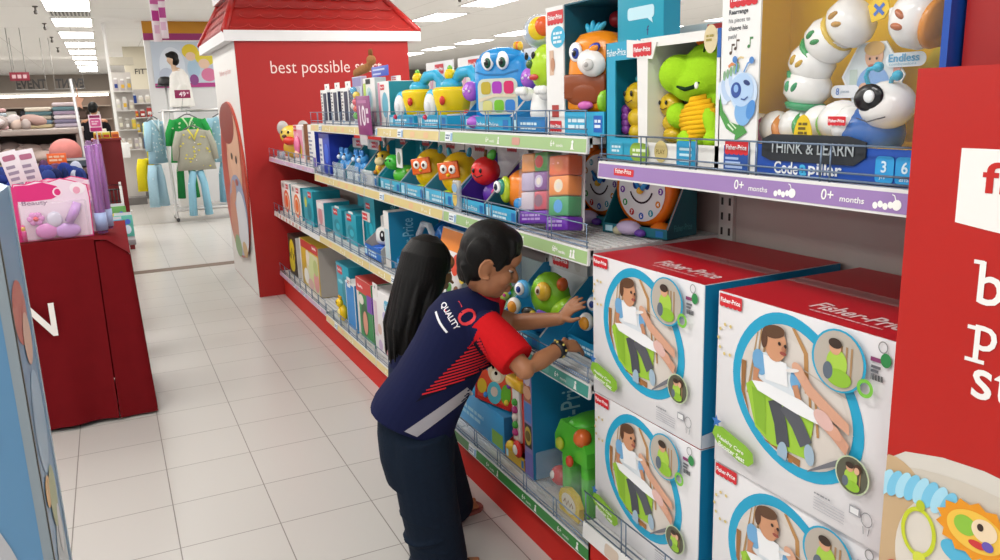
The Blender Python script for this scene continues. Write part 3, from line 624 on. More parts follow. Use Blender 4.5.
# ---- dinosaur box on the purple shelf
def dino_box():
    t = put('dinosaur_box', 'window box with a lime green plush dinosaur on the purple shelf', 'boxed toy', 1.2, 1.598, 1.3858); w, d, h = .444, .17, .3; L = -w / 2
    mb = MB(); te = pr('1fa0c4'); wh = pr('eceae6'); gy = pr('8a8784')
    mb.box(L, -L, d - .004, d, 0, h, gy); mb.box(L, -L, 0, d, 0, .005, wh); mb.box(-L - .004, -L, 0, d, 0, h, wh); mb.box(L, L + .004, 0, d, 0, h, te); mb.box(L, -L, 0.002, d, h - .004, h, wh)
    f = frame((L, 0, 0), (1, 0, 0), (0, 0, 1), (0, -1, 0))
    def bar(u0, v0, u1, v1, c, th=.004): mb.prism([(u0, v0), (u1, v0), (u1, v1), (u0, v1)], f, 0, -th, c)
    bar(0, 0, .043, h, te); bar(.043, h - .045, .15, h, te); bar(.043, 0, .15, .06, te)
    mb.prism([(.15, 0), (.185, 0), (.185, h - .03), (.14, h)], f, .002, -.003, wh); bar(.185, 0, .444, .052, wh); bar(.168, h - .022, .444, h, wh); bar(.43, 0, .444, h, wh)
    mb.prism([(.1, h - .04), (.205, h - .05), (.222, h - .012), (.1, h + .002)], f, .004, .001, wh); mb.box(L + .181, L + .184, 0, d, .0, h, wh)
    mb.text(f, 'Fisher-Price', .006, h - .034, .018, pr('e8f6fa'), 1, w=.085); mb.fp(f, .128, h - .042, .075, 7)
    mb.oval(f, .41, h - .02, .022, .03, pr('d9c9a0'), 2); mb.bars(f, .396, h - .016, .026, .005, 2, pr('a5934a'), 3); mb.rect(f, .432, h - .06, .444, h, pr('1d5fb0'), 2)
    mb.rrect(f, .02, .015, .08, .05, pr('39aed0'), 2, .2); mb.bars(f, .03, .034, .04, .006, 2, pr('d9f0f7'), 3); mb.rrect(f, .115, .005, .195, .05, pr('8fb63c'), 6, .5); mb.bars(f, .128, .028, .055, .007, 2, pr('e8f2d6'), 7)
    mb.oval(f, .24, .032, .026, .026, pr('cdbb7c'), 2); mb.text(f, 'PLAY', .222, .026, .011, pr('8a7430'), 3); mb.rrect(f, .3, .0, .375, .06, pr('1e95c4'), 2, .15); [mb.rect(f, .312, .012 + .013 * k, .355, .018 + .013 * k, pr('c6e8f4'), 3) for k in range(3)]
    mb.build('carton', t)
    pl = mat('a3d62a', .95, .08, 220, bump=.25); T = Mx.Translation((L - .05, 0, 0))
    mb = MB(); mb.T = T
    mb.ell((.385, .09, .1), (.062, .05, .08), pl); mb.ell((.37, .085, .222), (.09, .055, .064), pl); mb.ell((.29, .05, .212), (.054, .046, .047), pl); mb.ell((.33, .065, .19), (.075, .048, .045), pl)
    mb.ell((.395, .07, .262), (.03, .03, .025), pl); mb.ell((.285, .055, .115), (.035, .03, .03), pl, rotm(ay=30)); mb.ell((.42, .05, .1), (.024, .026, .05), pl, rotm(ay=-30)); mb.ell((.345, .06, .06), (.05, .045, .03), pl); mb.ell((.43, .06, .06), (.035, .045, .03), pl)
    fuse(mb, 'plush_body', t, .004, 4)
    mb = MB(); mb.T = T; yb = mat('f2bb22', .9, .1, 200)
    for k in range(9): z = .062 + .0105 * k; q = math.sin(PI * (k + 1.5) / 11); mb.tube([(.37 - .065 * q, .045, z), (.37, .024, z + .006), (.37 + .062 * q, .045, z + .012)], .0075, yb, n=8)
    mb.build('ribbed_belly', t)
    mb = MB(); mb.T = T; mb.tube([(.33, .013, .183), (.36, .012, .176), (.385, .014, .18), (.4, .02, .19)], [.003, .005, .005, .002], mat('15321a', .8), n=6); mb.ell((.397, .014, .184), (.006, .004, .008), gl('f2f2ea')); mb.build('mouth', t)
    mb = MB(); mb.T = T; mb.tube([(.388, .042, .258), (.398, .036, .268), (.412, .036, .268), (.42, .042, .256)], .0032, mat('23401c', .8), n=6); mb.build('eye', t)
    mb = MB(); mb.T = T; mb.ell((.35, .075, .285), (.02, .02, .014), mat('e8702a', .9)); mb.build('crest', t)
    for x, s in ((.2, .95), (.062, 1.2)):
        mb = MB(); mb.T = Mx.Translation((L + x, .06, .055)); y = gl('d9b51e')
        mb.ell((0, 0, .09 * s), (.034 * s, .03 * s, .032 * s), y); mb.ell((.008 * s, 0, .045 * s), (.03 * s, .028 * s, .024 * s), y); mb.ell((.012 * s, 0, .015 * s), (.03 * s, .028 * s, .022 * s), y)
        for dx in (-.012, .014): mb.ell((dx * s, -.029 * s, .097 * s), (.004 * s, .003, .006 * s), gl('1c1c1c'))
        mb.tube([(-.008 * s, -.03 * s, .082 * s), (.004 * s, -.031 * s, .078 * s), (.016 * s, -.029 * s, .083 * s)], .0014, gl('6a4a10'), n=5); mb.ell((.0, 0, .128 * s), .008 * s, gl('47b3c8')); 
        for k in range(4): mb.ell((-.032 * s, -.012, (.02 + .014 * k) * s), .012 * s, gl('9a4fb8'), n=10, m=6)
        mb.build('caterpillar_rattle', t)
    mb = MB(); mb.ell((L + .1, .1, .2), (.045, .04, .055), mat('8cc63a', .9)); mb.build('plush_tail', t)
    return t

def fuse(mb, name, parent, vox, sm=3, lv=0):
    """union of overlapping forms into one continuous skin"""
    o = mb.build(name, parent); m = o.modifiers.new('r', 'REMESH'); m.mode = 'VOXEL'; m.voxel_size = vox; m.use_smooth_shade = True
    if sm: k = o.modifiers.new('s', 'SMOOTH'); k.factor = .5; k.iterations = sm
    dg = bpy.context.evaluated_depsgraph_get(); dg.update(); me = bpy.data.meshes.new_from_object(o.evaluated_get(dg))
    o.modifiers.clear(); old = o.data; o.data = me; bpy.data.meshes.remove(old); me.name = name
    for p in me.polygons: p.use_smooth = True
    return o
dino_box()

# ---- white and yellow caterpillar toy box
def code_box():
    t = put('caterpillar_box', 'yellow window box with a white robot caterpillar on the purple shelf', 'boxed toy', 1.2, 1.374, 1.3858)
    mb = MB(); w, d, h = .52, .19, .56; wh = pr('efeeec'); ye = mat('f6c70c', .5, .03, 8); bl = pr('1b4fae')
    f = front(0)
    mb.box(.001, .113, -.003, .001, 0, h, wh); mb.box(.001, .004, 0, d, 0, h, bl); mb.box(.001, w, d - .004, d, 0, h, ye); mb.box(.004, .006, 0, d, .06, h, ye); mb.box(w - .004, w, -.004, d, 0, h, bl); mb.box(.001, w, 0, d, h - .004, h, ye)
    mb.box(.113, w - .004, -.004, .0, .0, .062, bl); mb.box(.001, w, 0, d, 0, .005, bl); mb.box(.113, w - .004, 0, d, .058, .062, ye); mb.box(w - .012, w - .004, -.004, .004, .06, h, bl)
    fw = front(-.003); gr = pr('4d4f54')
    mb.fp(fw, .024, .335, .08); mb.text(fw, 'Rearrange', .022, .3195, .0125, gr, 1, bold=.03, w=.056); mb.text(fw, 'his pieces to', .022, .3035, .0115, pr('8a8c90'), 1, w=.062); mb.text(fw, 'change his', .022, .2875, .0125, gr, 1, bold=.02, w=.056); mb.text(fw, 'path!', .022, .2715, .012, pr('8a8c90'), 1, w=.025)
    for u, v, c in ((.03, .246, '5a4a40'), (.044, .254, '5a4a40'), (.083, .256, '4d8a50')): mb.oval(fw, u, v, .004, .0035, pr(c), 1, 20); mb.rect(fw, u + .0025, v, u + .0045, v + .018, pr(c), 1); mb.rect(fw, u + .0025, v + .014, u + .012, v + .018, pr(c), 1)
    mb.band(fw, [(.025, .218), (.035, .224), (.048, .219), (.056, .226)], .006, pr('d98a5a'), 1); mb.band(fw, [(.045, .228), (.06, .236), (.07, .234)], .004, pr('e6cf9a'), 1)
    for k in range(5): mb.oval(fw, .012 + .011 * k, .165 + .007 * k, .016, .026, pr('b7cdea' if k % 2 else 'd9e5f5'), 2, 20); mb.oval(fw, .015 + .01 * k, .2 + .004 * k, .004, .01, pr('86b08a'), 3)
    mb.oval(fw, .075, .165, .04, .04, pr('c9dcf2'), 4, 10); mb.oval(fw, .07, .17, .034, .034, pr('b3d0f0'), 5); mb.oval(fw, .054, .17, .015, .016, pr('2f4f9c'), 6); mb.oval(fw, .055, .173, .007, .008, pr('8fb8ea'), 7); mb.oval(fw, .085, .184, .01, .005, pr('2a3f78'), 6, -20)
    mb.band(fw, [(.07, .152), (.08, .15), (.09, .156)], .003, pr('3a5a9a'), 7); mb.oval(fw, .075, .125, .025, .028, pr('7fb2e4'), 4); mb.oval(fw, .098, .13, .012, .02, pr('4f8fd4'), 5, -20)
    mb.band(fw, [(.05, .203), (.054, .22), (.048, .229)], .004, pr('6d9fd6'), 5); mb.oval(fw, .048, .232, .007, .007, pr('4f86c8'), 6); mb.band(fw, [(.075, .205), (.085, .222), (.094, .226)], .004, pr('6d9fd6'), 5); mb.oval(fw, .097, .228, .007, .007, pr('4f86c8'), 6)
    mb.poly(fw, [(.003, .165), (.012, .13), (.035, .105), (.062, .098), (.06, .113), (.088, .084), (.05, .064), (.053, .078), (.025, .09), (.003, .12)], pr('4f9a4a'), 2); mb.band(fw, [(.03, .1), (.048, .087)], .004, pr('d9efcf'), 3); mb.band(fw, [(.036, .105), (.056, .091)], .003, pr('d9efcf'), 3)
    mb.rect(fw, .02, .0, .098, .055, pr('1f4f9e'), 2); mb.fp(fw, .024, .036, .07, 3); [mb.rect(fw, .026, .008 + .009 * k, .078 - .006 * k, .013 + .009 * k, pr('a9bfe6'), 3) for k in range(3)]
    fb = front(-.004); dk = pr('23282e')
    P = [(.135, .038), (.135, .072), (.16, .082), (.345, .082), (.385, .072), (.385, .045), (.36, .03), (.16, .03)]; mb.prism(P, fb, .001, .004, dk)
    mb.text(fb, 'THINK & LEARN', .158, .046, .0225, pr('b9c2c6'), 7, w=.203); mb.text(fb, 'Code', .168, .005, .025, pr('eef2f8'), 1, w=.062, bold=.02); mb.text(fb, 'a', .234, .005, .021, pr('45b4e4'), 1, bold=.03); mb.text(fb, 'pillar', .256, .001, .031, pr('eef2f8'), 1, w=.078, bold=.02)
    for k, (s, q) in enumerate((('3', 'yrs'), ('6', 'ans'))): u = .405 + .04 * k; mb.rrect(fb, u, .004, u + .037, .05, pr('2f9fe0'), 1, .2); mb.text(fb, s, u + .012, .022, .02, pr('d9eefa'), 2, bold=.02); mb.text(fb, q, u + .009, .009, .007, pr('d9eefa'), 2)
    mb.rect(fb, .487, .0, .508, .048, pr('8a1f4a'), 1)
    # printed hexagon scene inside
    g = front(d - .006); 
    mb.poly(g, [(.4, .29), (.45, .26), (.42, .19), (.34, .2)], pr('e8cf1e'), 1); mb.poly(g, [(.2, .2), (.28, .2), (.29, .1), (.24, .1)], pr('e8cf1e'), 1)
    mb.build('carton', t)
    DX = -.082; T = Mx.Translation((DX, .075, 0)); wg = gl('f1f0ee', .18)
    mb = MB(); mb.T = T; hx = [(.352, .248), (.41, .248), (.454, .187), (.425, .125), (.352, .125), (.315, .187)]; F = front(.02); mb.prism(hx, F, -.003, 0, pr('e9ecee'))
    inn = [(.38 + (u - .38) * .93, .187 + (v - .187) * .93) for u, v in hx]; mb.poly(F, inn, pr('cfd8dc'), 1)
    mb.oval(F, .388, .222, .02, .022, pr('d9a98a'), 3); mb.oval(F, .388, .236, .022, .013, pr('c9a05a'), 4); mb.oval(F, .388, .17, .036, .035, pr('7fa6d8'), 2); mb.rect(F, .36, .13, .418, .17, pr('8fb0dc'), 2); mb.oval(F, .37, .165, .012, .01, pr('d9a98a'), 4); mb.oval(F, .405, .155, .012, .01, pr('d9a98a'), 4); mb.oval(F, .385, .205, .008, .003, pr('a85a4a'), 5); mb.rect(F, .335, .16, .352, .2, pr('b8c8c0'), 2); mb.rect(F, .43, .16, .445, .2, pr('c98a7a'), 2); mb.oval(F, .38, .218, .0025, .0025, pr('3a2a20'), 5); mb.oval(F, .395, .218, .0025, .0025, pr('3a2a20'), 5)
    mb.rrect(F, .415, .2, .497, .225, pr('e6edf2'), 6, .5); mb.text(F, 'Endless', .422, .209, .014, pr('5aa6d0'), 8, bold=.02, w=.062); mb.text(F, 'combinations', .424, .203, .005, pr('8fb8cc'), 8, w=.055); mb.rrect(F, .295, .148, .362, .172, pr('e6e9ee'), 6, .5); mb.text(F, '8', .308, .154, .013, pr('5a7fc0'), 8); mb.text(F, 'pieces', .32, .156, .007, pr('8a9cb0'), 8)
    mb.build('picture_card', t)
    def seg(x, z, ang, s, ring, dotc):
        mb = MB(); mb.T = T @ Mx.Translation((x, 0, z)) @ Mx.Rotation(math.radians(ang), 4, 'Y')
        mb.lathe([(0, -.034 * s), (.03 * s, -.03 * s), (.045 * s, -.012 * s), (.046 * s, .01 * s), (.038 * s, .026 * s), (.022 * s, .036 * s), (0, .038 * s)], wg, n=24)
        mb.lathe([(.0, -.042 * s), (.036 * s, -.04 * s), (.04 * s, -.03 * s), (.034 * s, -.026 * s)], gl(ring), n=20)
        q = frame((0, -.046 * s, 0), (1, 0, 0), (0, 0, 1), (0, -1, 0))
        for dx, a in ((-.012, 0), (.006, 30)): mb.ell((dx * s, -.043 * s, .004 * s), (.006 * s, .006 * s, .011 * s), gl(dotc), rotm(ay=a), 8, 6)
        mb.build('toy_segment', t)
    seg(.25, .168, 8, 1, '2f9a62', '2f9a62'); seg(.258, .215, 28, .98, '3aa870', 'c9a02c'); seg(.295, .256, 52, 1, '2f9a52', '2f8a4a'); seg(.345, .285, 62, 1.02, 'd9b84a', 'b98a3a')
    mb = MB(); mb.T = T; mb.box(.235, .262, -.015, .015, .115, .14, wg, .004); mb.build('toy_plug', t)
    seg(.49, .277, -75, 1.1, 'd98a2c', 'b9683a')
    mb = MB(); mb.T = T; mb.box(.435, .46, -.012, .012, .28, .302, wg, .004); F = front(-.01); mb.prism([(.39, .31), (.41, .322), (.43, .318), (.436, .3), (.425, .285), (.4, .28)], F, -.004, 0, gl('e9c21e')); mb.band(F, [(.405, .292), (.425, .31)], .006, gl('3a6ac0'), 1); mb.band(F, [(.405, .31), (.425, .292)], .006, gl('3a6ac0'), 1); mb.build('star_tag', t)
    for k, (x, z, c) in enumerate(((.135, .085, 'b03a6a'), (.185, .09, 'd98a3a'), (.24, .095, '3a9a4a'), (.3, .1, '7ab84a'))): 
        mb = MB(); mb.T = Mx.Translation((x + DX, .06, z)); mb.ell((0, 0, 0), (.034, .036, .036), wg); mb.lathe([(.02, -.008), (.033, -.006), (.034, .004), (.02, .008)], gl(c), (.026, 0, -.004), rotm(ay=70), 18); mb.build('body_segment', t)
    mb = MB(); mb.T = Mx.Translation((DX, 0, 0)); mb.ell((.36, .05, .105), (.045, .04, .04), wg); mb.ell((.43, .045, .085), (.066, .045, .052), gl('1d5fae')); mb.ell((.395, .03, .1), (.03, .032, .036), wg, rotm(ay=30)); mb.fp(front(-.004), .378, .1, .04, 2); mb.build('body_shell', t)
    mb = MB(); mb.T = Mx.Translation((DX, 0, 0)); mb.prism([(.32 + .024 * math.cos(PI * k / 10), .062 + (.058 * math.sin(PI * k / 10))) for k in range(11)][::-1], front(-.004), 0, .002, gl('e3c11c', .4)); mb.bars(front(-.006), .309, .1, .022, .005, 3, pr('6a5816'), 1); mb.build('try_me_tab', t)
    mb = MB(); mb.T = Mx.Translation((DX, 0, 0)); mb.ell((.474, .03, .135), (.049, .044, .042), wg); mb.build('head', t)
    mb = MB(); mb.T = Mx.Translation((DX, 0, 0)); mb.ell((.466, -.009, .149), (.03, .01, .023), gl('18181c'), rotm(ay=-12)); mb.ell((.474, -.0175, .151), (.011, .005, .011), gl('e9eef0')); mb.tube([(.44, -.004, .114), (.47, -.014, .108), (.5, -.006, .116)], .0012, gl('5a5a60'), n=5); mb.build('face', t)
    for P in ([(.443, .02, .165), (.438, .015, .185), (.445, .012, .197), (.468, .008, .2)], [(.485, .02, .17), (.492, .014, .18), (.507, .008, .184)]):
        mb = MB(); mb.T = Mx.Translation((DX, 0, 0)); mb.tube(P, .004, gl('32aacb')); mb.ell(P[-1], .009, gl('32aacb')); mb.build('antenna', t)
    mb = MB(); mb.add([(.114, -.001, .063), (.508, -.001, .063), (.508, -.001, h - .006), (.114, -.001, h - .006)], [(0, 1, 2, 3)], clear('f4f6f8', .05)); mb.build('clear_window', t)
code_box()
# ================================================================ row B
zb, zc, zd = ZB + .0005, ZC + .0005, ZD + .0005
t = put('navy_carton', 'dark blue box at the far left of the second shelf', 'box', 1.21, 5.0, zb)
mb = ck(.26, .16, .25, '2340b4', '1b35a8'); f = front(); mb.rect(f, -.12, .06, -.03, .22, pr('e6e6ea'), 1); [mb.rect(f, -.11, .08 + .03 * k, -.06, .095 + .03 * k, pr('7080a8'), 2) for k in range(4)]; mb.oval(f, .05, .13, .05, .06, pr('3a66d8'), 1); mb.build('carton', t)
mb = MB(); mb.box(-.09, -.02, -.03, -.002, 0, .055, clear('dfe8f0', .35), .004); mb.build('clear_cup', t)
def blue_plush(Y, lab, rz=0):
    t = put('blue_toy_pack', lab, 'toy', 1.21, Y, zb, rz, 'blue toys in clear trays'); w = .26
    tray(t, w, .14, .22, .05, 'cfdfe8', inner='2a8fa6', sidecol='1d8496', back='27899c', logo=False, cut=.85)
    mb = MB(); mb.box(-.11, .11, .125, .13, .17, .225, pr('e3dedc')); mb.fp(front(.125), -.03, .18, .08); mb.oval(front(.125), .07, .195, .02, .02, pr('c9808a'), 1); mb.build('header_card', t)
    for x in (-.055, .055):
        mb = MB(); b = gl('3f97dc'); mb.ell((x, .06, .07), (.04, .035, .05), b); mb.ell((x, .05, .125), (.034, .03, .032), b); mb.ell((x - .02, .04, .155), (.01, .01, .022), gl('2f7cc4')); mb.ell((x + .02, .04, .155), (.01, .01, .022), gl('2f7cc4'))
        mb.ell((x, .02, .12), (.02, .012, .014), gl('d6e6f4')); [mb.ell((x + d, .024, .138), (.005, .004, .007), gl('15182a')) for d in (-.011, .011)]; mb.build('bath_toy', t)
    mb = MB(); mb.box(-.12, .12, -.006, -.004, .0, .09, clear('e8f2f8', .3)); mb.build('clear_front', t)
blue_plush(4.68, 'pair of blue toys in a clear tray next to the dark blue box'); blue_plush(4.37, 'pair of blue toys in a clear tray left of the giraffe tray')
t = put('giraffe_tray', 'teal slant sided tray with a yellow spotted giraffe toy', 'toy', 1.21, 4.07, zb)
tray(t, .27, .2, .25, .06, 'd8dfe2', inner='1f8fa4', sidecol='1c90a6', back='1b8398', text='Toy', logo=True)
TT = turn(0, .09, 35); yg = gl('ecc22c'); mb = MB(); mb.T = TT; mb.ell((0, .09, .08), (.055, .05, .055), yg); mb.ell((.01, .07, .14), (.045, .04, .04), yg); mb.ell((.012, .03, .128), (.03, .02, .022), gl('f4e3a8')); mb.build('body', t)
for nm_, c_, r_, k_ in [('horn', (dx, .08, .19), (.008, .008, .022), 'c27a2c') for dx in (-.02, .035)] + [('eye', (dx, .035, .155), (.006, .005, .009), '1c1c20') for dx in (-.008, .028)] + [('spot', (-.03 + .03 * k, .042, .07 + .02 * (k % 2)), (.012, .006, .012), 'c9802c') for k in range(3)]: mb = MB(); mb.T = TT; mb.ell(c_, r_, gl(k_)); mb.build(nm_, t)
mb = MB(); mb.box(-.1, .1, -.02, -.004, .004, .085, clear('eef3f6', .4), .006); mb.bars(front(-.021), -.05, .045, .08, .009, 2, pr('8a98b0'), 1); mb.build('clear_front', t)
t = put('turtle_tray', 'teal tray with red logo holding a bright green turtle toy', 'toy', 1.21, 3.73, zb)
tray(t, .3, .2, .26, .055, '48b4d4', inner='1c8295', sidecol='1f93a8', back='187f92', text='turtle', logo=True)
TT = turn(0, .09, 30); g1 = gl('3fb83a'); mb = MB(); mb.T = TT; mb.ell((.0, .09, .075), (.075, .06, .05), gl('57c23c')); mb.ell((-.04, .04, .14), (.045, .04, .038), g1); mb.tube([(-.01, .08, .09), (-.03, .05, .13)], .025, g1); [mb.ell((x, .05, .03), (.025, .025, .022), g1) for x in (-.05, .05)]; mb.build('body', t)
mb = MB(); mb.T = TT; [mb.ell((.01 + .03 * k, .045 + .01 * k, .085 + .012 * (k % 2)), (.014, .01, .012), gl(c)) for k, c in enumerate(('c9a23a', 'e0c84a', 'b58a3a'))]; [mb.ell((-.055 + .025 * k, .004, .15), (.005, .004, .007), gl('15301a')) for k in range(2)]; mb.build('shell_pattern', t)
mb = MB(); mb.box(.06, .14, .02, .024, .12, .21, pr('e4e4e2')); mb.oval(front(.02), .1, .165, .025, .03, pr('7a8a70'), 1); mb.build('header_card', t)
def owl(Y, lab):
    t = put('owl_toy', lab, 'toy', 1.205, Y, zb, 0, 'yellow toys with orange screens'); w = .31
    tray(t, w, .2, .262, .06, '4fb7dc', inner='6cc3e0', sidecol='2f7fa0', back='e6dedc', text='owl friend', logo=True, cut=.8)
    TT = turn(0, .1, 30) @ Mx.Scale(1.02, 4); y = gl('f6c414'); mb = MB(); mb.T = TT; mb.ell((0, .1, .12), (.085, .07, .09), y, n=24, m=14); mb.build('body', t)
    mb = MB(); mb.T = TT; mb.box(-.055, .05, .022, .034, .105, .175, gl('e8641c'), .012, rotm(ay=-8)); [mb.ell((x, .021, .145), (.018, .006, .018), gl('f7f2ea')) for x in (-.024, .02)]; [mb.ell((x, .015, .145), (.007, .004, .008), gl('4a2a1a')) for x in (-.02, .02)]; mb.ell((0, .02, .122), (.008, .008, .007), gl('f6c414')); mb.build('face', t)
    for x in (-.04, .04):
        mb = MB(); mb.T = TT; mb.ell((x, .06, .035), (.035, .04, .02), gl('b5d93a')); mb.build('foot', t)
    mb = MB(); mb.T = TT; mb.ell((.08, .1, .12), (.014, .03, .045), gl('e88a1c')); mb.build('wing', t)
    for x in (-.05, .05): mb = MB(); mb.T = TT; mb.ell((x, .1, .205), (.01, .012, .024), gl('3f9ab0'), rotm(ay=x * 300)); mb.build('ear_tuft', t)
owl(3.4, 'yellow owl toy with an orange face, beside the green turtle'); owl(3.08, 'yellow owl toy with an orange face, beside the red apple toy')
t = put('apple_toy', 'red smiling apple toy with a green leaf on a purple base', 'toy', 1.21, 2.77, zb)
tray(t, .262, .19, .265, .05, '3fb0d8', inner='53309a', sidecol='4a2a92', back='e4dfdd', text='Fisher-Price', cut=.8)
TT = turn(0, .1, 28) @ Mx.Translation((.02, 0, -.004)); mb = MB(); mb.T = TT; mb.ell((.03, .1, .07), (.09, .065, .065), gl('5a2c9c')); mb.build('base', t)
mb = MB(); mb.T = TT; r = gl('e32526'); mb.ell((-.03, .07, .16), (.06, .05, .055), r); mb.build('apple', t)
mb = MB(); mb.T = TT; [mb.ell((x, .021, .165), (.006, .004, .009), gl('20140f')) for x in (-.052, -.018)]; mb.tube([(-.055, .024, .148), (-.035, .02, .14), (-.012, .024, .148)], .0025, gl('5a0f12'), n=6); mb.build('face', t)
mb = MB(); mb.T = TT; mb.ell((.0, .07, .218), (.018, .012, .028), gl('4aa832'), rotm(ay=35)); mb.tube([(-.03, .07, .215), (-.025, .07, .24)], .006, gl('6a4a24')); mb.build('leaf', t)
mb = MB(); mb.T = TT; [mb.ell((.03 + .018 * k, .04, .085 - .015 * (k % 2)), (.013, .01, .013), gl(c)) for k, c in enumerate(('c93a78', 'e0702c', 'c23a48'))]; mb.ell((.075, .04, .06), (.018, .012, .014), gl('3a6ad0')); mb.build('bead', t)
mb = MB(); mb.box(-.12, -.06, -.02, -.004, .0, .12, clear('dfe8f2', .4), .006); mb.oval(front(-.021), -.095, .05, .022, .03, pr('e9c66a'), 1); mb.oval(front(-.021), -.095, .09, .025, .018, pr('8fb6d8'), 1); mb.build('corner_flap', t)
t = put('fish_toy', 'round orange and lime fish toy in a dark teal tray', 'toy', 1.21, 2.505, zb)
tray(t, .25, .19, .22, .05, '35a9d6', inner='124d60', sidecol='15586c', back='14505f', text='swim', logo=True, cut=.85)
TT = turn(0, .1, 14) @ Mx.Translation((.0, 0, -.012)); mb = MB(); mb.T = TT; mb.ell((.02, .09, .115), (.09, .065, .078), gl('ee8420'), n=24, m=14); mb.build('body', t)
mb = MB(); mb.T = TT; mb.ell((-.035, .04, .12), (.04, .02, .048), gl('b9cf2e'), rotm(az=-20)); mb.ell((-.04, .024, .13), (.026, .016, .028), gl('3f9c8a'), rotm(az=-20)); mb.build('face_patch', t)
mb = MB(); mb.T = TT; eye(mb, (-.042, .006, .132), .018, '1c2a4a'); mb.build('eye', t)
mb = MB(); mb.T = TT; mb.ell((.05, .045, .07), (.045, .024, .035), gl('2f8ed0'), rotm(ay=20)); mb.ell((.09, .09, .14), (.02, .03, .03), gl('ef6a1e')); mb.build('fin', t)
def blocks(Y, X, lab, cols, w, lean):
    t = put('block_pack', lab, 'pack', X, Y, zb + .024, 12, 'toy block blister packs'); R = rotm(ay=-6) @ rotm(ax=-lean)
    mb = MB(); mb.T = R; mb.box(-w / 2, w / 2, .064, .067, 0, .26, pr('c9c6c8'), .001); mb.rrect(front(.064), -w * .2, .225, w * .2, .262, pr('d0404a'), 1); mb.rect(rside(w / 2), .0, .0, .001, .001, pr('c9c6c8'), 0); mb.build('backing_card', t)
    for k, c in enumerate(cols):
        mb = MB(); mb.T = R; z0 = .044 + .062 * (2 - k); n = len(c) - 1
        for i in range(n): mb.box(-w * .44 + w * .88 * i / n, -w * .44 + w * .88 * (i + 1) / n - .002, .004, .062, z0, z0 + .06, gl(c[i]), .005)
        q = front(.004); mb.oval(q, w * .16 if n > 1 else 0, z0 + .03, .02, .02, gl(c[-1]), 1); mb.oval(q, w * .16 if n > 1 else 0, z0 + .03, .011, .012, gl('e8ddd0' if k == 1 else c[-1]), 2); mb.build('block', t)
    mb = MB(); mb.T = R; mb.box(-w / 2 + .003, w / 2 - .003, -.004, .064, .0, .042, gl('6a2fa8'), .006); mb.bars(front(-.004), -w * .32, .024, w * .6, .007, 2, gl('b79ad8'), 1); mb.build('card_base', t)
    mb = MB(); mb.T = R; mb.box(-w / 2 + .002, w / 2 - .002, -.003, .063, .042, .235, clear('e9eef2', .1), .006); mb.build('clear_blister', t)
blocks(2.25, 1.2, 'pack of green and red toy blocks with a red tab', (('e08a2c', '4a9c3a', 'd8302a'), ('b9a9c8', '7a3a8c', 'c8b8d8'), ('c9bcc8', 'c93a50', '8a5a70')), .15, 8)
blocks(2.085, 1.195, 'pack of three stacked orange and green toy blocks', (('e8641c', 'ee7a22'), ('ee8a24', 'f3e2c4'), ('2f9c5a', '4a9fe0')), .105, 8)
def clock(X, Y, lab, rz):
    t = put('clock_toy', lab, 'toy clock', X, Y, zb, rz, 'orange learning clocks')
    tray(t, .25, .14, .24, .03, '186f80', inner='1d7c8c', sidecol='16707f', back='1b6f7c', logo=False, cut=.95)
    mb = MB(); mb.text(rside(.1275), 'Fisher-Price', .03, .02, .02, pr('49aab8'), 3, w=.085); mb.build('side_print', t)
    o = gl('ef7a1c'); q = rotm(ax=90)
    mb = MB(); mb.lathe([(0, -.03), (.1, -.03), (.112, -.02), (.114, .0), (.108, .016), (.096, .022), (0, .022)], o, (0, .06, .135), q, 32); [mb.ell((x, .06, .245), (.026, .02, .02), o) for x in (-.06, .06)]; [mb.ell((x, .05, .022), (.035, .03, .02), o) for x in (-.065, .065)]; mb.build('body', t)
    mb = MB(); F = frame((0, .0365, .135), (1, 0, 0), (0, 0, 1), (0, -1, 0)); mb.oval(F, 0, 0, .09, .095, gl('f1eef0'), 2, n=36)
    for k in range(12):
        a = math.radians(90 - 30 * k); mb.oval(F, .074 * math.cos(a), .078 * math.sin(a), .0095, .0105, gl(('3a66c8', 'c83a3a', '3a9a4a', '7a3fa8', 'e08a2c', '2f9ab0')[k % 6]), 3, n=14)
        mb.text(F, str(k or 12), .074 * math.cos(a), .078 * math.sin(a) - .006, .012, gl('ffffff'), 4, al='c', bold=.03)
    for s in (-1, 1): mb.oval(F, s * .022, .018, .011, .015, gl('23408c'), 3)
    mb.band(F, [(.045 * math.cos(math.radians(200 + 14 * k)), .012 + .05 * math.sin(math.radians(200 + 14 * k))) for k in range(11)], .006, gl('3a2430'), 3); mb.build('dial', t)
    mb = MB(); mb.tube([(0, .03, .135), (-.028, .028, .175)], [.007, .004], gl('2f86d0')); mb.tube([(0, .03, .135), (.03, .028, .165)], [.009, .006], gl('3f9ae0')); mb.ell((0, .028, .135), .011, gl('e8b52c')); mb.build('clock_hand', t)
    mb = MB(); mb.ell((-.02, .0, .023), (.045, .03, .022), gl('cbb8dc')); mb.ell((-.05, -.01, .014), (.02, .02, .014), gl('c8c0a0')); mb.ell((.03, -.005, .012), (.02, .015, .012), gl('6a3fa8')); mb.build('book_base', t)
clock(1.405, 1.982, 'orange learning clock facing out above the big red topped boxes', 14); clock(1.43, 2.258, 'orange learning clock behind the toy block packs', 10)
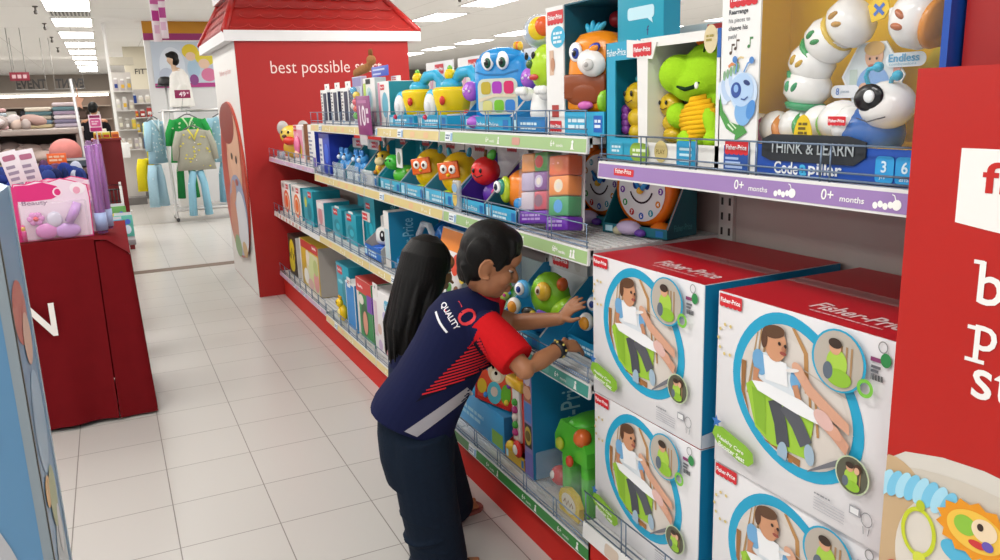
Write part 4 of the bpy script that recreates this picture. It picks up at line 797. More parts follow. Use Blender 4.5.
# small fish-like pack pieces between
# ================================================================ end bay, top
t = put('bear_toy', 'yellow toy bear with grey ears at the far end shelf', 'toy', 1.235, 6.33, 1.1655)
TT = turn(0, .06, 30) @ Mx.Scale(1.15, 4); yb_ = gl('e9c64a'); mb = MB(); mb.T = TT; mb.ell((0, .06, .07), (.09, .06, .07), gl('d8a83a')); mb.ell((0, .04, .155), (.09, .06, .065), yb_); mb.build('body', t)
for x in (-.1, .1):
    mb = MB(); mb.T = TT; mb.ell((x, .06, .2), (.05, .03, .05), gl('b9b5b2')); mb.build('ear', t)
mb = MB(); mb.T = TT; mb.ell((.03, -.01, .12), (.05, .03, .03), gl('d83a2c')); [mb.ell((x, -.012, .175), (.009, .006, .012), gl('1a1614')) for x in (-.03, .03)]; mb.ell((0, -.02, .15), (.02, .014, .012), gl('5a3a24')); mb.build('face', t)
mb = MB(); mb.box(-.1, .12, -.055, -.03, .0, .06, clear('bfe2ec', .4), .006); mb.build('clear_front', t)
t = put('pink_toy_box', 'white framed box with a pink toy at the far end shelf', 'boxed toy', 1.235, 5.85, 1.1655)
mb = ck(.3, .18, .26, 'e9dfe2', 'c9b8b0'); f = front(); mb.rect(f, -.14, .03, .14, .23, pr('e89ab4'), 1); mb.fp(f, -.14, .215, .1); mb.rect(rside(.15), .01, .02, .17, .27, pr('8a5a3a'), 2); mb.oval(f, -.02, .13, .07, .08, pr('f2c2d2'), 2); mb.oval(f, .05, .08, .05, .05, pr('e0c84a'), 3); mb.build('carton', t)
mb = MB(); mb.ell((0, -.012, .12), (.07, .02, .07), gl('ea7fa8')); mb.ell((.0, -.016, .06), (.05, .02, .03), gl('efb9a0')); mb.build('toy_face', t)
t = put('white_stand_box', 'white upright box with dark text next to the dark blue box', 'box', 1.21, 5.33, 1.1655)
mb = ck(.18, .1, .27, 'f0efee', '23399c'); f = front(); [mb.rect(f, -.08, .03 + .026 * k, -.02 + .02 * (k % 3), .042 + .026 * k, pr('8a90a8'), 1) for k in range(8)]; mb.rect(f, .02, .0, .085, .06, pr('6a4fb0'), 1); mb.build('carton', t)
for Y, lab, c in ((6.5, 'left of two white boxes with an orange circle', 'e8602c'), (6.12, 'right of two white boxes with an orange circle', 'e8702c')):
    t = put('ring_toy_box', lab + ' on the middle end shelf', 'boxed toy', 1.235, Y, .7205, 0, 'orange circle boxes')
    mb = ck(.33, .16, .25, 'ebe8e4', '2a96a8'); f = front(); mb.oval(f, .02, .1, .11, .09, pr(c), 1); mb.oval(f, .02, .1, .08, .065, pr('f2ddc8'), 2); mb.oval(f, .02, .1, .06, .05, pr(c), 3); mb.rect(f, -.16, .2, .16, .245, pr('d9d5d2'), 1); mb.oval(f, -.08, .22, .02, .018, pr('6a4a3a'), 2); mb.fp(f, .02, .2, .09); mb.build('carton', t)
t = put('teal_rattle_box', 'teal box with a yellow green rattle picture on the middle end shelf', 'box', 1.24, 5.74, .7205); mb = ck(.3, .2, .25, '2aa0b4', '1c8c9e'); f = front(); mb.oval(f, -.07, .16, .035, .04, pr('d0cf4a'), 1); mb.oval(f, .03, .1, .06, .06, pr('1a7f90'), 1); mb.fp(f, .02, .2, .1); mb.text(rside(.15), 'Fisher-Price', .03, .1, .035, pr('9fd8e2'), 2, w=.15); mb.build('carton', t)
t = put('small_gift_box', 'pale box with pink print at the right of the middle end shelf', 'box', 1.25, 5.42, .7205); mb = ck(.2, .18, .2, 'd9c9cc', '2496aa'); f = front(); mb.oval(f, 0, .1, .06, .06, pr('c88a90'), 1); mb.rect(f, -.09, .15, .09, .19, pr('ece8e6'), 1); mb.build('carton', t)
t = put('bee_toy_box', 'tall box with yellow and black toy at the low end shelf', 'boxed toy', 1.235, 6.45, .2155); mb = ck(.3, .2, .33, '3a2f28', 'dedbd6'); f = front(); mb.oval(f, .0, .2, .1, .1, pr('e8d02c'), 1); mb.oval(f, -.03, .1, .1, .07, pr('e0cf3a'), 1); [mb.oval(f, -.06 + .05 * k, .16 + .04 * (k % 2), .015, .03, pr('22201c'), 2) for k in range(4)]; mb.build('carton', t)
t = put('yellow_doll_box', 'wide yellow box with a pale doll toy behind clear film at the low end shelf', 'boxed toy', 1.235, 5.84, .2155); w = .6
mb = ck(w, .2, .36, 'd9b22c', 'b9b0a8'); f = front(); mb.rect(f, -w / 2, .3, w / 2, .36, pr('c2342c'), 1); mb.rect(f, -w / 2, .0, -.26, .36, pr('e9e6e2'), 2); mb.fp(f, .12, .31, .14); mb.rect(f, -.1, .01, w / 2 - .02, .29, pr('d8d4b0'), 1); mb.oval(f, -.04, .24, .06, .06, pr('e9ddd0'), 2); mb.oval(f, .1, .16, .12, .12, pr('cfd89a'), 2); mb.oval(f, .2, .1, .08, .08, pr('e09a9a'), 3); mb.oval(f, -.12, .09, .08, .06, pr('efeee8'), 3); mb.oval(f, .2, .2, .07, .06, pr('b9c47a'), 3); mb.oval(f, .02, .05, .09, .04, pr('d9b0a8'), 3); mb.build('carton', t)
# ================================================================ row C
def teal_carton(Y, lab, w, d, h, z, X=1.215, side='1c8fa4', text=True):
    t = put('teal_carton', lab, 'box', X, Y, z); mb = ck(w, d, h, '239bb0', side); f = front(); mb.fp(f, -w * .3, h * .75, w * .4); mb.oval(f, 0, h * .4, w * .3, h * .22, pr('1b8496'), 1); mb.oval(f, .02, h * .38, w * .18, h * .12, pr('2fb0c4'), 2)
    if text: mb.text(frame((w / 2, 0, 0), (0, 0, 1), (0, -1, 0), (1, 0, 0)), 'Fisher-Price', h * .12, -d * .62, d * .22, pr('7fc8d4'), 2, w=h * .7)
    mb.build('carton', t); mb = MB(); mb.box(-w * .2, w * .2, .004, .007, h, h + .012, pr('e4e4e2')); mb.build('card_tab', t)
teal_carton(4.98, 'left of two small teal boxes on the third shelf', .24, .16, .185, zc, 1.25); teal_carton(4.66, 'right of two small teal boxes on the third shelf', .24, .16, .185, zc, 1.25)
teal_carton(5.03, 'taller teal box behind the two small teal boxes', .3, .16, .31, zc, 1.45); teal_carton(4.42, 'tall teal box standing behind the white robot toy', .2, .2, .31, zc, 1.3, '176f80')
t = put('toy_pull_cart', 'white toy with a round eye on a blue base in an open carton', 'toy', 1.215, 4.12, zc)
tray(t, .3, .22, .27, .07, '2b6cc4', inner='d9d4d0', sidecol='b9b2ae', back='a8423c', logo=False, text='toy', cut=.8)
TT = turn(0, .1, 30); mb = MB(); mb.T = TT; mb.box(-.07, .07, .05, .15, .07, .17, gl('ececea'), .03); mb.tube([(-.04, .1, .16), (-.04, .1, .22), (0, .1, .24), (.04, .1, .22), (.04, .1, .16)], .012, gl('ececea')); mb.build('body', t)
mb = MB(); mb.T = TT; mb.ell((0, .045, .125), (.02, .008, .03), gl('22242a')); mb.ell((.004, .038, .132), (.006, .004, .01), gl('ffffff')); mb.build('eye', t)
mb = MB(); mb.T = TT; mb.box(-.09, .09, .03, .17, .006, .066, gl('2463c8'), .012); mb.build('base', t)
mb = MB(); mb.box(-.14, .0, -.004, -.001, .2, .25, pr('d8d2d0')); mb.fp(front(-.004), -.13, .205, .09); mb.box(-.145, -.135, -.004, .0, .06, .2, pr('d8d2d0')); mb.build('header_card', t)
t = put('blue_logo_box', 'teal blue box with pale upright lettering left of the girl', 'box', 1.215, 3.85, zc)
mb = ck(.08, .27, .29, 'e6e2de', '1b85b0'); f = front(); mb.rect(f, -.03, .05, .035, .2, pr('b9d0d8'), 1); mb.text(frame((.04, 0, 0), (0, 0, 1), (0, -1, 0), (1, 0, 0)), 'Fisher-Price', .03, -.13, .06, pr('8fd0e8'), 2, w=.22); mb.build('carton', t)
t = put('play_gym_box', 'open blue tray with clear domed activity toy behind the girl', 'toy', 1.215, 3.5, zc)
tray(t, .42, .3, .27, .07, '2f8fd0', inner='1d72b8', sidecol='1c78b8', back='1b6aa8', logo=False)
mb = MB(); mb.tube([(-.16, .1, .05), (-.15, .1, .19), (-.08, .1, .25), (.0, .1, .25), (.06, .1, .19), (.07, .1, .05)], .016, clear('e6ecf2', .5)); mb.build('clear_arch', t)
mb = MB(); mb.ell((-.1, .07, .13), (.05, .03, .05), gl('c93a34')); mb.ell((-.09, .045, .15), (.02, .012, .02), gl('f0eae6')); mb.tube([(-.13, .05, .16), (-.07, .05, .18)], .01, gl('e9e9e9')); mb.build('car_toy', t)
mb = MB(); mb.tube([(.02, .14, .1), (.05, .13, .2), (.11, .13, .24), (.17, .13, .2), (.19, .14, .1)], .03, gl('1f6fc0')); mb.ell((.08, .06, .12), (.05, .04, .06), gl('c9b87a')); mb.ell((.09, .03, .16), (.04, .02, .022), gl('7fae4a')); mb.build('cushion_arch', t)
mb = MB(); mb.T = Mx.Translation((.05, .28, .235)) @ rotm(ax=-12); mb.box(-.2, .2, 0, .006, 0, .1, pr('e0dbd9')); mb.fp(front(0), -.08, .04, .08); mb.build('header_card', t)
t = put('picture_book', 'leaning boxed book set with orange and green covers between the children', 'book', 1.2, 3.06, zc + .009, 0)
mb = MB(); mb.T = rotm(ax=-14, ay=0); mb.box(-.15, .15, 0, .03, 0, .29, pr('e4dedd'), .004); f = front(); mb.rect(f, -.145, .2, .145, .285, pr('e8862c'), 1); [mb.oval(f, -.1 + .08 * k, .15 - .02 * (k % 2), .04, .045, pr(c), 1 + k % 3, 20) for k, c in enumerate(('8a4a2c', '6aa83a', 'd8482c', 'eed04a'))]; mb.rect(f, -.14, .02, .14, .08, pr('e9e6e4'), 4); [mb.oval(f, -.1 + .07 * k, .05, .025, .02, pr(c), 5) for k, c in enumerate(('4a8a3a', 'c97a3a', '5a9a4a', '8a5a3a'))]; mb.rect(f, -.145, .005, .145, .02, pr('2f7fc4'), 5); mb.rect(rside(.15), .002, .0, .028, .28, pr('d9d9dc'), 1); mb.build('book', t)
mb = MB(); mb.box(-.13, .13, .1, .17, -.008, .2, pr('1d72b8'), .004); mb.build('support_box', t)
t = put('frog_pack', 'bright green frog toy in a blue tray below the boy\'s chin', 'toy', 1.21, 2.675, zc)
tray(t, .28, .24, .2, .05, '1f84bc', inner='227fb0', sidecol='1b7cb4', back='b8c9cc', logo=False, cut=1.0)
TT = turn(0, .1, 30); mb = MB(); mb.T = TT; mb.ell((0, .09, .07), (.085, .07, .055), gl('4fc83c')); mb.ell((-.01, .05, .13), (.06, .045, .036), gl('5ad044')); mb.build('body', t)
mb = MB(); mb.T = TT; mb.ell((.03, .03, .11), (.03, .02, .024), gl('c9d85a')); [mb.ell((.02 + .025 * k, .012, .12 - .012 * (k % 2)), (.007, .005, .007), gl(c)) for k, c in enumerate(('e0c23a', 'c93a8a', '3a8ad0'))]; mb.build('buttons', t)
mb = MB(); mb.add([(-.14, .02, .05), (.14, .02, .05), (.14, .22, .21), (-.14, .22, .21)], [(0, 1, 2, 3)], clear('e4ecee', .3)); mb.build('clear_cover', t)
def bird(Y, lab, X=1.2, rz=0):
    t = put('parrot_toy', lab, 'toy', X, Y, zc, rz, 'green and blue bird toys'); w = .3
    tray(t, w, .22, .27, .05, '1d8fc0', inner='1b80b0', sidecol='2290c4', back='d8d6d8', logo=False, text='learn', cut=.85)
    mb = MB(); mb.box(-.13, .13, .2, .206, .22, .29, pr('c8c4c4')); mb.fp(front(.2), -.1, .23, .11); mb.oval(front(.2), .07, .25, .02, .02, pr('b9b4b0'), 1); mb.build('header_card', t)
    TT = turn(0, .1, 30) @ Mx.Translation((.01, 0, 0)); mb = MB(); mb.T = TT; mb.ell((.02, .1, .15), (.075, .05, .085), gl('8ac926')); mb.ell((.075, .1, .1), (.055, .05, .06), gl('a9dc2c')); mb.ell((.0, .1, .06), (.08, .06, .05), gl('2f8ac0')); mb.build('body', t)
    mb = MB(); mb.T = TT; [mb.ell((x, .05, .175), (.03, .02, .034), gl(c)) for x, c in ((-.06, '4fa8e0'), (.022, 'e8b83a'))]; mb.ell((-.062, .03, .18), (.019, .012, .023), gl('f4f6fa')); mb.ell((-.06, .02, .18), (.009, .006, .012), gl('1c3a8a')); mb.ell((.01, .035, .18), (.012, .008, .016), gl('f0dcc0')); mb.ell((.012, .028, .18), (.006, .005, .008), gl('6a3a1c')); mb.build('eye', t)
    mb = MB(); mb.T = TT; mb.ell((-.085, .03, .118), (.026, .02, .03), gl('f1ede6')); mb.ell((-.085, .016, .116), (.018, .012, .022), gl('e89a2c')); mb.build('beak', t)
    mb = MB(); mb.T = TT; mb.box(.0, .045, .03, .045, .07, .11, gl('7a4fc0'), .006, rotm(ay=15)); mb.build('wing_button', t)
    for nm_, c_, r_, k_ in (('smile', (-.03, .035, .1), (.03, .012, .018), '2c2a24'), ('crest', (.08, .08, .2), (.02, .02, .024), 'e8682c'), ('button', (-.01, .03, .1), (.012, .01, .01), 'e0c83a')): mb = MB(); mb.T = TT; mb.ell(c_, r_, gl(k_)); mb.build(nm_, t)
bird(2.372, 'green and blue bird toy in a blue tray just above the boy\'s far arm'); bird(2.062, 'green and blue bird toy the boy is reaching for beside the big box', 1.3, 0)
t = put('green_round_toy', 'dark green round toy at the back of the third shelf', 'toy', 1.47, 2.5, zc); mb = ck(.24, .16, .1, '2a3a34', '23302c'); mb.fp(front(), -.1, .03, .12); mb.build('carton', t)
mb = MB(); mb.ell((0, .08, .155), (.085, .06, .06), gl('4f9a34')); mb.ell((-.03, .03, .18), (.012, .01, .014), gl('e8ead8')); mb.ell((.03, .03, .18), (.012, .01, .014), gl('e8ead8')); mb.tube([(-.05, .03, .145), (0, .016, .13), (.05, .03, .145)], .004, gl('1f4a1c'), n=6); mb.build('dome', t)
# ================================================================ row D
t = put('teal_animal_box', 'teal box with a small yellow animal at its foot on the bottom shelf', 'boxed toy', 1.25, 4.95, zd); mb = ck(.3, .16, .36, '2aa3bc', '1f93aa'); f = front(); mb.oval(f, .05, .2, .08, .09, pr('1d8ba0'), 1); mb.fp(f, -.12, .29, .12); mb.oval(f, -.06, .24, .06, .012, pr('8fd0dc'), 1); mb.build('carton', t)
mb = MB(); y = gl('f0c41c'); mb.ell((.06, -.03, .06), (.045, .03, .055), y); mb.ell((.05, -.045, .125), (.034, .024, .03), y); [mb.ell((.05 + d, -.04, .16), (.008, .008, .014), gl('d89a1c')) for d in (-.02, .02)]; [mb.ell((.05 + d, -.066, .13), (.004, .003, .006), gl('1a1a1a')) for d in (-.012, .01)]; mb.build('animal', t)
mb = MB(); mb.ell((.06, -.056, .06), (.024, .008, .03), gl('f6e6a0')); mb.build('belly', t)
t = put('plain_blue_box', 'plain blue box with white rim on the bottom shelf', 'box', 1.215, 4.66, zd); mb = ck(.2, .14, .3, 'e6e6e4', '2a86c8'); f = front(); mb.rect(f, -.085, .015, .09, .29, pr('2384cc'), 1); mb.rect(rside(.1), .02, .01, .13, .29, pr('1d7ac0'), 2); mb.build('carton', t); mb = MB(); mb.box(-.05, .02, -.002, .001, .27, .33, pr('ecebea')); mb.bars(front(-.002), -.04, .305, .05, .007, 2, pr('c03a34'), 1); mb.build('price_flag', t)
t = put('toy_garage_box', 'red topped box with green and purple toy picture on the bottom shelf', 'boxed toy', 1.215, 4.36, zd)
mb = ck(.3, .2, .37, 'd9d6d2', '2a8a4a', 'c4322c'); f = front(); mb.rect(f, -.15, .29, .15, .37, pr('c9342c'), 1); mb.fp(f, -.12, .3, .12); mb.rect(f, -.1, .02, .15, .29, pr('2f8a4a'), 1); mb.rect(f, .06, .2, .15, .3, pr('7a3fb0'), 2); mb.oval(f, .0, .14, .07, .1, pr('1f5a34'), 2); mb.oval(f, .01, .12, .045, .07, pr('d8927a'), 3); mb.oval(f, -.05, .25, .05, .03, pr('e2d8d0'), 3); mb.rect(rside(.15), .0, .2, .2, .3, pr('7a3fb0'), 2); mb.build('carton', t)
t = put('white_baby_box', 'white box with a blue bubble and baby pictures behind the girl', 'boxed toy', 1.215, 3.98, zd)
mb = ck(.4, .22, .37, 'e9e6e6', 'd9d5d6'); f = front(); mb.rrect(f, .0, .27, .16, .34, pr('5aaed0'), 1, .5); mb.text(f, 'Fisher-Price', .015, .295, .025, pr('e2f2f8'), 2, w=.13); [mb.oval(f, -.1 + .1 * (k % 3), .06 + .09 * (k // 2), .035, .03, pr(c), 1) for k, c in enumerate(('c9b0d0', 'd89aa0', 'a9c8d8', 'd8b8a8', 'b8b0d8'))]; mb.rect(f, -.19, .1, -.13, .3, pr('d8c0cc'), 1); mb.build('carton', t); mb = MB(); mb.box(-.18, -.1, -.002, .001, .33, .4, pr('e8e4e2')); mb.oval(front(-.002), -.14, .38, .012, .008, pr('8a8a8a'), 1); mb.build('hang_tab', t)
t = put('purple_toy_box', 'purple and white box on the bottom shelf hidden behind the children', 'box', 1.215, 3.4, zd); mb = ck(.4, .2, .34, 'c9bcd8', '6a4aa8'); mb.fp(front(), -.1, .27, .14); mb.oval(front(), 0, .14, .1, .08, pr('8a6ac0'), 1); mb.build('carton', t)
t = put('blue_tray_box', 'wide blue box lying flat under the puppy book', 'box', 1.245, 2.84, zd); mb = ck(.46, .26, .15, '3f9fd8', '2a86c4', '2f9cd8'); f = front(); mb.bars(f, -.2, .07, .24, .016, 2, pr('9fd0ea'), 1); mb.rect(f, .12, .01, .22, .07, pr('7fb03a'), 1); mb.oval(f, -.17, .1, .04, .03, pr('d8dce8'), 1); g = top(.15); mb.rect(g, -.2, .02, .1, .1, pr('4aaee0'), 1); mb.build('carton', t)
t = put('puppy_book', 'red shaped toy book with a puppy face at the boy\'s waist', 'toy', 1.262, 2.735, zd + .159)
mb = MB(); mb.T = turn(0, 0, 14) @ rotm(ax=-10); P = [(-.12, .0), (.1, .0), (.125, .06), (.12, .16), (.08, .225), (-.02, .245), (-.1, .21), (-.135, .12)]; F = front(0); mb.prism(P, F, -.04, 0, gl('cf2f2c')); mb.poly(F, [(u * .86, .015 + v * .88) for u, v in P], gl('e8563a'), 1)
mb.oval(F, .0, .14, .055, .05, gl('e3cba8'), 3); mb.oval(F, -.06, .165, .026, .04, gl('6a86c4'), 2, 25); mb.oval(F, .065, .17, .026, .04, gl('6a86c4'), 2, -25); mb.oval(F, .0, .12, .03, .022, gl('f3e6d2'), 4); mb.oval(F, .0, .13, .01, .008, gl('2a1a14'), 5)
for u in (-.022, .022): mb.oval(F, u, .153, .008, .01, gl('2a1a14'), 4)
mb.oval(F, .0, .05, .045, .045, gl('5ab8c8'), 3); mb.oval(F, .0, .055, .022, .02, gl('e2d0c0'), 4); mb.oval(F, .07, .06, .03, .04, gl('6fb83a'), 3); mb.oval(F, -.08, .06, .03, .03, gl('e8c23a'), 3); mb.build('book', t)
for u, v, c in ((.08, .03, 'e8c83a'), (-.05, .03, '3a8ad0'), (.085, .1, '9a4ac0')): mb = MB(); mb.T = turn(0, 0, 14) @ rotm(ax=-10); mb.ell((u, -.004, v), (.012, .008, .012), gl(c)); mb.build('button', t)
t = put('red_tower_toy', 'red and yellow toy tower in a carton beside the puppy book', 'toy', 1.24, 2.51, zd)
tray(t, .16, .24, .3, .05, 'd8b02c', inner='a8322a', sidecol='b9342c', back='b8342c', logo=False, cut=.7)
mb = MB(); mb.box(-.065, .06, .02, .1, .05, .3, gl('d2352c'), .015); mb.box(-.03, .03, .01, .03, .09, .3, gl('e8e0da'), .006); mb.build('tower', t)
mb = MB(); mb.box(-.07, .065, .0, .06, .3, .34, gl('e8b52c'), .01); mb.ell((.02, .04, .35), (.04, .03, .02), gl('e0862c')); mb.build('roof', t)
mb = MB(); [mb.ell((.0, .006, .13 + .03 * k), (.016, .012, .014), gl(c)) for k, c in enumerate(('c23a80', '4aa83a', 'e8dcd0', 'c23a80', '4aa83a'))]; mb.ell((.03, -.002, .075), (.03, .014, .034), gl('d8302a')); mb.ell((-.03, 0, .065), (.03, .016, .02), gl('e8c02c')); mb.ell((.03, -.012, .075), (.018, .008, .02), gl('efe8e0')); mb.build('bead', t)
t = put('big_blue_box', 'big blue box with large pale upright lettering on the bottom shelf', 'box', 1.235, 2.385, zd)
mb = ck(.06, .4, .43, '8f83b8', '1e82b4'); f = front(); mb.rect(f, -.029, .0, .029, .1, pr('7a6fb4'), 1); mb.rect(f, -.026, .12, .026, .21, pr('2a2a30'), 1); mb.oval(f, 0, .165, .024, .036, pr('c9b04a'), 2); mb.oval(f, 0, .165, .02, .02, pr('6a5a2c'), 3); mb.rect(f, -.026, .22, .026, .29, pr('4a7fc0'), 1); mb.rect(f, -.026, .295, .026, .36, pr('a8623c'), 1); mb.oval(f, 0, .39, .025, .034, pr('c8b8c0'), 1); mb.oval(f, 0, .33, .03, .024, pr('d8a080'), 2)
mb.text(frame((.03, 0, 0), (0, 0, 1), (0, -1, 0), (1, 0, 0)), 'Fisher-Price', .055, -.2, .082, pr('a9dcec'), 3, w=.33); mb.build('carton', t)
t = put('green_house_toy', 'lime green toy house with yellow sign in a clear tray', 'toy', 1.225, 2.14, zd)
gh = gl('5cc83c'); mb = MB(); mb.box(-.14, .13, -.0, .24, .0, .006, pr('c8c4be')); mb.build('card_base', t)
mb = MB(); mb.box(-.03, .02, .02, .2, .006, .22, gh, .012); mb.box(.09, .13, .02, .2, .006, .22, gh, .012); mb.box(-.03, .13, .12, .2, .006, .22, gl('8f979c'), .01); mb.prism([(-.05, .2), (.15, .2), (.15, .25), (.11, .315), (-.01, .315), (-.05, .25)], front(.01), -.19, .0, gh); mb.ell((.05, .1, .31), (.06, .09, .03), gh); mb.build('house', t)
mb = MB(); mb.prism([(.0, .0), (.12, .0), (.125, .05), (.1, .085), (.05, .095), (.01, .08), (-.005, .05)], front(-.005), -.02, 0, gl('e8c62c')); F = front(-.005); mb.oval(F, .06, .045, .045, .034, gl('f0e8d0'), 1); mb.band(F, [(.03, .04), (.04, .056), (.05, .036), (.06, .056), (.07, .036), (.08, .054), (.09, .04)], .006, gl('8a5a2c'), 2); mb.build('name_sign', t)
for c_, r_, k_ in (((.0, .0, .235), (.02, .012, .022), 'c2c83a'), ((.07, -.005, .2), (.016, .012, .02), 'd8482c'), ((.11, .02, .29), (.03, .03, .03), 'e06a2c')): mb = MB(); mb.ell(c_, r_, gl(k_)); mb.build('flower_button', t)
mb = MB(); mb.ell((-.085, .05, .07), (.04, .035, .035), gl('d8302a')); mb.ell((-.09, .03, .075), (.02, .018, .018), gl('f0e6e0')); mb.ell((-.08, .1, .12), (.035, .03, .03), gl('c23a4a')); mb.build('car_toy', t)
mb = MB(); mb.box(-.145, .145, -.02, .24, .002, .15, clear('dfe6ea', .16), .01); mb.build('clear_tray', t)
t = put('red_toy_ball', 'red flower toy at the back beside the lime toy house', 'toy', 1.5, 2.03, zd); mb = ck(.2, .12, .3, '33302c', '2a2826'); mb.build('carton', t); mb = MB(); [mb.ell((.045 * math.cos(k), .05, .36 + .03 * math.sin(k)), (.03, .03, .03), gl('c22f38')) for k in (0, 1.6, 3.1, 4.7)]; mb.build('flower', t)
# ================================================================ big booster seat boxes
def booster(X, Y, z, lab, rz=0):
    t = put('booster_seat_box', lab, 'box', X, Y, z, rz, 'red topped seat boxes'); w, d, h = .468, .438, .405
    mb = MB(); wh = pr('eae8e8'); mb.box(-w / 2, w / 2, 0, d, 0, h, pr('e4e2e4'), .002)
    mb.rect(rside(w / 2), .002, .001, d - .002, h - .001, pr('1b88b4'), 1); mb.poly(rside(w / 2), [(.002, .001), (d - .002, .001), (d - .002, .09), (.002, .035)], pr('e2e4e8'), 2)
    mb.rect(frame((-w / 2, 0, 0), (0, -1, 0), (0, 0, 1), (-1, 0, 0)), -d + .002, .001, -.002, h - .001, pr('1b88b4'), 1)
    g = top(h); mb.rect(g, -w / 2 + .001, .001, w / 2 - .001, d - .001, pr('c41425'), 1); mb.band(g, [(-w / 2, d / 2), (w / 2, d / 2)], .003, pr('9c0f1d'), 2)
    mb.text(g, 'Fisher-Price', -.03, .055, .05, pr('f0dada'), 2, w=.23, bold=.02, ang=0); mb.bars(g, -.01, .036, .17, .006, 1, pr('e6b4b8'), 2)
    f = frame((-w / 2, 0, 0), (1, 0, 0), (0, 0, 1), (0, -1, 0)); cy = pr('1fa3cb')
    # pear shaped cyan ring and the photograph inside it
    def pear(s, cx=.228, cz=.232):
        P = []
        for k in range(48):
            a = 2 * PI * k / 48; r = 1 + .03 * math.cos(2 * a); P.append((cx + .168 * s * r * math.cos(a) * (1 - .1 * math.sin(a)) + .025 * s * -math.sin(a), cz + .166 * s * math.sin(a)))
        return P
    mb.poly(f, pear(1.0), cy, 1); I = pear(.86); mb.poly(f, I, pr('d8cfc6'), 2)
    def clipo(pts, c, l):   # keep the picture inside the ring's opening
        Q = []
        for u, v in pts:
            du, dv = u - .228, v - .232; a = math.atan2(dv, du)
            m = min(I, key=lambda p: abs(((math.atan2(p[1] - .232, p[0] - .228) - a + PI) % (2 * PI)) - PI)); R = math.hypot(m[0] - .228, m[1] - .232); r = math.hypot(du, dv); k = min(1, R / max(r, 1e-6)); Q.append((.228 + du * k, .232 + dv * k))
        mb.poly(f, Q, pr(c), l)
    def ov(u, v, ru, rv, c, l, a=0, n=22):
        ca, sa = math.cos(math.radians(a)), math.sin(math.radians(a)); clipo([(u + ru * math.cos(2 * PI * k / n) * ca - rv * math.sin(2 * PI * k / n) * sa, v + ru * math.cos(2 * PI * k / n) * sa + rv * math.sin(2 * PI * k / n) * ca) for k in range(n)], c, l)
    def bd(pts, wd, c, l):
        p = [V(q) for q in pts]; A = []; B = []
        for i, q in enumerate(p): d_ = (p[min(i + 1, len(p) - 1)] - p[max(i - 1, 0)]).normalized(); nn = V((-d_.y, d_.x)) * wd / 2; A.append(q + nn); B.append(q - nn)
        for i in range(len(p) - 1): clipo([A[i][:], A[i + 1][:], B[i + 1][:], B[i][:]], c, l)
    clipo([(.08, .3), (.15, .39), (.4, .39), (.4, .2), (.26, .22), (.2, .3)], 'dcd4cc', 3)
    for k in range(5): bd([(.105 + .018 * k, .2), (.112 + .02 * k, .36)], .007, 'b08a5c', 4)
    bd([(.225, .38), (.26, .33), (.268, .25)], .011, 'b98a54', 4); bd([(.3, .385), (.3, .3)], .003, 'b9b0a6', 4); bd([(.24, .3), (.39, .28)], .003, 'c4bbb0', 4); [bd([(.275 + .014 * k, .25), (.285 + .016 * k, .17)], .006, 'b98a54', 4) for k in range(2)]
    bd([(.09, .27), (.088, .2), (.1, .14), (.16, .106), (.26, .098)], .016, '9a6a3c', 4); bd([(.15, .1), (.15, .06)], .012, 'a8743f', 4); bd([(.235, .1), (.235, .065)], .012, 'a8743f', 4)
    clipo([(.1, .22), (.13, .13), (.18, .11), (.28, .115), (.29, .2), (.26, .23), (.13, .24)], '9cc83a', 5); clipo([(.118, .22), (.135, .14), (.165, .125), (.16, .21)], '86b42e', 6)
    bd([(.185, .21), (.205, .165), (.215, .12)], .036, '4a4c54', 7); bd([(.215, .21), (.25, .18), (.275, .145)], .036, '55575f', 7); ov(.214, .105, .014, .024, '9fb6c8', 8, -5); ov(.285, .128, .013, .022, '9fb6c8', 8, 10); ov(.22, .082, .016, .009, '7f98ac', 8)
    clipo([(.128, .3), (.155, .305), (.23, .29), (.24, .23), (.15, .235), (.125, .26)], 'dfe6ec', 7); ov(.14, .28, .02, .028, '6fa8d4', 8, 20); ov(.24, .27, .014, .024, '6fa8d4', 8); clipo([(.15, .3), (.215, .298), (.222, .25), (.16, .248)], 'f0f1f3', 9)
    bd([(.133, .265), (.13, .24), (.165, .228)], .018, 'c48a66', 9); bd([(.24, .26), (.25, .235), (.24, .226)], .016, 'c48a66', 9)
    ov(.184, .33, .03, .036, 'cf9672', 10); ov(.178, .356, .031, .014, '5f4029', 11, 10); ov(.153, .335, .009, .02, '5a3a26', 11); ov(.196, .335, .004, .004, '2a1c14', 12); ov(.212, .333, .004, .004, '2a1c14', 12); ov(.207, .317, .009, .004, '9a4a40', 12); ov(.207, .326, .005, .006, 'b97a5a', 12)
    clipo([(.122, .235), (.16, .242), (.26, .235), (.325, .215), (.315, .2), (.25, .203), (.14, .218)], 'f1f2f4', 11)
    bd([(.25, .292), (.28, .262), (.33, .236), (.39, .215)], .024, 'd8a388', 12); ov(.25, .293, .02, .013, 'dba88c', 13, -40); ov(.235, .29, .018, .004, 'e8e4e2', 14, 15); bd([(.31, .216), (.345, .198), (.395, .168)], .026, 'd09a80', 12); ov(.345, .2, .02, .012, 'dba48a', 13, -30); ov(.318, .215, .026, .016, 'e0b8b0', 13, -25)
    clipo([(.29, .1), (.33, .13), (.39, .15), (.4, .1), (.3, .05)], '6f7078', 12)
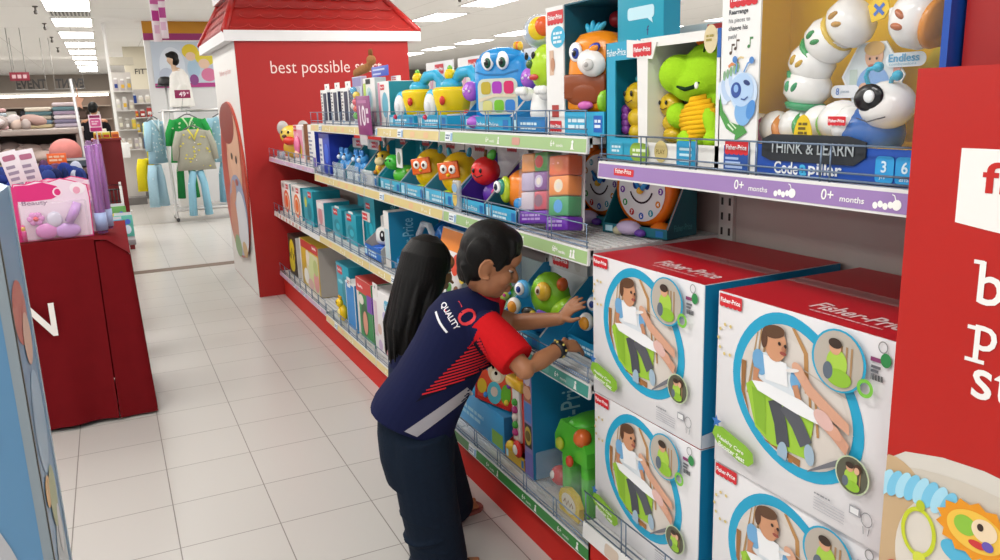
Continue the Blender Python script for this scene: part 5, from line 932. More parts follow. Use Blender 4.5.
    # inset photographs
    def inset(cu, cv, r, big):
        mb.oval(f, cu, cv, r * 1.1, r * 1.06, cy if big else pr('c9d8b0'), 15); mb.oval(f, cu, cv, r, r, pr('b9b0a4' if big else '5a5a4a'), 16); 
        for k in range(4): mb.rect(f, cu - .1 * r + .2 * r * k, cv - .5 * r, cu - .02 * r + .2 * r * k, cv + .55 * r, pr('a8845c'), 17)
        mb.oval(f, cu - .02 * r, cv - .1 * r, .42 * r, .5 * r, pr('a9cf4a'), 18); mb.oval(f, cu - .1 * r, cv + .45 * r, .24 * r, .26 * r, pr('d8a280'), 19); mb.oval(f, cu - .1 * r, cv + .58 * r, .27 * r, .17 * r, pr('3a2a20'), 20); mb.oval(f, cu + .1 * r, cv - .55 * r, .5 * r, .3 * r, pr('8fbe34'), 19); mb.oval(f, cu - .35 * r, cv - .4 * r, .2 * r, .3 * r, pr('5f6a78'), 19)
        if not big: mb.oval(f, cu + .4 * r, cv + .5 * r, .25 * r, .28 * r, pr('4a2f20'), 19); mb.oval(f, cu + .36 * r, cv + .4 * r, .17 * r, .2 * r, pr('e0b090'), 20)
    inset(.345, .342, .057, True); inset(.393, .133, .035, False); mb.ring(f, .411, .31, .014, .014, .007, pr('7ac142'), 21)
    mb.fp(f, .008, .373, .07, 2); [mb.oval(f, .035 + .028 * math.cos(1.2 + .65 * k), .3 + .035 * math.sin(1.2 + .65 * k), .004, .004, pr('d9c27a'), 2, n=10) for k in range(7)]
    mb.poly(f, [(.025 + (.017 if k % 2 == 0 else .007) * math.sin(2 * PI * k / 10), .107 + (.017 if k % 2 == 0 else .007) * math.cos(2 * PI * k / 10)) for k in range(10)], pr('2f6fb8'), 22)
    mb.poly(f, [(.012, .075), (.02, .096), (.045, .101), (.12, .085), (.142, .075), (.146, .055), (.13, .04), (.1, .04), (.03, .058)], pr('86b833'), 22); mb.text(f, 'Healthy Care', .03, .068, .012, pr('f4f8ea'), 23, w=.085, ang=-7, bold=.02); mb.text(f, 'Booster Seat', .034, .053, .012, pr('f4f8ea'), 23, w=.085, ang=-7, bold=.02)
    mb.oval(f, .44, .368, .011, .013, pr('2f8a4a'), 3); mb.rect(f, .408, .36, .432, .368, pr('8a3a6a'), 2); mb.ring(f, .432, .39, .009, .01, .002, pr('8a8a8a'), 2); [mb.rect(f, .41, .348 - .008 * k, .43 - .004 * k, .353 - .008 * k, pr('6a6a70'), 2) for k in range(2)]
    for k in range(9): mb.rect(f, .411 + .003 * k, .326, .4125 + .003 * k + .0008 * (k % 2), .337, pr('3a3a40'), 2)
    mb.bars(f, .3, .053, .04, .003, 1, pr('8a8a90'), 2); [mb.rect(f, .3, .045 - .006 * k, .375, .0465 - .006 * k, pr('b9b9c0'), 2) for k in range(5)]; mb.rect(f, .385, .052, .41, .07, pr('a0a0a6'), 2); mb.rect(f, .388, .055, .407, .067, pr('e9e9ea'), 3)
    mb.ring(f, .425, .055, .012, .014, .0015, pr('7a7a80'), 2, 12); mb.band(f, [(.418, .04), (.42, .025)], .0015, pr('7a7a80'), 2); mb.band(f, [(.432, .04), (.43, .025)], .0015, pr('7a7a80'), 2)
    mb.build('carton', t)
    mb = MB(); mb.box(-w / 2 + .004, w / 2 - .004, d / 2 - .024, d / 2 + .024, h + .0008, h + .0016, clear('f4e8e8', .18)); mb.build('sealing_tape', t)
    return t
b0 = booster(1.186, 1.63, .3105, 'lower red topped seat box next to the shelf end, half behind the wire guard')
for X, Y, z, rz, l in ((1.184, 1.629, .7185, 0.4, 'upper red topped seat box beside the boy\'s hands'), (1.185, 1.11, .3105, 0, 'lower red topped seat box next to the red sign column'), (1.177, 1.106, .7185, -.6, 'upper red topped seat box next to the red sign column')):
    copy_tree(b0, (X, Y, z), rz - 90, l)
# ================================================================ people
SKIN = 'a8714e'
def limb(mb, pts, rs, mt, n=14):
    mb.tube(pts, rs, mt, n=n)
    for p, r in zip(pts, rs):
        r = max(r) if hasattr(r, '__len__') else r
        mb.ell(p, r * .98, mt, n=14, m=10)
def basis(f, pitch=0, roll=0):
    f = V((f[0], f[1], 0)).normalized(); z = V((0, 0, 1)); p = math.radians(pitch); l = z.cross(f)
    hf = f * math.cos(p) - z * math.sin(p); hu = z * math.cos(p) + f * math.sin(p)
    return hf, l, hu
def rmat(hf, l, hu): return Mx(((hf.x, l.x, hu.x, 0), (hf.y, l.y, hu.y, 0), (hf.z, l.z, hu.z, 0), (0, 0, 0, 1)))
def attach(o, t): o.parent = t; o.location = -V(t.location); return o
def ring3(c, ua, a, ub, b, n=28, pw=1.0):
    out = []
    for k in range(n):
        t = 2 * PI * k / n; x, y = math.cos(t), math.sin(t)
        out.append(V(c) + V(ua) * a * math.copysign(abs(x) ** pw, x) + V(ub) * b * math.copysign(abs(y) ** pw, y))
    return out
def hand(mb, wrist, d, palm_n, thumb_dir, s, mt, curl=.5, spread=.16):
    """palm plus four unequal bent fingers and a thumb; d = finger direction, palm_n = the way the palm faces"""
    d = V(d).normalized(); pn = V(palm_n); pn = (pn - d * pn.dot(d)).normalized(); sd = d.cross(pn)
    if sd.dot(V(thumb_dir)) < 0: sd = -sd
    w = V(wrist); L = .058 * s
    rings = [ring3(w + d * L * t, sd, a * s, pn, b * s, 14) for t, a, b in ((-.1, .017, .014), (.2, .02, .012), (.6, .026, .0115), (1.0, .027, .010), (1.1, .022, .007))]
    mb.loft(rings, mt)
    for i, (o, ln) in enumerate(((.02, .045), (.007, .052), (-.007, .048), (-.019, .036))):
        b = w + d * L * .98 + sd * o * s; dd = (d + sd * spread * (1.2 - .8 * i)).normalized(); pts = [b - d * .012 * s]; q = b; a = .12
        for sg in (.42, .33, .25):
            a += curl * .75; dr = dd * math.cos(a) + pn * math.sin(a); pts.append(q); q = q + dr * ln * s * sg
        pts.append(q); limb(mb, pts, [.0078 * s, .0076 * s, .0072 * s, .0066 * s, .0055 * s], mt, 10)
    b = w + d * L * .3 + sd * .017 * s; t1 = b + (sd * .75 + d * .6 + pn * .25).normalized() * .028 * s; t2 = t1 + (d * .85 + sd * .25 + pn * .45).normalized() * .026 * s
    limb(mb, [w + d * L * .15 + sd * .006 * s, b, t1, t2], [.011 * s, .0105 * s, .0085 * s, .0068 * s], mt, 10)
def foot(mb, ank, d, s, mt):
    d = V((d[0], d[1], 0)).normalized(); sd = V((0, 0, 1)).cross(d); a = V(ank)
    g = V((a.x, a.y, 0))
    rings = [ring3(g + d * x * s + V((0, 0, z * s)), sd, w * s, V((0, 0, 1)), h * s, 14) for x, z, w, h in ((-.045, .028, .016, .016), (-.035, .032, .026, .022), (0, .036, .028, .028), (.05, .03, .032, .02), (.09, .024, .037, .013), (.115, .021, .034, .010))]
    mb.loft(rings, mt)
    for i in range(5): o = .03 - .0145 * i; r = .0105 - .0012 * (i > 0) - .0006 * i; limb(mb, [g + d * (.1 * s) + sd * o * s + V((0, 0, .021 * s)), g + d * (.128 - .006 * i) * s + sd * o * s + V((0, 0, .02 * s))], [r * s, r * .9 * s], mt, 8)
    limb(mb, [a + V((0, 0, .05)), g + V((0, 0, .04 * s))], [.03 * s, .03 * s], mt)
def flipflop(t, ank, d, s, c, strap):
    d = V((d[0], d[1], 0)).normalized(); sd = V((0, 0, 1)).cross(d); g = V((ank[0], ank[1], 0)); mb = MB()
    out = [(-.058, 0), (-.05, .024), (-.02, .032), (.03, .033), (.08, .042), (.115, .04), (.138, .022), (.142, 0)]; P = out + [(x, -y) for x, y in out[-2:0:-1]]
    mb.prism(P, lambda u, v, w: g + d * u * s + sd * v * s + V((0, 0, w)), .001, .014, mat(c, .6)); o = attach(mb.build('flip_flop', None), t)
    mb = MB(); T = g + d * .1 * s + sd * .014 * s + V((0, 0, .03 * s))
    for k in (-1, 1): mb.tube([T, g + d * .07 * s + sd * .03 * k * s + V((0, 0, .046 * s)), g + d * .02 * s + sd * .036 * k * s + V((0, 0, .018))], .004 * s, mat(strap, .5), n=8)
    st = mb.build('strap', o); return o
def head(mb, c, hf, l, hu, s, mt):
    B = rmat(hf, l, hu); P = lambda x, y, z: V(c) + hf * x * s + l * y * s + hu * z * s
    e = lambda x, y, z, r: mb.ell(P(x, y, z), tuple(q * s for q in r), mt, B, 24, 16)
    e(.0, 0, .012, (.086, .075, .088)); e(.03, 0, -.04, (.06, .062, .07)); e(.05, 0, -.083, (.03, .034, .025)); e(.07, 0, .03, (.03, .055, .035))
    for y in (-1, 1): e(.052, .034 * y, -.035, (.032, .026, .03))
    limb(mb, [P(.083, 0, -.002), P(.1, 0, -.026), P(.101, 0, -.036)], [.008 * s, .011 * s, .012 * s], mt, 10)
    for y in (-1, 1): mb.ell(P(.094, .0115 * y, -.038), .008 * s, mt)
    mb.ell(P(.089, 0, -.062), (.012 * s, .021 * s, .0075 * s), mt, B); mb.ell(P(.087, 0, -.074), (.012 * s, .018 * s, .007 * s), mt, B)
    for y in (-1, 1):
        R = B @ rotm(az=-22 * y, ax=0); mb.ell(P(-.008, .074 * y, -.018), (.02 * s, .007 * s, .03 * s), mt, R); mb.tube([P(-.008 + .02 * math.cos(a), .083 * y, -.018 + .029 * math.sin(a)) for a in [math.radians(40 + 28 * k) for k in range(10)]], .0045 * s, mt, n=8); mb.ell(P(.004, .078 * y, -.043), .008 * s, mt)
    return P, B
def face_parts(t, P, B, s, lid=.5):
    for y in (-1, 1):
        mb = MB(); mb.ell(P(.069, .03 * y, -.006), (.012 * s, .0155 * s, .0095 * s), mat('cfc8c2', .3), B); mb.ell(P(.0775, .0305 * y, -.008), (.0045 * s, .007 * s, .007 * s), mat('1c110c', .15), B); attach(mb.build('eye'), t)
        mb = MB(); sk = mat(SKIN, .5); mb.ell(P(.0705, .03 * y, -.001), (.0142 * s, .0176 * s, .0094 * s), mat('a06a4a', .5), B); mb.tube([P(.0805, (.018 + .006 * k) * y, -.0085 - .0006 * (k - 2) ** 2) for k in range(5)], .0016 * s, mat('1a120e', .6), n=6); attach(mb.build('eyelid'), t)
        mb = MB(); mb.tube([P(.088 - .0045 * k, (.013 + .0095 * k) * y, .021 + .003 * math.sin(PI * k / 4)) for k in range(5)], [.002 * s, .0036 * s, .0036 * s, .003 * s, .0015 * s], mat('17110e', .7), n=8); attach(mb.build('eyebrow'), t)
    mb = MB(); mb.tube([P(.0935 - .0075 * abs(k - 3) / 3, .0062 * (k - 3), -.0605 - .0015 * abs(k - 3) / 3) for k in range(7)], [.001 * s, .0042 * s, .005 * s, .0046 * s, .005 * s, .0042 * s, .001 * s], mat('9c5a4c', .45), n=8); mb.tube([P(.0925 - .0085 * abs(k - 3) / 3, .0055 * (k - 3), -.0715 + .001 * abs(k - 3)) for k in range(7)], [.001 * s, .0045 * s, .0055 * s, .0058 * s, .0055 * s, .0045 * s, .001 * s], mat('a8665a', .42), n=8); attach(mb.build('lips'), t)
def classify(o, fn):
    me = o.data
    for p in me.polygons: p.material_index = fn(V(p.center), V(p.normal))
def decal(mb, bvh, flat, d, mt, lift=.0015):
    """lay flat shapes on a surface: (verts, faces) cast along d"""
    vs, fs = flat; out = []
    for v in vs:
        h = bvh.ray_cast(V(v) - V(d) * .5, V(d)); out.append((h[0] - V(d) * lift) if h[0] else V(v))
    mb.add(out, fs, mt)
def bvh_of(o): return BVHTree.FromPolygons([v.co[:] for v in o.data.vertices], [tuple(p.vertices) for p in o.data.polygons])
def inpoly(x, y, P):
    c = False; j = len(P) - 1
    for i in range(len(P)):
        if (P[i][1] > y) != (P[j][1] > y) and x < (P[j][0] - P[i][0]) * (y - P[i][1]) / (P[j][1] - P[i][1]) + P[i][0]: c = not c
        j = i
    return c
skinm = mat(SKIN, .5, .05, 30, name='skin'); hairm = mat('0b0908', .5, .3, 140, spec=.22, bump=.12, name='hair')

def boy():
    t = thing('person', 'boy in navy and red sports shirt leaning in to reach toys on the shelf', 'person', (.88, 2.4, 0))
    f = V((.955, -.295, 0)).normalized(); l = V((0, 0, 1)).cross(f); z = V((0, 0, 1))
    P0, P1, N = V((.785, 2.31, .575)), V((.888, 2.262, .765)), V((.992, 2.206, .95))
    Rs, Ls = V((.957, 2.103, .885)), V((1.035, 2.335, .875))
    Re, Le = V((1.012, 1.965, .782)), V((1.137, 2.275, .832)); Rw, Lw = V((1.162, 2.005, .816)), V((1.222, 2.12, .868))
    Ra, La = V((.83, 2.27, .06)), V((1.0, 2.6, .06)); Rk, Lk = V((.79, 2.245, .30)), V((.915, 2.5, .30)); Rh, Lh = V((.77, 2.235, .54)), V((.825, 2.40, .54))
    hc = V((.988, 2.15, 1.083)); hf, hl, hu = basis(f, 20); s = 1.0
    mb = MB()
    P, B = head(mb, hc, hf, hl, hu, s, skinm)
    limb(mb, [N - V((.0, 0, .04)), N + V((.005, -.012, .04)), hc - hf * .02 - hu * .05], [.05, .042, .045], skinm)
    limb(mb, [P0, P1, N - (N - P1) * .2], [.09, .085, .07], skinm)
    limb(mb, [Rs, Re, Re.lerp(Rw, .4), Rw], [.036, .03, .0285, .0205], skinm); limb(mb, [Ls, Le, Le.lerp(Lw, .4), Lw], [.036, .03, .0285, .0205], skinm)
    limb(mb, [Rh, Rk, Ra], [.06, .045, .03], skinm); limb(mb, [Lh, Lk, La], [.06, .045, .03], skinm)
    limb(mb, [N - z * .05, Rs], [.05, .04], skinm); limb(mb, [N - z * .05, Ls], [.05, .04], skinm)
    hand(mb, Rw, (.93, .12, -.12), (-.1, .5, -.85), (0, .3, .9), .95, skinm, .45, .1)
    hand(mb, Lw, (.45, -.5, .75), (.75, .1, -.4), (-.2, -.4, .5), .95, skinm, .22, .2)
    foot(mb, Ra, f, 1.0, skinm); foot(mb, La, V((.98, .15, 0)), 1.0, skinm)
    for q in range(len(mb.v)):
        if mb.v[q][2] < .0145: mb.v[q] = (mb.v[q][0], mb.v[q][1], .0145)
    attach(fuse(mb, 'body', None, .0036, 4), t)
    face_parts(t, P, B, s)
    # hair: short cap following the skull, longer over the crown, fringe and sideburns
    mb = MB(); e = lambda x, y, zz, r, R=None: mb.ell(P(x, y, zz), r, hairm, B if R is None else B @ R, 24, 16)
    e(-.004, 0, .032, (.09, .081, .092)); e(-.03, 0, -.008, (.062, .074, .072)); e(.032, 0, .07, (.06, .064, .046)); e(.052, .0, .05, (.046, .062, .03), rotm(ay=25))
    for y in (-1, 1): e(.028, .06 * y, .012, (.018, .014, .035), rotm(ay=10)); e(-.03, .062 * y, .02, (.05, .022, .05)); 
    for k in range(10): a = -1 + 2 * k / 9; limb(mb, [P(.05, .05 * a, .075), P(.078 - .02 * a * a, .058 * a, .052), P(.086 - .028 * a * a, .062 * a, .034 + .003 * (k % 2))], [.016, .011, .005], hairm, 8)
    for k in range(9): a = -1 + 2 * k / 8; limb(mb, [P(-.066, .045 * a, -.03), P(-.068 + .02 * a * a, .05 * a, -.06), P(-.062 + .02 * a * a, .05 * a, -.08)], [.015, .011, .005], hairm, 8)
    attach(fuse(mb, 'hair', None, .0036, 8), t)
    # shirt
    ax = (N - P0).normalized(); up = V((0, 0, 1))
    def rg(c, axv, a, b, dz=0): axv = axv.normalized(); nf = (f - axv * f.dot(axv)).normalized(); return ring3(c, l, a, nf, b, 32, .85)
    nav = mat('161b3e', .8, .08, 120); red = mat('c4161c', .8, .08, 120); dark = mat('131526', .8); strp = mat('cf2a34', .8); grey = mat('a7a5ab', .8)
    mb = MB(); A = P1 - P0; A2 = N - P1
    rings = [rg(P0 + V((-.012, .004, -.03)), V((.42, -.13, 1)), .143, .142), rg(P0 + V((.004, 0, .012)), V((.4, -.12, 1)), .146, .138), rg(P0.lerp(P1, .5), A, .14, .124), rg(P1, A + A2, .142, .12), rg(P1.lerp(N, .5) - f * .012, A2, .142, .118), rg(P1.lerp(N, .8) - f * .014, A2, .122, .104), rg(P1.lerp(N, 1.0), A2, .072, .064), rg(N + A2 * .08, A2, .055, .05)]
    mb.loft(rings, nav)
    def sleeve(sh, el, k=.86):
        q = sh.lerp(el, k); mb.tube([sh - (el - sh) * .1, sh.lerp(el, .3), sh.lerp(el, .6), q], [.055, .06, .062, .06], nav, n=18); mb.ell(sh, (.056, .058, .052), nav)
    sleeve(Rs, Re, .8); sleeve(Ls, Le, .62)
    for k in range(5):   # cloth folds at the waist
        a = -1 + .5 * k; mb.tube([P0 + f * (.05) + l * (-.13) + V((0, 0, .0 + .03 * k)), P0 + f * .1 + l * (-.11) + V((0, 0, .015 + .03 * k))], .008, nav, n=8)
    sh = fuse(mb, 'shirt', None, .0042, 6)
    for m_ in (nav, red, dark, strp, grey): sh.data.materials.append(m_) if m_.name not in [x.name for x in sh.data.materials if x] else None
    names = [x.name for x in sh.data.materials]; ix = {k: names.index(m_.name) for k, m_ in (('n', nav), ('r', red), ('d', dark), ('s', strp), ('g', grey))}
    panel = [(.70, .688), (.79, .765), (.85, .80), (.905, .838), (.95, .83), (.962, .79), (.90, .748), (.83, .72), (.76, .69)]
    bandp = [(.655, .565), (.70, .565), (.79, .63), (.87, .715), (.905, .76), (.925, .74), (.89, .69), (.80, .595), (.735, .535), (.68, .52)]
    def col(c, n):
        for S_, E_, t0 in ((Rs, Re, .05), (Ls, Le, .0)):
            d = E_ - S_; tt = (c - S_).dot(d) / d.length_squared; r = (c - S_ - d * tt).length
            lim = t0 - .12 if (c - S_).dot(up) > .01 else t0
            if tt > lim and r < .085 and tt < 1.2: return ix['r']
        return ix['n']
    classify(sh, col); bv = bvh_of(sh); attach(sh, t)
    cd = V((.42, .88, -.22)).normalized(); rt = V((.9, -.43, 0)).normalized(); uq = rt.cross(cd) * 1; uq = uq if uq.z > 0 else -uq
    def patch(name, A, B, C, D, mt, n=16, m=10, bands=None, lift=.0012):
        """quad A-B-C-D (x, z pairs on the boy's side) laid on the shirt; bands = stripes across it"""
        mb = MB(); A, B, C, D = (V((q[0], 2.16, q[1])) for q in (A, B, C, D)); spans = bands or [(0, 1)]
        for b0, b1 in spans:
            vs = []; mm = m if not bands else 2
            for j in range(mm + 1):
                tv = b0 + (b1 - b0) * j / mm
                for i in range(n + 1): vs.append((A.lerp(B, i / n)).lerp(D.lerp(C, i / n), tv))
            decal(mb, bv, (vs, [(j * (n + 1) + i, j * (n + 1) + i + 1, (j + 1) * (n + 1) + i + 1, (j + 1) * (n + 1) + i) for j in range(mm) for i in range(n)]), cd, mt, lift)
        return attach(mb.build(name), t)
    patch('dark_side_panel', (.735, .668), (.86, .702), (1.008, .742), (.962, .848), dark, 18, 18)
    mb = MB(); TRI = ((.735, .672), (.962, .845), (1.005, .745)); NS = 14; sl_ = .12
    for k in range(NS):   # level stripes filling the panel
        c = .595 + (.728 - .595) * (k + .5) / NS; X_ = []
        for i in range(3):
            (ax, az), (bx, bz) = TRI[i], TRI[(i + 1) % 3]; fa, fb = az - sl_ * ax - c, bz - sl_ * bx - c
            if fa * fb < 0: q = fa / (fa - fb); X_.append(ax + (bx - ax) * q)
        if len(X_) < 2: continue
        xa, xb = min(X_), max(X_); w = .0024
        vs = [V((xa + (xb - xa) * i / 10, 2.16, c + sl_ * (xa + (xb - xa) * i / 10) + w * sg)) for sg in (-1, 1) for i in range(11)]
        decal(mb, bv, (vs, [(i, i + 1, 12 + i, 11 + i) for i in range(10)]), cd, strp, .0032)
    attach(mb.build('red_side_stripe'), t)
    patch('grey_hem_band', (.693, .58), (.735, .556), (.93, .66), (.91, .688), grey, 4, 24)
    # number and word printed on the upper back
    cd = V((.42, .88, -.22)).normalized(); rt = V((.9, -.43, 0)).normalized(); uq = rt.cross(cd) * 1; uq = uq if uq.z > 0 else -uq
    def lay(name, txt, o, ang, h, w, mt, bold=0):
        vs, fs, asp = text_mesh(txt, bold); a = math.radians(ang); bx = rt * math.cos(a) + uq * math.sin(a); by = -rt * math.sin(a) + uq * math.cos(a); mb = MB()
        decal(mb, bv, ([V(o) + bx * x * w + by * y * h for x, y in vs], fs), cd, mt); attach(mb.build(name), t)
    o10 = V((.872, 2.17, 1.0)); 
    o10 = V((.846, 2.17, .972)); nb = V((math.cos(math.radians(-60)) * rt.x, math.cos(math.radians(-60)) * rt.y, 0)) - uq * math.sin(math.radians(60)); lay('shirt_number', '1', o10 + nb * .034 - rt * .012, -60, .05, .02, mat('d8323c', .7), .0); lay('shirt_number', '0', o10 + nb * .058 + rt * .007 + uq * .004, -60, .056, .048, mat('d8323c', .7), .0); lay('shirt_word', 'QUALITY', V((.832, 2.17, .958)), -60, .022, .09, mat('e6e4e8', .7), .02)
    mb = MB(); bx = rt * math.cos(math.radians(-60)) + uq * math.sin(math.radians(-60)); by = -rt * math.sin(math.radians(-60)) + uq * math.cos(math.radians(-60))
    o = V((.822, 2.17, .945)); pts = [o + bx * (.004 + .012 * k) + by * (-.006 - .004 * math.sin(PI * k / 6)) for k in range(7)]
    decal(mb, bv, ([p + by * .004 for p in pts] + [p - by * .003 for p in pts], [(i, i + 1, 8 + i, 7 + i) for i in range(6)]), cd, mat('e6e4e8', .7)); attach(mb.build('shirt_stroke'), t)
    mb = MB(); cc = N + A2 * .07; nf = (f - A2.normalized() * f.dot(A2.normalized())).normalized(); rr = ring3(cc, l, .049, nf, .045, 24); rr2 = ring3(cc + A2.normalized() * .026 - nf * .004, l, .047, nf, .044, 24); rr3 = ring3(cc + A2.normalized() * .014, l, .053, nf, .05, 24); rr0 = ring3(cc - A2.normalized() * .004, l, .058, nf, .055, 24)
    mb.loft([rr0, rr3, rr2, [p for p in rr]], mat('c92a36', .8), caps=False); attach(mb.build('collar'), t)
    # trousers
    jm = mat('15202f', .85, .15, 90, bump=.2); mb = MB()
    mb.loft([rg(P0 + V((0, 0, .02)), up, .128, .118), rg(P0 + V((0, 0, -.06)), up, .136, .125), rg(P0 + V((.0, 0, -.14)), up, .142, .122), rg(P0 + V((.005, 0, -.22)), up, .142, .11)], jm)
    for H_, K_, A_ in ((Rh, Rk, Ra), (Lh, Lk, La)):
        mb.tube([H_, H_.lerp(K_, .35), H_.lerp(K_, .7), K_, K_.lerp(A_, .5), A_ + V((.0, 0, -.015))], [.09, .1, .098, .096, .094, .094], jm, n=20)
        for k in range(4): q = K_.lerp(A_, .25 + .22 * k); mb.ell(q + V((-.01, 0, 0)), (.099, .099, .016), jm, rotm(ay=14 * (-1) ** k))
    attach(fuse(mb, 'trousers', None, .006, 4), t)
    flipflop(t, Ra, f, 1.0, '5a3a34', '2a2424'); flipflop(t, La, V((.98, .15, 0)), 1.0, '8a4a44', 'a86a5a')
    # beaded watch on the near wrist
    d = (Rw - Re).normalized(); q = rmat(d.cross(up).normalized(), d.cross(d.cross(up)).normalized(), d); c = Re.lerp(Rw, .9); mb = MB()
    mb.lathe([(.0225, -.012), (.0262, -.011), (.0275, 0), (.0262, .011), (.0225, .012), (.0225, -.012)], mat('15151a', .4), c, q, 22); wb = attach(mb.build('wristband'), t)
    mb = MB()
    for k in range(9): a = 2 * PI * k / 9; mb.ell(c + (q.to_3x3() @ V((.0275 * math.cos(a), .0275 * math.sin(a), .004 * (-1) ** k))), .0042, mat('c9b45a', .35), n=10, m=6)
    o = attach(mb.build('bead'), t); 
    return t
boy()

def girl():
    t = thing('person', 'girl with long black hair seen from behind, beside the boy', 'person', (1.0, 2.84, 0))
    f = V((.97, .1, 0)).normalized(); l = V((0, 0, 1)).cross(f); z = V((0, 0, 1)); s = .95
    P0, N = V((.985, 2.86, .53)), V((1.01, 2.81, .82)); P1 = P0.lerp(N, .5); Rs, Ls = N + l * -.105 - z * .035, N + l * .105 - z * .035
    Re, Rw = V((.93, 2.70, .655)), V((1.03, 2.66, .56)); Le, Lw = V((1.08, 2.97, .69)), V((1.10, 2.93, .85))
    hc = V((1.035, 2.78, .945)); hf, hl, hu = basis(f, 14); mb = MB()
    P, B = head(mb, hc, hf, hl, hu, s, skinm)
    Rh, Lh = P0 + l * -.07 - z * .03, P0 + l * .07 - z * .03; Ra, La = V((.99, 2.80, .06)), V((.99, 2.95, .06)); Rk, Lk = V((.99, 2.8, .28)), V((.99, 2.94, .28))
    limb(mb, [P0, P1, N - z * .05], [.085, .08, .06], skinm); limb(mb, [N - z * .05, N + z * .03, hc - hf * .02 - hu * .05], [.045, .036, .04], skinm)
    limb(mb, [N - z * .05, Rs], [.045, .036], skinm); limb(mb, [N - z * .05, Ls], [.045, .036], skinm)
    limb(mb, [Rs, Re, Rw], [.034, .027, .018], skinm); limb(mb, [Ls, Le, Lw], [.034, .027, .018], skinm)
    limb(mb, [Rh, Rk, Ra], [.055, .042, .028], skinm); limb(mb, [Lh, Lk, La], [.055, .042, .028], skinm)
    hand(mb, Rw, (.7, .0, -.6), (.5, .3, .3), (.3, .0, .9), .85, skinm, .4); hand(mb, Lw, (.9, -.2, .2), (.2, 0, -.9), (0, -.9, .1), .85, skinm, .4)
    foot(mb, Ra, f, .92, skinm); foot(mb, La, f, .92, skinm)
    for q in range(len(mb.v)):
        if mb.v[q][2] < .0145: mb.v[q] = (mb.v[q][0], mb.v[q][1], .0145)
    attach(fuse(mb, 'body', None, .004, 3), t); face_parts(t, P, B, s)
    # long hair down the back, combed in strands
    mb = MB(); e = lambda x, y, zz, r: mb.ell(P(x, y, zz), tuple(q * s for q in r), hairm, B, 24, 16)
    e(-.014, 0, .022, (.103, .086, .098)); e(-.045, 0, -.03, (.075, .085, .085))
    for row, (rx, ry, hw) in enumerate(((.094, .084, 1.0), (.075, .07, .7))):
        n = 30
        for k in range(n):
            a = math.radians(70 + 220 * k / (n - 1)); cx, cy = math.cos(a), math.sin(a); j = rnd.uniform(-.012, .012); zb_ = .615 + .05 * abs(cy) + rnd.uniform(-.03, .025)
            p0 = P(-.012 + .03 * cx, .025 * cy, .118); pm = P(-.012 + rx * .74 * cx, ry * .74 * cy, .094); p1 = P(-.012 + rx * cx, ry * cy, .045); p2 = P(-.014 + (rx + .006) * cx, (ry + .006) * cy, -.045); p3 = V((p2.x - .03 + .0 * j, p2.y + cy * .006 + j, .83)); p4 = V((p3.x - .03, p3.y + j, .74)); p5 = V((p4.x - .008, p4.y * .7 + (hc.y) * .3 + j, zb_))
            limb(mb, [p0, pm, p1, p2, p3, p4, p5], [.010, .013, .015, .016, .015, .012, .004], hairm, 8)
    attach(fuse(mb, 'hair', None, .004, 3), t)
    nv = mat('181d40', .8, .1, 90); mb = MB()
    rg = lambda c, a, b: ring3(c, l, a, f, b, 28, .9)
    mb.loft([rg(P0 - z * .1, .115, .105), rg(P0, .112, .1), rg(P1, .11, .094), rg(P1.lerp(N, .6), .115, .09), rg(N - z * .02, .06, .055)], nv)
    for S_, E_ in ((Rs, Re), (Ls, Le)): mb.tube([S_ - (E_ - S_) * .1, S_.lerp(E_, .3), S_.lerp(E_, .55)], [.05, .053, .052], nv, n=16); mb.ell(S_, .05, nv)
    attach(fuse(mb, 'shirt', None, .006, 4), t)
    jm = mat('232a40', .85, .1, 60); mb = MB(); mb.loft([rg(P0 - z * .12, .122, .11), rg(P0 + z * .02, .118, .1)], jm)
    for H_, K_, A_ in ((Rh, Rk, Ra), (Lh, Lk, La)): mb.tube([H_, K_, A_ + z * .02], [.08, .066, .056], jm, n=18)
    attach(fuse(mb, 'leggings', None, .007, 3), t); flipflop(t, Ra, f, .92, '6a4048', 'c08a92'); flipflop(t, La, f, .92, '6a4048', 'c08a92')
girl()

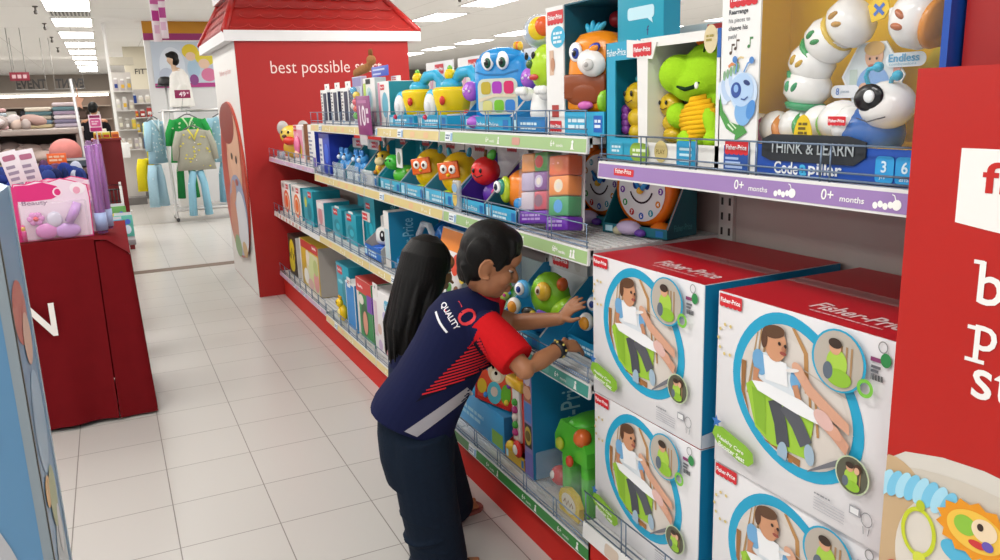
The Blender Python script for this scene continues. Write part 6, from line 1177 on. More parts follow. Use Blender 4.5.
def shopper():
    t = thing('person', 'dark haired person in black seen from behind at the far shelves', 'person', (-.17, 17.4, 0))
    x, y = -.17, 17.4; f = V((.2, 1, 0)).normalized(); l = V((0, 0, 1)).cross(f); z = V((0, 0, 1)); q = lambda a, b, c: V((x, y, 0)) + l * a + f * b + z * c
    hf, hl, hu = basis(f, 8); mb = MB(); hc = q(0, .05, 1.66); P, B = head(mb, hc, hf, hl, hu, 1.05, skinm)
    limb(mb, [q(0, 0, .9), q(0, 0, 1.2), q(0, 0, 1.4)], [.13, .13, .11], skinm); limb(mb, [q(0, 0, 1.4), q(0, .02, 1.58)], [.055, .05], skinm)
    for s in (-1, 1):
        limb(mb, [q(.0, 0, 1.4), q(.18 * s, 0, 1.4)], [.07, .055], skinm); limb(mb, [q(.18 * s, 0, 1.4), q(.22 * s, .05, 1.12), q(.15 * s, .26, 1.05)], [.05, .042, .03], skinm); limb(mb, [q(.09 * s, 0, .9), q(.1 * s, .02, .48), q(.1 * s, 0, .07)], [.085, .06, .042], skinm)
        hand(mb, q(.15 * s, .26, 1.05), f - l * .2 * s, (0, 0, -1), l * -s, 1.25, skinm, .4); foot(mb, q(.1 * s, 0, .07), f, 1.5, skinm)
    attach(fuse(mb, 'body', None, .008, 3), t)
    mb = MB(); mb.ell(P(-.016, 0, .02), (.108, .09, .102), hairm, B); mb.ell(P(-.05, 0, -.02), (.07, .086, .08), hairm, B); attach(fuse(mb, 'hair', None, .008, 2), t)
    bk = mat('1b1a1e', .85, .1, 40); mb = MB(); rg = lambda a, b, c: ring3(q(0, 0, c), l, a, f, b, 24, .9)
    mb.loft([rg(.19, .13, .85), rg(.185, .13, 1.05), rg(.19, .13, 1.25), rg(.19, .11, 1.38), rg(.07, .06, 1.48)], bk)
    for s in (-1, 1): mb.tube([q(.15 * s, 0, 1.4), q(.2 * s, .02, 1.3), q(.22 * s, .05, 1.13), q(.18 * s, .16, 1.08)], [.07, .07, .06, .05], bk, n=14)
    attach(fuse(mb, 'shirt', None, .01, 3), t)
    mb = MB(); mb.loft([rg(.17, .12, .8), rg(.165, .115, .98)], mat('2c3040', .85))
    for s in (-1, 1): mb.tube([q(.09 * s, 0, .85), q(.1 * s, .02, .48), q(.1 * s, 0, .06)], [.1, .08, .07], mat('2c3040', .85), n=16)
    attach(fuse(mb, 'trousers', None, .012, 2), t)
shopper()
# ================================================================ left side and background
# near blue display carton
t = thing('display_carton', 'tall blue display carton cut off by the left edge of the photo', 'display stand', (-.47, 1.66, 0))
mb = MB(); x0, x1, y0, y1 = -.3, .287, -.14, .15; sl = lambda x: 1.42 + .5 * (x1 - x)
bl = mat('5d8fb6', .3, .12, 3)
def wedge(xa, xb, ya, yb, m, z0=0):
    vs = [(xa, ya, z0), (xb, ya, z0), (xb, yb, z0), (xa, yb, z0), (xa, ya, sl(xa) + .01), (xb, ya, sl(xb)), (xb, yb, sl(xb)), (xa, yb, sl(xa) + .01)]
    mb.add(vs, [(3, 2, 1, 0), (4, 5, 6, 7), (0, 1, 5, 4), (1, 2, 6, 5), (2, 3, 7, 6), (3, 0, 4, 7)], m)
wedge(x0, x1, y0, y1, bl)
f = front(y0)
for u, v, ru, rv, c, l in ((.1, 1.12, .12, .16, 'b9634e', 1), (.16, 1.16, .07, .08, 'd9a27e', 2), (.18, 1.06, .06, .12, '7f93b8', 2), (.08, .8, .1, .18, '7fa3c0', 1), (.2, .72, .05, .2, 'b8bcc0', 2), (-.1, 1.0, .14, .3, '5a92c2', 1), (.12, .5, .12, .14, 'b0a89a', 1), (-.12, .6, .12, .2, '356f9f', 1)): mb.oval(f, u, v, ru, rv, mat(c, .3), l, 10)
r = rside(x1)
for u, v, ru, rv, c, l in ((-.0, 1.2, .1, .06, 'c05a4c', 1), (.04, 1.14, .06, .05, 'd9b09a', 2), (.02, .98, .09, .1, '8fb6d2', 1), (-.04, .86, .04, .03, 'd8a23a', 2), (.03, .82, .06, .06, '9aa86a', 2), (.02, .66, .09, .12, 'a8b6bc', 1), (.0, .5, .08, .1, 'b0a48e', 1), (.05, .74, .03, .05, 'c9ced2', 2)): mb.oval(r, u, v, ru, rv, mat(c, .3), l, -8)
mb.build('carton', t)
mb = MB(); mb.box(x1 - .012, x1 + .003, y0 - .003, y0 + .008, 0, sl(x1) - .004, mat('8b9aa2', .35)); mb.box(x1 + .003, x1 + .0045, y0 + .002, y0 + .012, 0, sl(x1) - .01, mat('4a4c44', .4)); mb.box(x1 - .003, x1 + .003, y1 - .012, y1 + .003, 0, sl(x1), mat('a9bfcc', .25)); mb.build('edge_strip', t)

# red cloth stand with a white letter
t = thing('cloth_stand', 'table under a dark red cloth with a white letter on its front', 'table', (-.6, 4.75, 0))
cl = mat('6e1016', .9, .12, 14, bump=.15); mb = MB()
def front_outline(n=40):
    P = []
    for i in range(n + 1): x = -.8 + 1.43 * i / n; P.append(x)
    return P
xs = front_outline(); nz = 14
def sheet(fn, nu, nv, m):
    vs = [fn(i / nu, j / nv) for j in range(nv + 1) for i in range(nu + 1)]
    mb.add(vs, [(j * (nu + 1) + i, j * (nu + 1) + i + 1, (j + 1) * (nu + 1) + i + 1, (j + 1) * (nu + 1) + i) for j in range(nv) for i in range(nu)], m, True)
W0, W1, D0, D1, TZ = -.85, .635, -.38, .34, .945
fold = lambda u, v: .014 * math.sin(u * 21) * (1 - v) + .008 * math.sin(u * 47 + 2) * (1 - v)
sheet(lambda u, v: (W0 + (W1 - .155 - W0) * u, D0 + fold(u, v) - .02 * (1 - v), .012 + .012 * math.sin(u * 9) + (TZ - .012) * v), 48, 14, cl)
sheet(lambda u, v: (W1 - .15 + (.15 + .045 * (1 - v) * 0 + .03 * (1 - v)) * u, D0 + .012 * math.sin(u * 3) + .06 * max(0, u - .8) - .012 * (1 - v), .012 + (TZ - .008 - .085 * max(0, u - .35) / .65 - .012) * v), 12, 14, cl)
sheet(lambda u, v: (W1 + .012 * math.sin(u * 18) * (1 - v) + .02 * (1 - v), D0 + (D1 - D0) * u, .012 + (TZ - .09 * (1 - u) - .012) * v), 24, 12, cl)
sheet(lambda u, v: (W0 + (W1 - W0) * (1 - u), D1, .012 + (TZ - .012) * v), 12, 6, cl); sheet(lambda u, v: (W0, D0 + (D1 - D0) * (1 - u), .012 + (TZ - .012) * v), 12, 6, cl)
sheet(lambda u, v: (W0 + (W1 - W0) * u, D0 + (D1 - D0) * v, TZ - .085 * max(0, (u - .93) / .07) * (1 - v) - .004 - .004 * math.sin(u * 5)), 30, 8, cl); mb.build('red_cloth', t)
mb = MB(); F = frame((0, D0 - .036, 0), (1, 0, 0), (0, 0, 1), (0, -1, 0)); mb.text(F, 'N', .268, .5, .165, mat('efe9e4', .6), 8, al='r', w=.125, bold=.02); mb.build('white_letter', t)
for x, y in ((W0 + .08, D0 + .1), (W1 - .12, D0 + .1), (W0 + .08, D1 - .08), (W1 - .12, D1 - .08)):
    mb = MB(); mb.box(x - .02, x + .02, y - .02, y + .02, 0, TZ - .03, '4a4644', .003); mb.build('leg', t)

# pink toy packs on it
def pink_pack(x, y, lab, rz, c='d8347a', g='pink play set packs'):
    t = thing('play_set_pack', lab, 'toy', (x, y, TZ + .002), rz, g); mb = MB()
    P = [(-.17, 0), (.165, 0), (.17, .2), (.165, .26), (.1, .285), (.05, .3), (.0, .285), (-.06, .295), (-.11, .28), (-.155, .285), (-.17, .25)]; F = front(0); mb.prism(P, F, -.03, -.022, pr(c)); F = front(.022); mb.poly(F, [(u * .97, .006 + v * .965) for u, v in P], pr('ecd6e4'), 1)
    mb.poly(F, [(-.165, .2), (-.15, .275), (-.09, .275), (-.03, .285), (.03, .262), (.05, .22), (.0, .2), (-.1, .195)], pr('d92a78'), 2); mb.ring(F, .03, .232, .018, .02, .007, pr('f4d8e6'), 3, 16); mb.oval(F, .12, .245, .035, .03, pr('f3e6ee'), 3); mb.oval(F, .115, .235, .016, .018, pr('e8a0b8'), 4); mb.rect(F, -.165, .0, -.145, .27, pr(c), 3)
    mb.text(F, 'Beauty', -.13, .17, .028, pr('8a6a88'), 3, w=.11); mb.build('backing_card', t)
    mb = MB(); pk = gl('d98ac8'); lv = gl('c79ad8')
    for k in range(6): a = PI * k / 3; mb.ell((-.08 + .022 * math.cos(a), .005, .11 + .02 * math.sin(a)), (.017, .008, .015), pk)
    mb.ell((-.08, -.003, .11), .012, gl('d8404a')); mb.build('flower_mirror', t)
    mb = MB(); mb.ell((-.04, .004, .045), (.05, .015, .04), pk); mb.ell((.05, .004, .04), (.06, .015, .038), lv); mb.build('handbag', t)
    mb = MB(); mb.tube([(.06, .004, .08), (.09, .0, .13), (.11, .004, .175)], [.02, .024, .02], lv); mb.build('hair_dryer', t)
    mb = MB(); mb.ell((.0, .002, .1), (.035, .012, .04), gl('d4cfe0', .15)); mb.build('heart', t)
    mb = MB(); mb.lathe([(.012, 0), (.012, .05), (.009, .055), (.009, .075), (0, .085)], gl('d83a8a'), (-.14, .002, .004), n=12); mb.lathe([(.0095, .05), (.009, .07), (0, .082)], gl('e8b83a'), (-.14, .001, .006), n=12); mb.build('lipstick', t)
    mb = MB(); mb.box(-.15, .15, -.02, .022, .002, .19, clear('f4e9f2', .13), .012); mb.build('clear_blister', t)
    return t
p0 = pink_pack(-.282, 4.5, 'front pink toy beauty play set on the red cloth stand', 4)
copy_tree(p0, (-.235, 4.62, TZ + .002), 4, 'rear pink toy beauty play set just behind the front one on the red cloth')
copy_tree(p0, (-.70, 4.55, TZ + .002), -8, 'pink toy beauty play set at the left, behind the blue carton')
for i, (x, y, z, a) in enumerate(((-.078, 4.56, 0, 1), (-.052, 4.71, 0, 0))):
    t = thing('purple_wand_pack', ('tall purple wrapped tube in front at the red cloth table edge', 'tall purple wrapped tube just behind another at the red cloth table edge')[i], 'toy', (x, y, TZ + .002), 0, 'purple wrapped tubes'); mb = MB(); mb.T = rotm(ay=-a)
    for k in range(5): aa = 2 * PI * k / 5; mb.tube([(.015 * math.cos(aa), .012 * math.sin(aa), .006), (.016 * math.cos(aa + .4), .012 * math.sin(aa + .4), .22), (.014 * math.cos(aa + .8), .012 * math.sin(aa + .8), .45)], .0085, gl(('7c3f92', '8f4c9c', '6f3484', 'a05cb0', '84408c')[k]), n=8)
    mb.build('wand', t); mb = MB(); mb.T = rotm(ay=-a); mb.lathe([(.0, .004), (.026, .004), (.028, .1), (.027, .3), (.022, .44), (.012, .475)], clear('c79ad0', .3), n=14); mb.build('wrapper', t)
    mb = MB(); mb.T = rotm(ay=-a); mb.lathe([(.027, .02), (.029, .02), (.029, .11), (.027, .11)], pr('9fb0d8'), n=14); mb.build('paper_label', t)
for i, (x, y, a) in enumerate(((-.46, 4.71, -12), (-.4, 4.75, -8))):
    t = thing('price_card', ('left white printed price card in a clip behind the pink packs', 'right white printed price card in a clip behind the pink packs')[i], 'price card', (x + .04, y, TZ + .003), 0, 'white price cards'); mb = MB()
    mb.tube([(0, 0, .0), (0, 0, .27)], .004, mat('c9c6c4', .3, metal=.4)); mb.lathe([(0, 0), (.03, 0), (.03, .006), (0, .008)], mat('b9b6b4', .3)); mb.build('clip_stand', t)
    mb = MB(); mb.T = Mx.Translation((0, 0, .24)) @ rotm(ay=a); mb.box(-.04, .04, -.002, .002, 0, .2, pr('e4dfe4'), .001); F = front(-.002); mb.rrect(F, -.028, .15, .028, .178, pr('b06a86'), 1, .3); [mb.rect(F, -.028, .02 + .03 * k, .02 - .008 * (k % 2), .036 + .03 * k, pr('9a8fa4'), 1) for k in range(4)]; mb.build('card', t)

# bins and heaps further back, left of the aisle
def heap(name, lab, cat, x0, x1, y0, y1, z0, hz, cols, n, seed, part='folded_garment', sz=1):
    t = thing(name, lab, cat, ((x0 + x1) / 2, (y0 + y1) / 2, z0)); R = random.Random(seed); w, d = x1 - x0, y1 - y0
    for k in range(n):
        mb = MB(); c = mat(R.choice(cols), .85, .12, 12); x = R.uniform(-.5, .5) * w * .82; y = R.uniform(-.5, .5) * d * .8; z = hz * (.25 + .6 * R.random() * (1 - abs(2 * x / w) ** 2 * .5))
        a = R.uniform(.05, .11) * min(1, w) * sz; mb.ell((0, 0, 0), (a * R.uniform(.9, 1.7), a * R.uniform(.8, 1.2), hz * R.uniform(.2, .4) * (.5 + .5 * sz)), c, rotm(az=R.uniform(0, 180), ay=R.uniform(-14, 14)), 14, 8)
        mb.v = [(vx + x, vy + y, max(vz + z, .004)) for vx, vy, vz in mb.v]; mb.build(part, t)
    return t
def bench(name, lab, x0, x1, y0, y1, h, c, topc=None, sh=()):
    t = thing(name, lab, 'display table', ((x0 + x1) / 2, (y0 + y1) / 2, 0)); w, d = (x1 - x0) / 2, (y1 - y0) / 2
    mb = MB(); mb.box(-w, w, -d, d, h - .05, h, mat(topc or c, .6, .05, 5), .006); [mb.box(-w, w, -d, d, s - .02, s, mat(c, .6), .004) for s in sh]; mb.build('table_top', t)
    mb = MB(); mb.box(-w + .03, w - .03, -d + .03, d - .03, 0, .09, mat(c, .7)); mb.box(-w + .04, w - .04, d - .06, d - .04, .09, h - .05, mat(c, .7)); mb.build('base', t)
    for sx in (-1, 1):
        mb = MB(); mb.box(sx * (w - .03) - .02, sx * (w - .03) + .02, -d + .02, d - .02, .06, h - .05, mat(c, .7)); mb.build('side_panel', t)
bench('garment_table', 'dark table piled with navy garments behind the red cloth stand', -1.9, -.12, 6.1, 7.2, .96, '3a3440', '474658', (.4,))
NV = ['26336e', '2c3c86', '1f2a58', '30407c', '1d244c', 'b4b8ca', '28387c', '5a3a58', '223068']
heap('navy_garments', 'heap of navy and white folded garments on the dark table', 'clothes', -.95, -.13, 6.12, 7.0, .962, .26, NV, 90, 3, sz=.5)
t = thing('wire_basket', 'black wire basket beside the aisle behind the red cloth stand', 'basket', (.015, 6.3, 0)); mb = MB(); wr = mat('2a2a2c', .4, metal=.5)
for z in (.62, .72, .82, .92, 1.04): mb.tube([(-.09, -.2, z), (.03, -.2, z), (.03, .2, z), (-.09, .2, z), (-.09, -.2, z)], .005, wr, n=6)
for k in range(6): mb.tube([(-.09 + .024 * k, -.2, .62), (-.09 + .024 * k, -.2, 1.04)], .004, wr, n=6)
for k in range(6): mb.tube([(.03, -.2 + .08 * k, .62), (.03, -.2 + .08 * k, 1.04)], .004, wr, n=6)
mb.build('wire_frame', t)
for sx, sy in ((-.09, -.2), (.03, -.2), (-.09, .2), (.03, .2)): mb = MB(); mb.tube([(sx, sy, 0), (sx, sy, 1.06)], .008, mat('c9c7c4', .4)); mb.build('post', t)
mb = MB(); mb.box(-.09, .03, -.2, .2, .615, .62, mat('4a4648', .6)); mb.build('shelf', t)
for i, (x, z, c, l) in enumerate(((-.03, .622, '2c3a8a', 'navy cap in the black wire basket'), (.02, .622, 'e0622c', 'orange pack standing in the black wire basket'))):
    t = thing('basket_item', l, 'goods', (x, 6.28, z)); mb = MB()
    if i: mb.box(-.02, .02, -.05, .05, 0, .3, mat(c, .5), .01); mb.oval(front(-.05), 0, .2, .012, .03, pr('f2d9c8'), 1)
    else: mb.ell((0, 0, .07), (.03, .1, .07), mat(c, .8)); mb.ell((.0, -.1, .03), (.03, .06, .008), mat(c, .8))
    mb.build('cap_crown' if not i else 'pack_body', t)
t = thing('low_stand', 'small low grey stand holding colourful packs at the aisle edge', 'display stand', (-.005, 5.62, 0)); mb = MB(); mb.box(-.1, .09, -.16, .16, .74, .775, mat('8a8688', .5), .004); mb.build('stand_top', t); mb = MB(); mb.box(-.09, -.02, -.1, .12, 0, .74, mat('4c4848', .7)); mb.build('stand_base', t)
for i, (x, y, z, h, c, c2, l) in enumerate(((-.03, 5.55, .776, .12, '4aa8c8', '7fc23a', 'blue and green picture pack in front on the low grey stand'), (.03, 5.58, .776, .14, '58b0a0', '3a6ac8', 'teal picture pack on the right of the low grey stand'), (.0, 5.68, .776, .19, '5a9a4a', 'd8c83a', 'green picture pack at the back of the low grey stand'))):
    t = thing('picture_pack', l, 'pack', (x, y, z)); mb = MB(); mb.T = rotm(ax=-6); mb.box(-.055, .055, 0, .02, .003, h, mat(c, .4), .003); F = front(0); mb.oval(F, -.015, h * .5, .03, h * .28, mat(c2, .4), 1); mb.oval(F, .02, h * .35, .02, h * .2, mat('d9e4f0', .4), 2); mb.oval(F, .025, h * .7, .016, h * .12, mat('4a6ad0', .4), 2); mb.build('pouch', t)
    mb = MB(); mb.T = rotm(ax=-6); mb.box(-.05, .05, .004, .012, h, h + .018, mat('d0d4d8', .4)); mb.build('header_card', t)

bench('homeware_table', 'brown tiered table with orange sign and pink dome behind the navy garments', -2.4, -.1, 7.5, 8.6, 1.12, '4a3a36', '6a5650', (.5,))
t = thing('shelf_sign', 'orange sign strip on the front of the brown tiered table', 'sign', (-.385, 7.46, 1.165)); mb = MB(); mb.box(-.07, .07, 0, .008, 0, .085, mat('f0682a', .45), .002); F = front(0); mb.bars(F, -.055, .05, .11, .016, 2, pr('f8c9a8'), 1); mb.build('sign_face', t); mb = MB(); mb.box(-.06, .06, .008, .03, -.045, .04, mat('5a4844', .6)); mb.build('bracket', t)
t = thing('dark_tray', 'dark grey tray beside the orange sign strip', 'tray', (-.25, 7.62, 1.1205)); mb = MB(); mb.box(-.1, .1, -.1, .1, 0, .012, '3c4450'); [mb.box(a, b, c, d, .0, .075, '48525e') for a, b, c, d in ((-.1, .1, -.1, -.09), (-.1, .1, .09, .1), (-.1, -.09, -.1, .1), (.09, .1, -.1, .1))]; mb.build('tray_body', t); mb = MB(); mb.box(-.105, .105, -.106, -.101, .06, .08, 'c9ccd0'); mb.build('tray_rim', t)
t = thing('pink_cushion', 'rounded pink cushion on the brown tiered table', 'cushion', (-.34, 8.05, 1.1205)); mb = MB(); mb.ell((0, 0, .11), (.13, .13, .12), mat('d88a84', .8, .1, 20)); mb.ell((0, 0, .04), (.15, .14, .04), mat('c97a78', .8)); mb.v = [(a, b, max(c, 0)) for a, b, c in mb.v]; mb.build('cover', t); mb = MB(); mb.tube([(.14 * math.cos(a), .135 * math.sin(a), .05) for a in [2 * PI * k / 20 for k in range(21)]], .008, mat('b96a6c', .8), n=6); mb.build('piping', t)
bench('linen_shelf', 'long pale shelf stacked with folded linen behind the pink cushion', -4.6, -.22, 9.0, 10.4, 1.42, '978880', 'a89a92', (.5, 1.1))
LC = ['d9c4b8', 'cbb0a6', 'c9b8b4', 'e2d6ce', 'b99a92', 'd6cdcc', 'b8aca8']
heap('pale_linen', 'long row of beige and pink folded linen along the pale shelf front', 'linen', -4.5, -.25, 9.0, 9.5, 1.422, .17, LC, 60, 11, 'folded_sheet')
heap('grey_linen', 'second row of grey pink linen on the middle level of the pale shelf', 'linen', -2.4, -.27, 9.0, 9.35, 1.102, .19, ['b8a49c', 'a08c84', 'c9b8b2', '7a6c68', '5c5452', 'd6c4be'], 52, 12, 'folded_sheet')
t = None
for i, (x, n, cs, l) in enumerate(((-.62, 5, ['cfc09a', '7a94a8', 'b9b0a0', '5e7f86', 'd9d0c0'], 'stack of yellow and blue folded towels on the pale shelf'), (-.36, 6, ['c9c0d0', '8a86a0', 'e2dce0', 'a89ab0', '6c8c94', 'd0c4c8'], 'stack of white and lilac folded towels beside the star cushion'), (-1.05, 5, ['d8b0b8', 'c09098', 'e0c8c8', 'b9c8d0', 'cfa8a8'], 'stack of pink folded towels at the left of the pale shelf'), (-1.5, 4, ['d9ccc4', 'b9a8a0', 'cfc4c8', 'a8b4b8'], 'stack of cream folded towels at the far left of the pale shelf'))):
    t = thing('towel_stack', l, 'towels', (x, 10.0, 1.4205), 0, 'stacks of folded towels')
    for k in range(n): mb = MB(); mb.box(-.12, .12, -.15, .15, .044 * k + .0005, .044 * k + .043, mat(cs[k], .9, .1, 30), .016); mb.build('towel', t)
t = thing('hanging_star_cushion', 'beige star shaped cushion hanging on the silver pole', 'cushion', (-.222, 9.72, 1.565)); mb = MB(); P = [((.075 if k % 2 == 0 else .036) * math.sin(2 * PI * k / 10) * .8, .12 + (.1 if k % 2 == 0 else .05) * math.cos(2 * PI * k / 10)) for k in range(10)]; mb.prism(P, front(0), -.03, .03, mat('d3a48c', .85, .1, 30)); mb.build('cover', t); mb = MB(); mb.tube([(0, 0, .2), (.0, 0, .26)], .004, mat('b98a74', .8)); mb.build('loop', t)
for i, (x0, x1, zt, y, l) in enumerate(((-.243, -.165, 1.89, 8.9, 'slanted silver pole by the linen shelf'), (-1.12, -1.07, 1.75, 8.84, 'short white pole at the left of the linen shelf'))):
    t = thing('display_pole', l, 'pole', (x1, y, 0)); mb = MB(); mb.tube([(0, 0, .01), (x0 - x1, 0, zt)], .014, mat('c9c8c8', .3, metal=.3)); mb.build('pole', t); mb = MB(); mb.lathe([(0, 0), (.06, 0), (.05, .02), (.018, .04), (0, .04)], mat('b9b8b8', .4)); mb.build('base', t)
t = thing('red_counter', 'dark red counter with yellow packs in front of the person in black', 'counter', (-.01, 10.4, 0)); mb = MB(); mb.box(-.14, .15, -.3, .3, .0, 1.255, mat('701419', .7, .06, 8), .006); mb.build('counter_body', t); mb = MB(); mb.box(-.15, .16, -.31, .31, 1.255, 1.275, mat('8a2a2c', .6)); mb.build('counter_top', t)
for i, (x, y, c, l) in enumerate(((-.09, 10.25, 'e0c03a', 'yellow pack at the left on the red counter'), (.0, 10.25, 'd9d23a', 'lime yellow pack in the middle of the red counter'), (.09, 10.25, 'e6923a', 'orange yellow pack at the right on the red counter'), (-.03, 10.42, 'ecece0', 'white pack behind the yellow packs on the red counter'))):
    t = thing('counter_pack', l, 'pack', (x, y, 1.2755), 0, 'packs on the red counter'); mb = MB(); mb.box(-.04, .04, -.05, .05, 0, .07 + .03 * (i == 3), mat(c, .5), .006); mb.rect(front(-.05), -.03, .015, .03, .045, pr('b8482c' if i < 3 else '8a8a90'), 1); mb.build('pack_body', t); mb = MB(); mb.box(-.038, .038, -.04, .04, .07 + .03 * (i == 3), .078 + .03 * (i == 3), mat('f0ecd8', .5)); mb.build('lid', t)
t = thing('pink_sign', 'pink and white sign card in front of the person in black', 'sign', (-.09, 9.75, 1.2)); mb = MB(); mb.box(-.062, .062, 0, .006, .165, .345, pr('efd9e6'), .002); F = front(0); mb.rrect(F, -.055, .17, .055, .21, pr('c02a7a'), 1, .2); mb.rrect(F, -.05, .22, .05, .3, pr('d85a9a'), 1, .2); mb.rect(F, -.05, .31, .05, .338, pr('8a1a5a'), 1); mb.bars(F, -.035, .265, .07, .014, 2, pr('f0cfe0'), 2); mb.build('card', t); mb = MB(); mb.tube([(0, .006, -1.195), (0, .006, .17)], .008, mat('c9c8c8', .3)); mb.lathe([(0, -1.2), (.08, -1.2), (.07, -1.185), (0, -1.18)], mat('8a8888', .4)); mb.build('stand', t)

# clothes rails by the aisle
t = thing('clothes_rail', 'white clothes rail of pyjamas at the aisle end near the poster', 'clothes rail', (1.2, 12.45, 0)); wm = mat('dedcda', .4)
for sx, l in ((-.42, 'left'), (.52, 'right')):
    mb = MB(); mb.tube([(sx, -.2, .03), (sx, 0, .12), (sx - .02, .0, 1.56)], .02, wm); mb.tube([(sx, .25, .03), (sx, 0, .12)], .02, wm); mb.ell((sx, -.21, .03), (.025, .025, .03), mat('4a4a4c', .5)); mb.ell((sx, .26, .03), (.025, .025, .03), mat('4a4a4c', .5)); mb.build('leg', t)
mb = MB(); mb.tube([(-.46, 0, 1.56), (.56, 0, 1.56)], .016, mat('b9b7b6', .3, metal=.5)); mb.build('rail', t); mb = MB(); mb.box(-.42, .52, -.14, .2, .14, .17, mat('b4b2b2', .5)); mb.tube([(-.42, -.15, .16), (.52, -.15, .17)], .02, wm); mb.build('base_shelf', t)
def garment(lab, x, y, zt, w, h, c, c2, kind='top', sleeve=.5, rz=0):
    t = thing('hanging_garment', lab, 'clothes', (x, y, zt), rz, 'pyjamas on the rail'); m = mat(c, .9, .06, 40); m2 = mat(c2, .9, .06, 40); R = random.Random(int(x * 1000))
    if kind == 'top':
        mb = MB(); n = 24; rings = []
        for v, ww, dd in ((0, .16, .025), (.05, .42, .04), (.12, .46, .055), (.35, .44, .06), (.7, .48, .065), (1.0, .52, .07)):
            rings.append([V((w * ww * math.cos(2 * PI * k / n), (dd + .012 * math.sin(6 * 2 * PI * k / n + v * 4) * v) * math.sin(2 * PI * k / n), -h * v)) for k in range(n)])
        mb.loft(rings, m)
        for k in range(26): a, b = R.uniform(-.4, .4) * w, -h * R.uniform(.1, .95); mb.ell((a, -.066, b), (.014, .004, .012), m2, n=8, m=5)
        mb.build('shirt_body', t)
        for s in (-1, 1):
            mb = MB(); mb.tube([(s * w * .36, 0, -.03), (s * w * .5, -.01, -h * sleeve * .55), (s * w * .53, -.015, -h * sleeve)], [(.055, .05), (.05, .045), (.045, .04)], m, n=14); mb.build('sleeve', t)
        mb = MB(); mb.tube([(-.07, -.03, .005), (-.02, -.06, -.08), (0, -.07, -.15), (.02, -.06, -.08), (.07, -.03, .005)], .012, m2, n=8); mb.build('collar', t)
        for k in range(4): mb = MB(); mb.ell((0, -.076, -.18 - .08 * k), .008, mat('efece6', .5), n=8, m=6); mb.build('button', t)
    else:
        for s in (-1, 1):
            mb = MB(); mb.tube([(s * w * .1, 0, 0), (s * w * .2, 0, -h * .3), (s * w * .25, -.01, -h)], [(w * .2, .05), (w * .22, .05), (w * .23, .055)], m, n=16)
            for k in range(12): a, b = R.uniform(-.1, .1) * w, -h * R.uniform(.1, .95); mb.ell((s * w * .22 + a, -.055, b), (.012, .004, .01), m2, n=8, m=5)
            mb.build('trouser_leg', t)
    if kind == 'top':
        mb = MB(); mb.tube([(-.13, 0, -.01), (-.04, 0, .04), (0, 0, .05), (.04, 0, .04), (.13, 0, -.01)], .008, mat('6a6c70', .4), n=8); mb.tube([(0, 0, .05), (0, 0, .075), (.02, 0, .095), (.0, 0, .115), (-.018, 0, .1)], .004, mat('a8a8a8', .3, metal=.6), n=6); mb.build('hanger', t)
    return t
garment('green spotted pyjama top on the white clothes rail', 1.06, 12.3, 1.46, .54, .62, '2f9a4c', 'bfe0b0', sleeve=.62)
garment('grey and yellow pyjama top at the front of the clothes rail', 1.09, 12.02, 1.30, .5, .56, 'a5a698', 'd8cf5a', sleeve=.75)
garment('light blue pyjama trousers hanging under the grey and yellow top', 1.08, 12.03, .725, .42, .62, '8fc4da', 'c9e2ec', 'legs')
garment('pale blue pyjama top at the left end of the clothes rail', .62, 12.42, 1.44, .36, .6, '9fc6d8', 'd6e8f0', sleeve=.7, rz=50)
garment('yellow pyjama top at the far left of the clothes rail', .60, 12.75, 1.42, .34, .5, 'd8cf3a', 'efe9b0', sleeve=.6, rz=60)
garment('yellow patterned trousers below the yellow pyjama top', .46, 12.9, .88, .4, .46, 'd9c826', '8a8a2c', 'legs', rz=40)
garment('pale blue trousers hanging low at the left of the clothes rail', .56, 12.3, .82, .36, .58, 'a4c8d8', 'cfe2ea', 'legs', rz=40)
garment('pale blue pyjama top at the right end of the clothes rail', 1.56, 12.55, 1.46, .44, .66, '9cc8da', 'd0e6ee', sleeve=.7)
garment('light blue trousers at the right end of the clothes rail', 1.56, 12.55, .785, .4, .58, '8abcd4', 'bcdcea', 'legs')
garment('dark green trousers hanging behind the grey and yellow top', .98, 12.5, .86, .4, .55, '2f8a4a', '9fd0a0', 'legs')
t = thing('price_sign', 'magenta price sign numbered 49 above the green pyjama top', 'sign', (1.01, 12.0, 1.725)); mb = MB(); mb.box(-.1, .1, 0, .006, 0, .11, pr('8e1a52'), .002); mb.text(front(0), '49', -.045, .022, .065, pr('f2e6ee'), 1, bold=.02); mb.rect(front(0), .056, .058, .078, .08, pr('e2cbd8'), 1); mb.build('sign_face', t); mb = MB(); mb.tube([(0, .01, .01), (0, .42, -.16)], .006, mat('c9c8c8', .3)); mb.build('sign_arm', t)
# white display wall with a poster and a mannequin
t = thing('display_wall', 'white display wall with orange and magenta top bands behind the mannequin', 'display wall', (1.42, 14.7, 0)); mb = MB(); mb.box(-.68, .9, 0, .12, 0, 2.7, mat('dfdfe0', .5, .02, 3)); mb.box(-.68, .9, -.012, 0, 2.7, 2.81, pr('9a2a6c')); mb.box(-.68, .9, -.02, .1, 2.81, 2.999, pr('c98a1c')); mb.box(-.68, .9, 0, .12, 2.7, 2.82, pr('9a2a6c')); mb.build('wall_panel', t)
mb = MB(); mb.tube([(-.6, -.12, 1.545), (.85, -.12, 1.545)], .014, mat('b0b0b2', .3, metal=.5)); [mb.tube([(x, 0, 1.545), (x, -.12, 1.545)], .01, mat('b0b0b2', .3)) for x in (-.5, .1, .75)]; mb.build('wall_rail', t)
t = thing('poster', 'pale blue poster with yellow haired cartoon girls on the white display wall', 'poster', (1.33, 14.69, 1.94)); mb = MB(); mb.box(-.5, .52, -.012, 0, 0, .74, pr('c3cedd')); F = front(-.012)
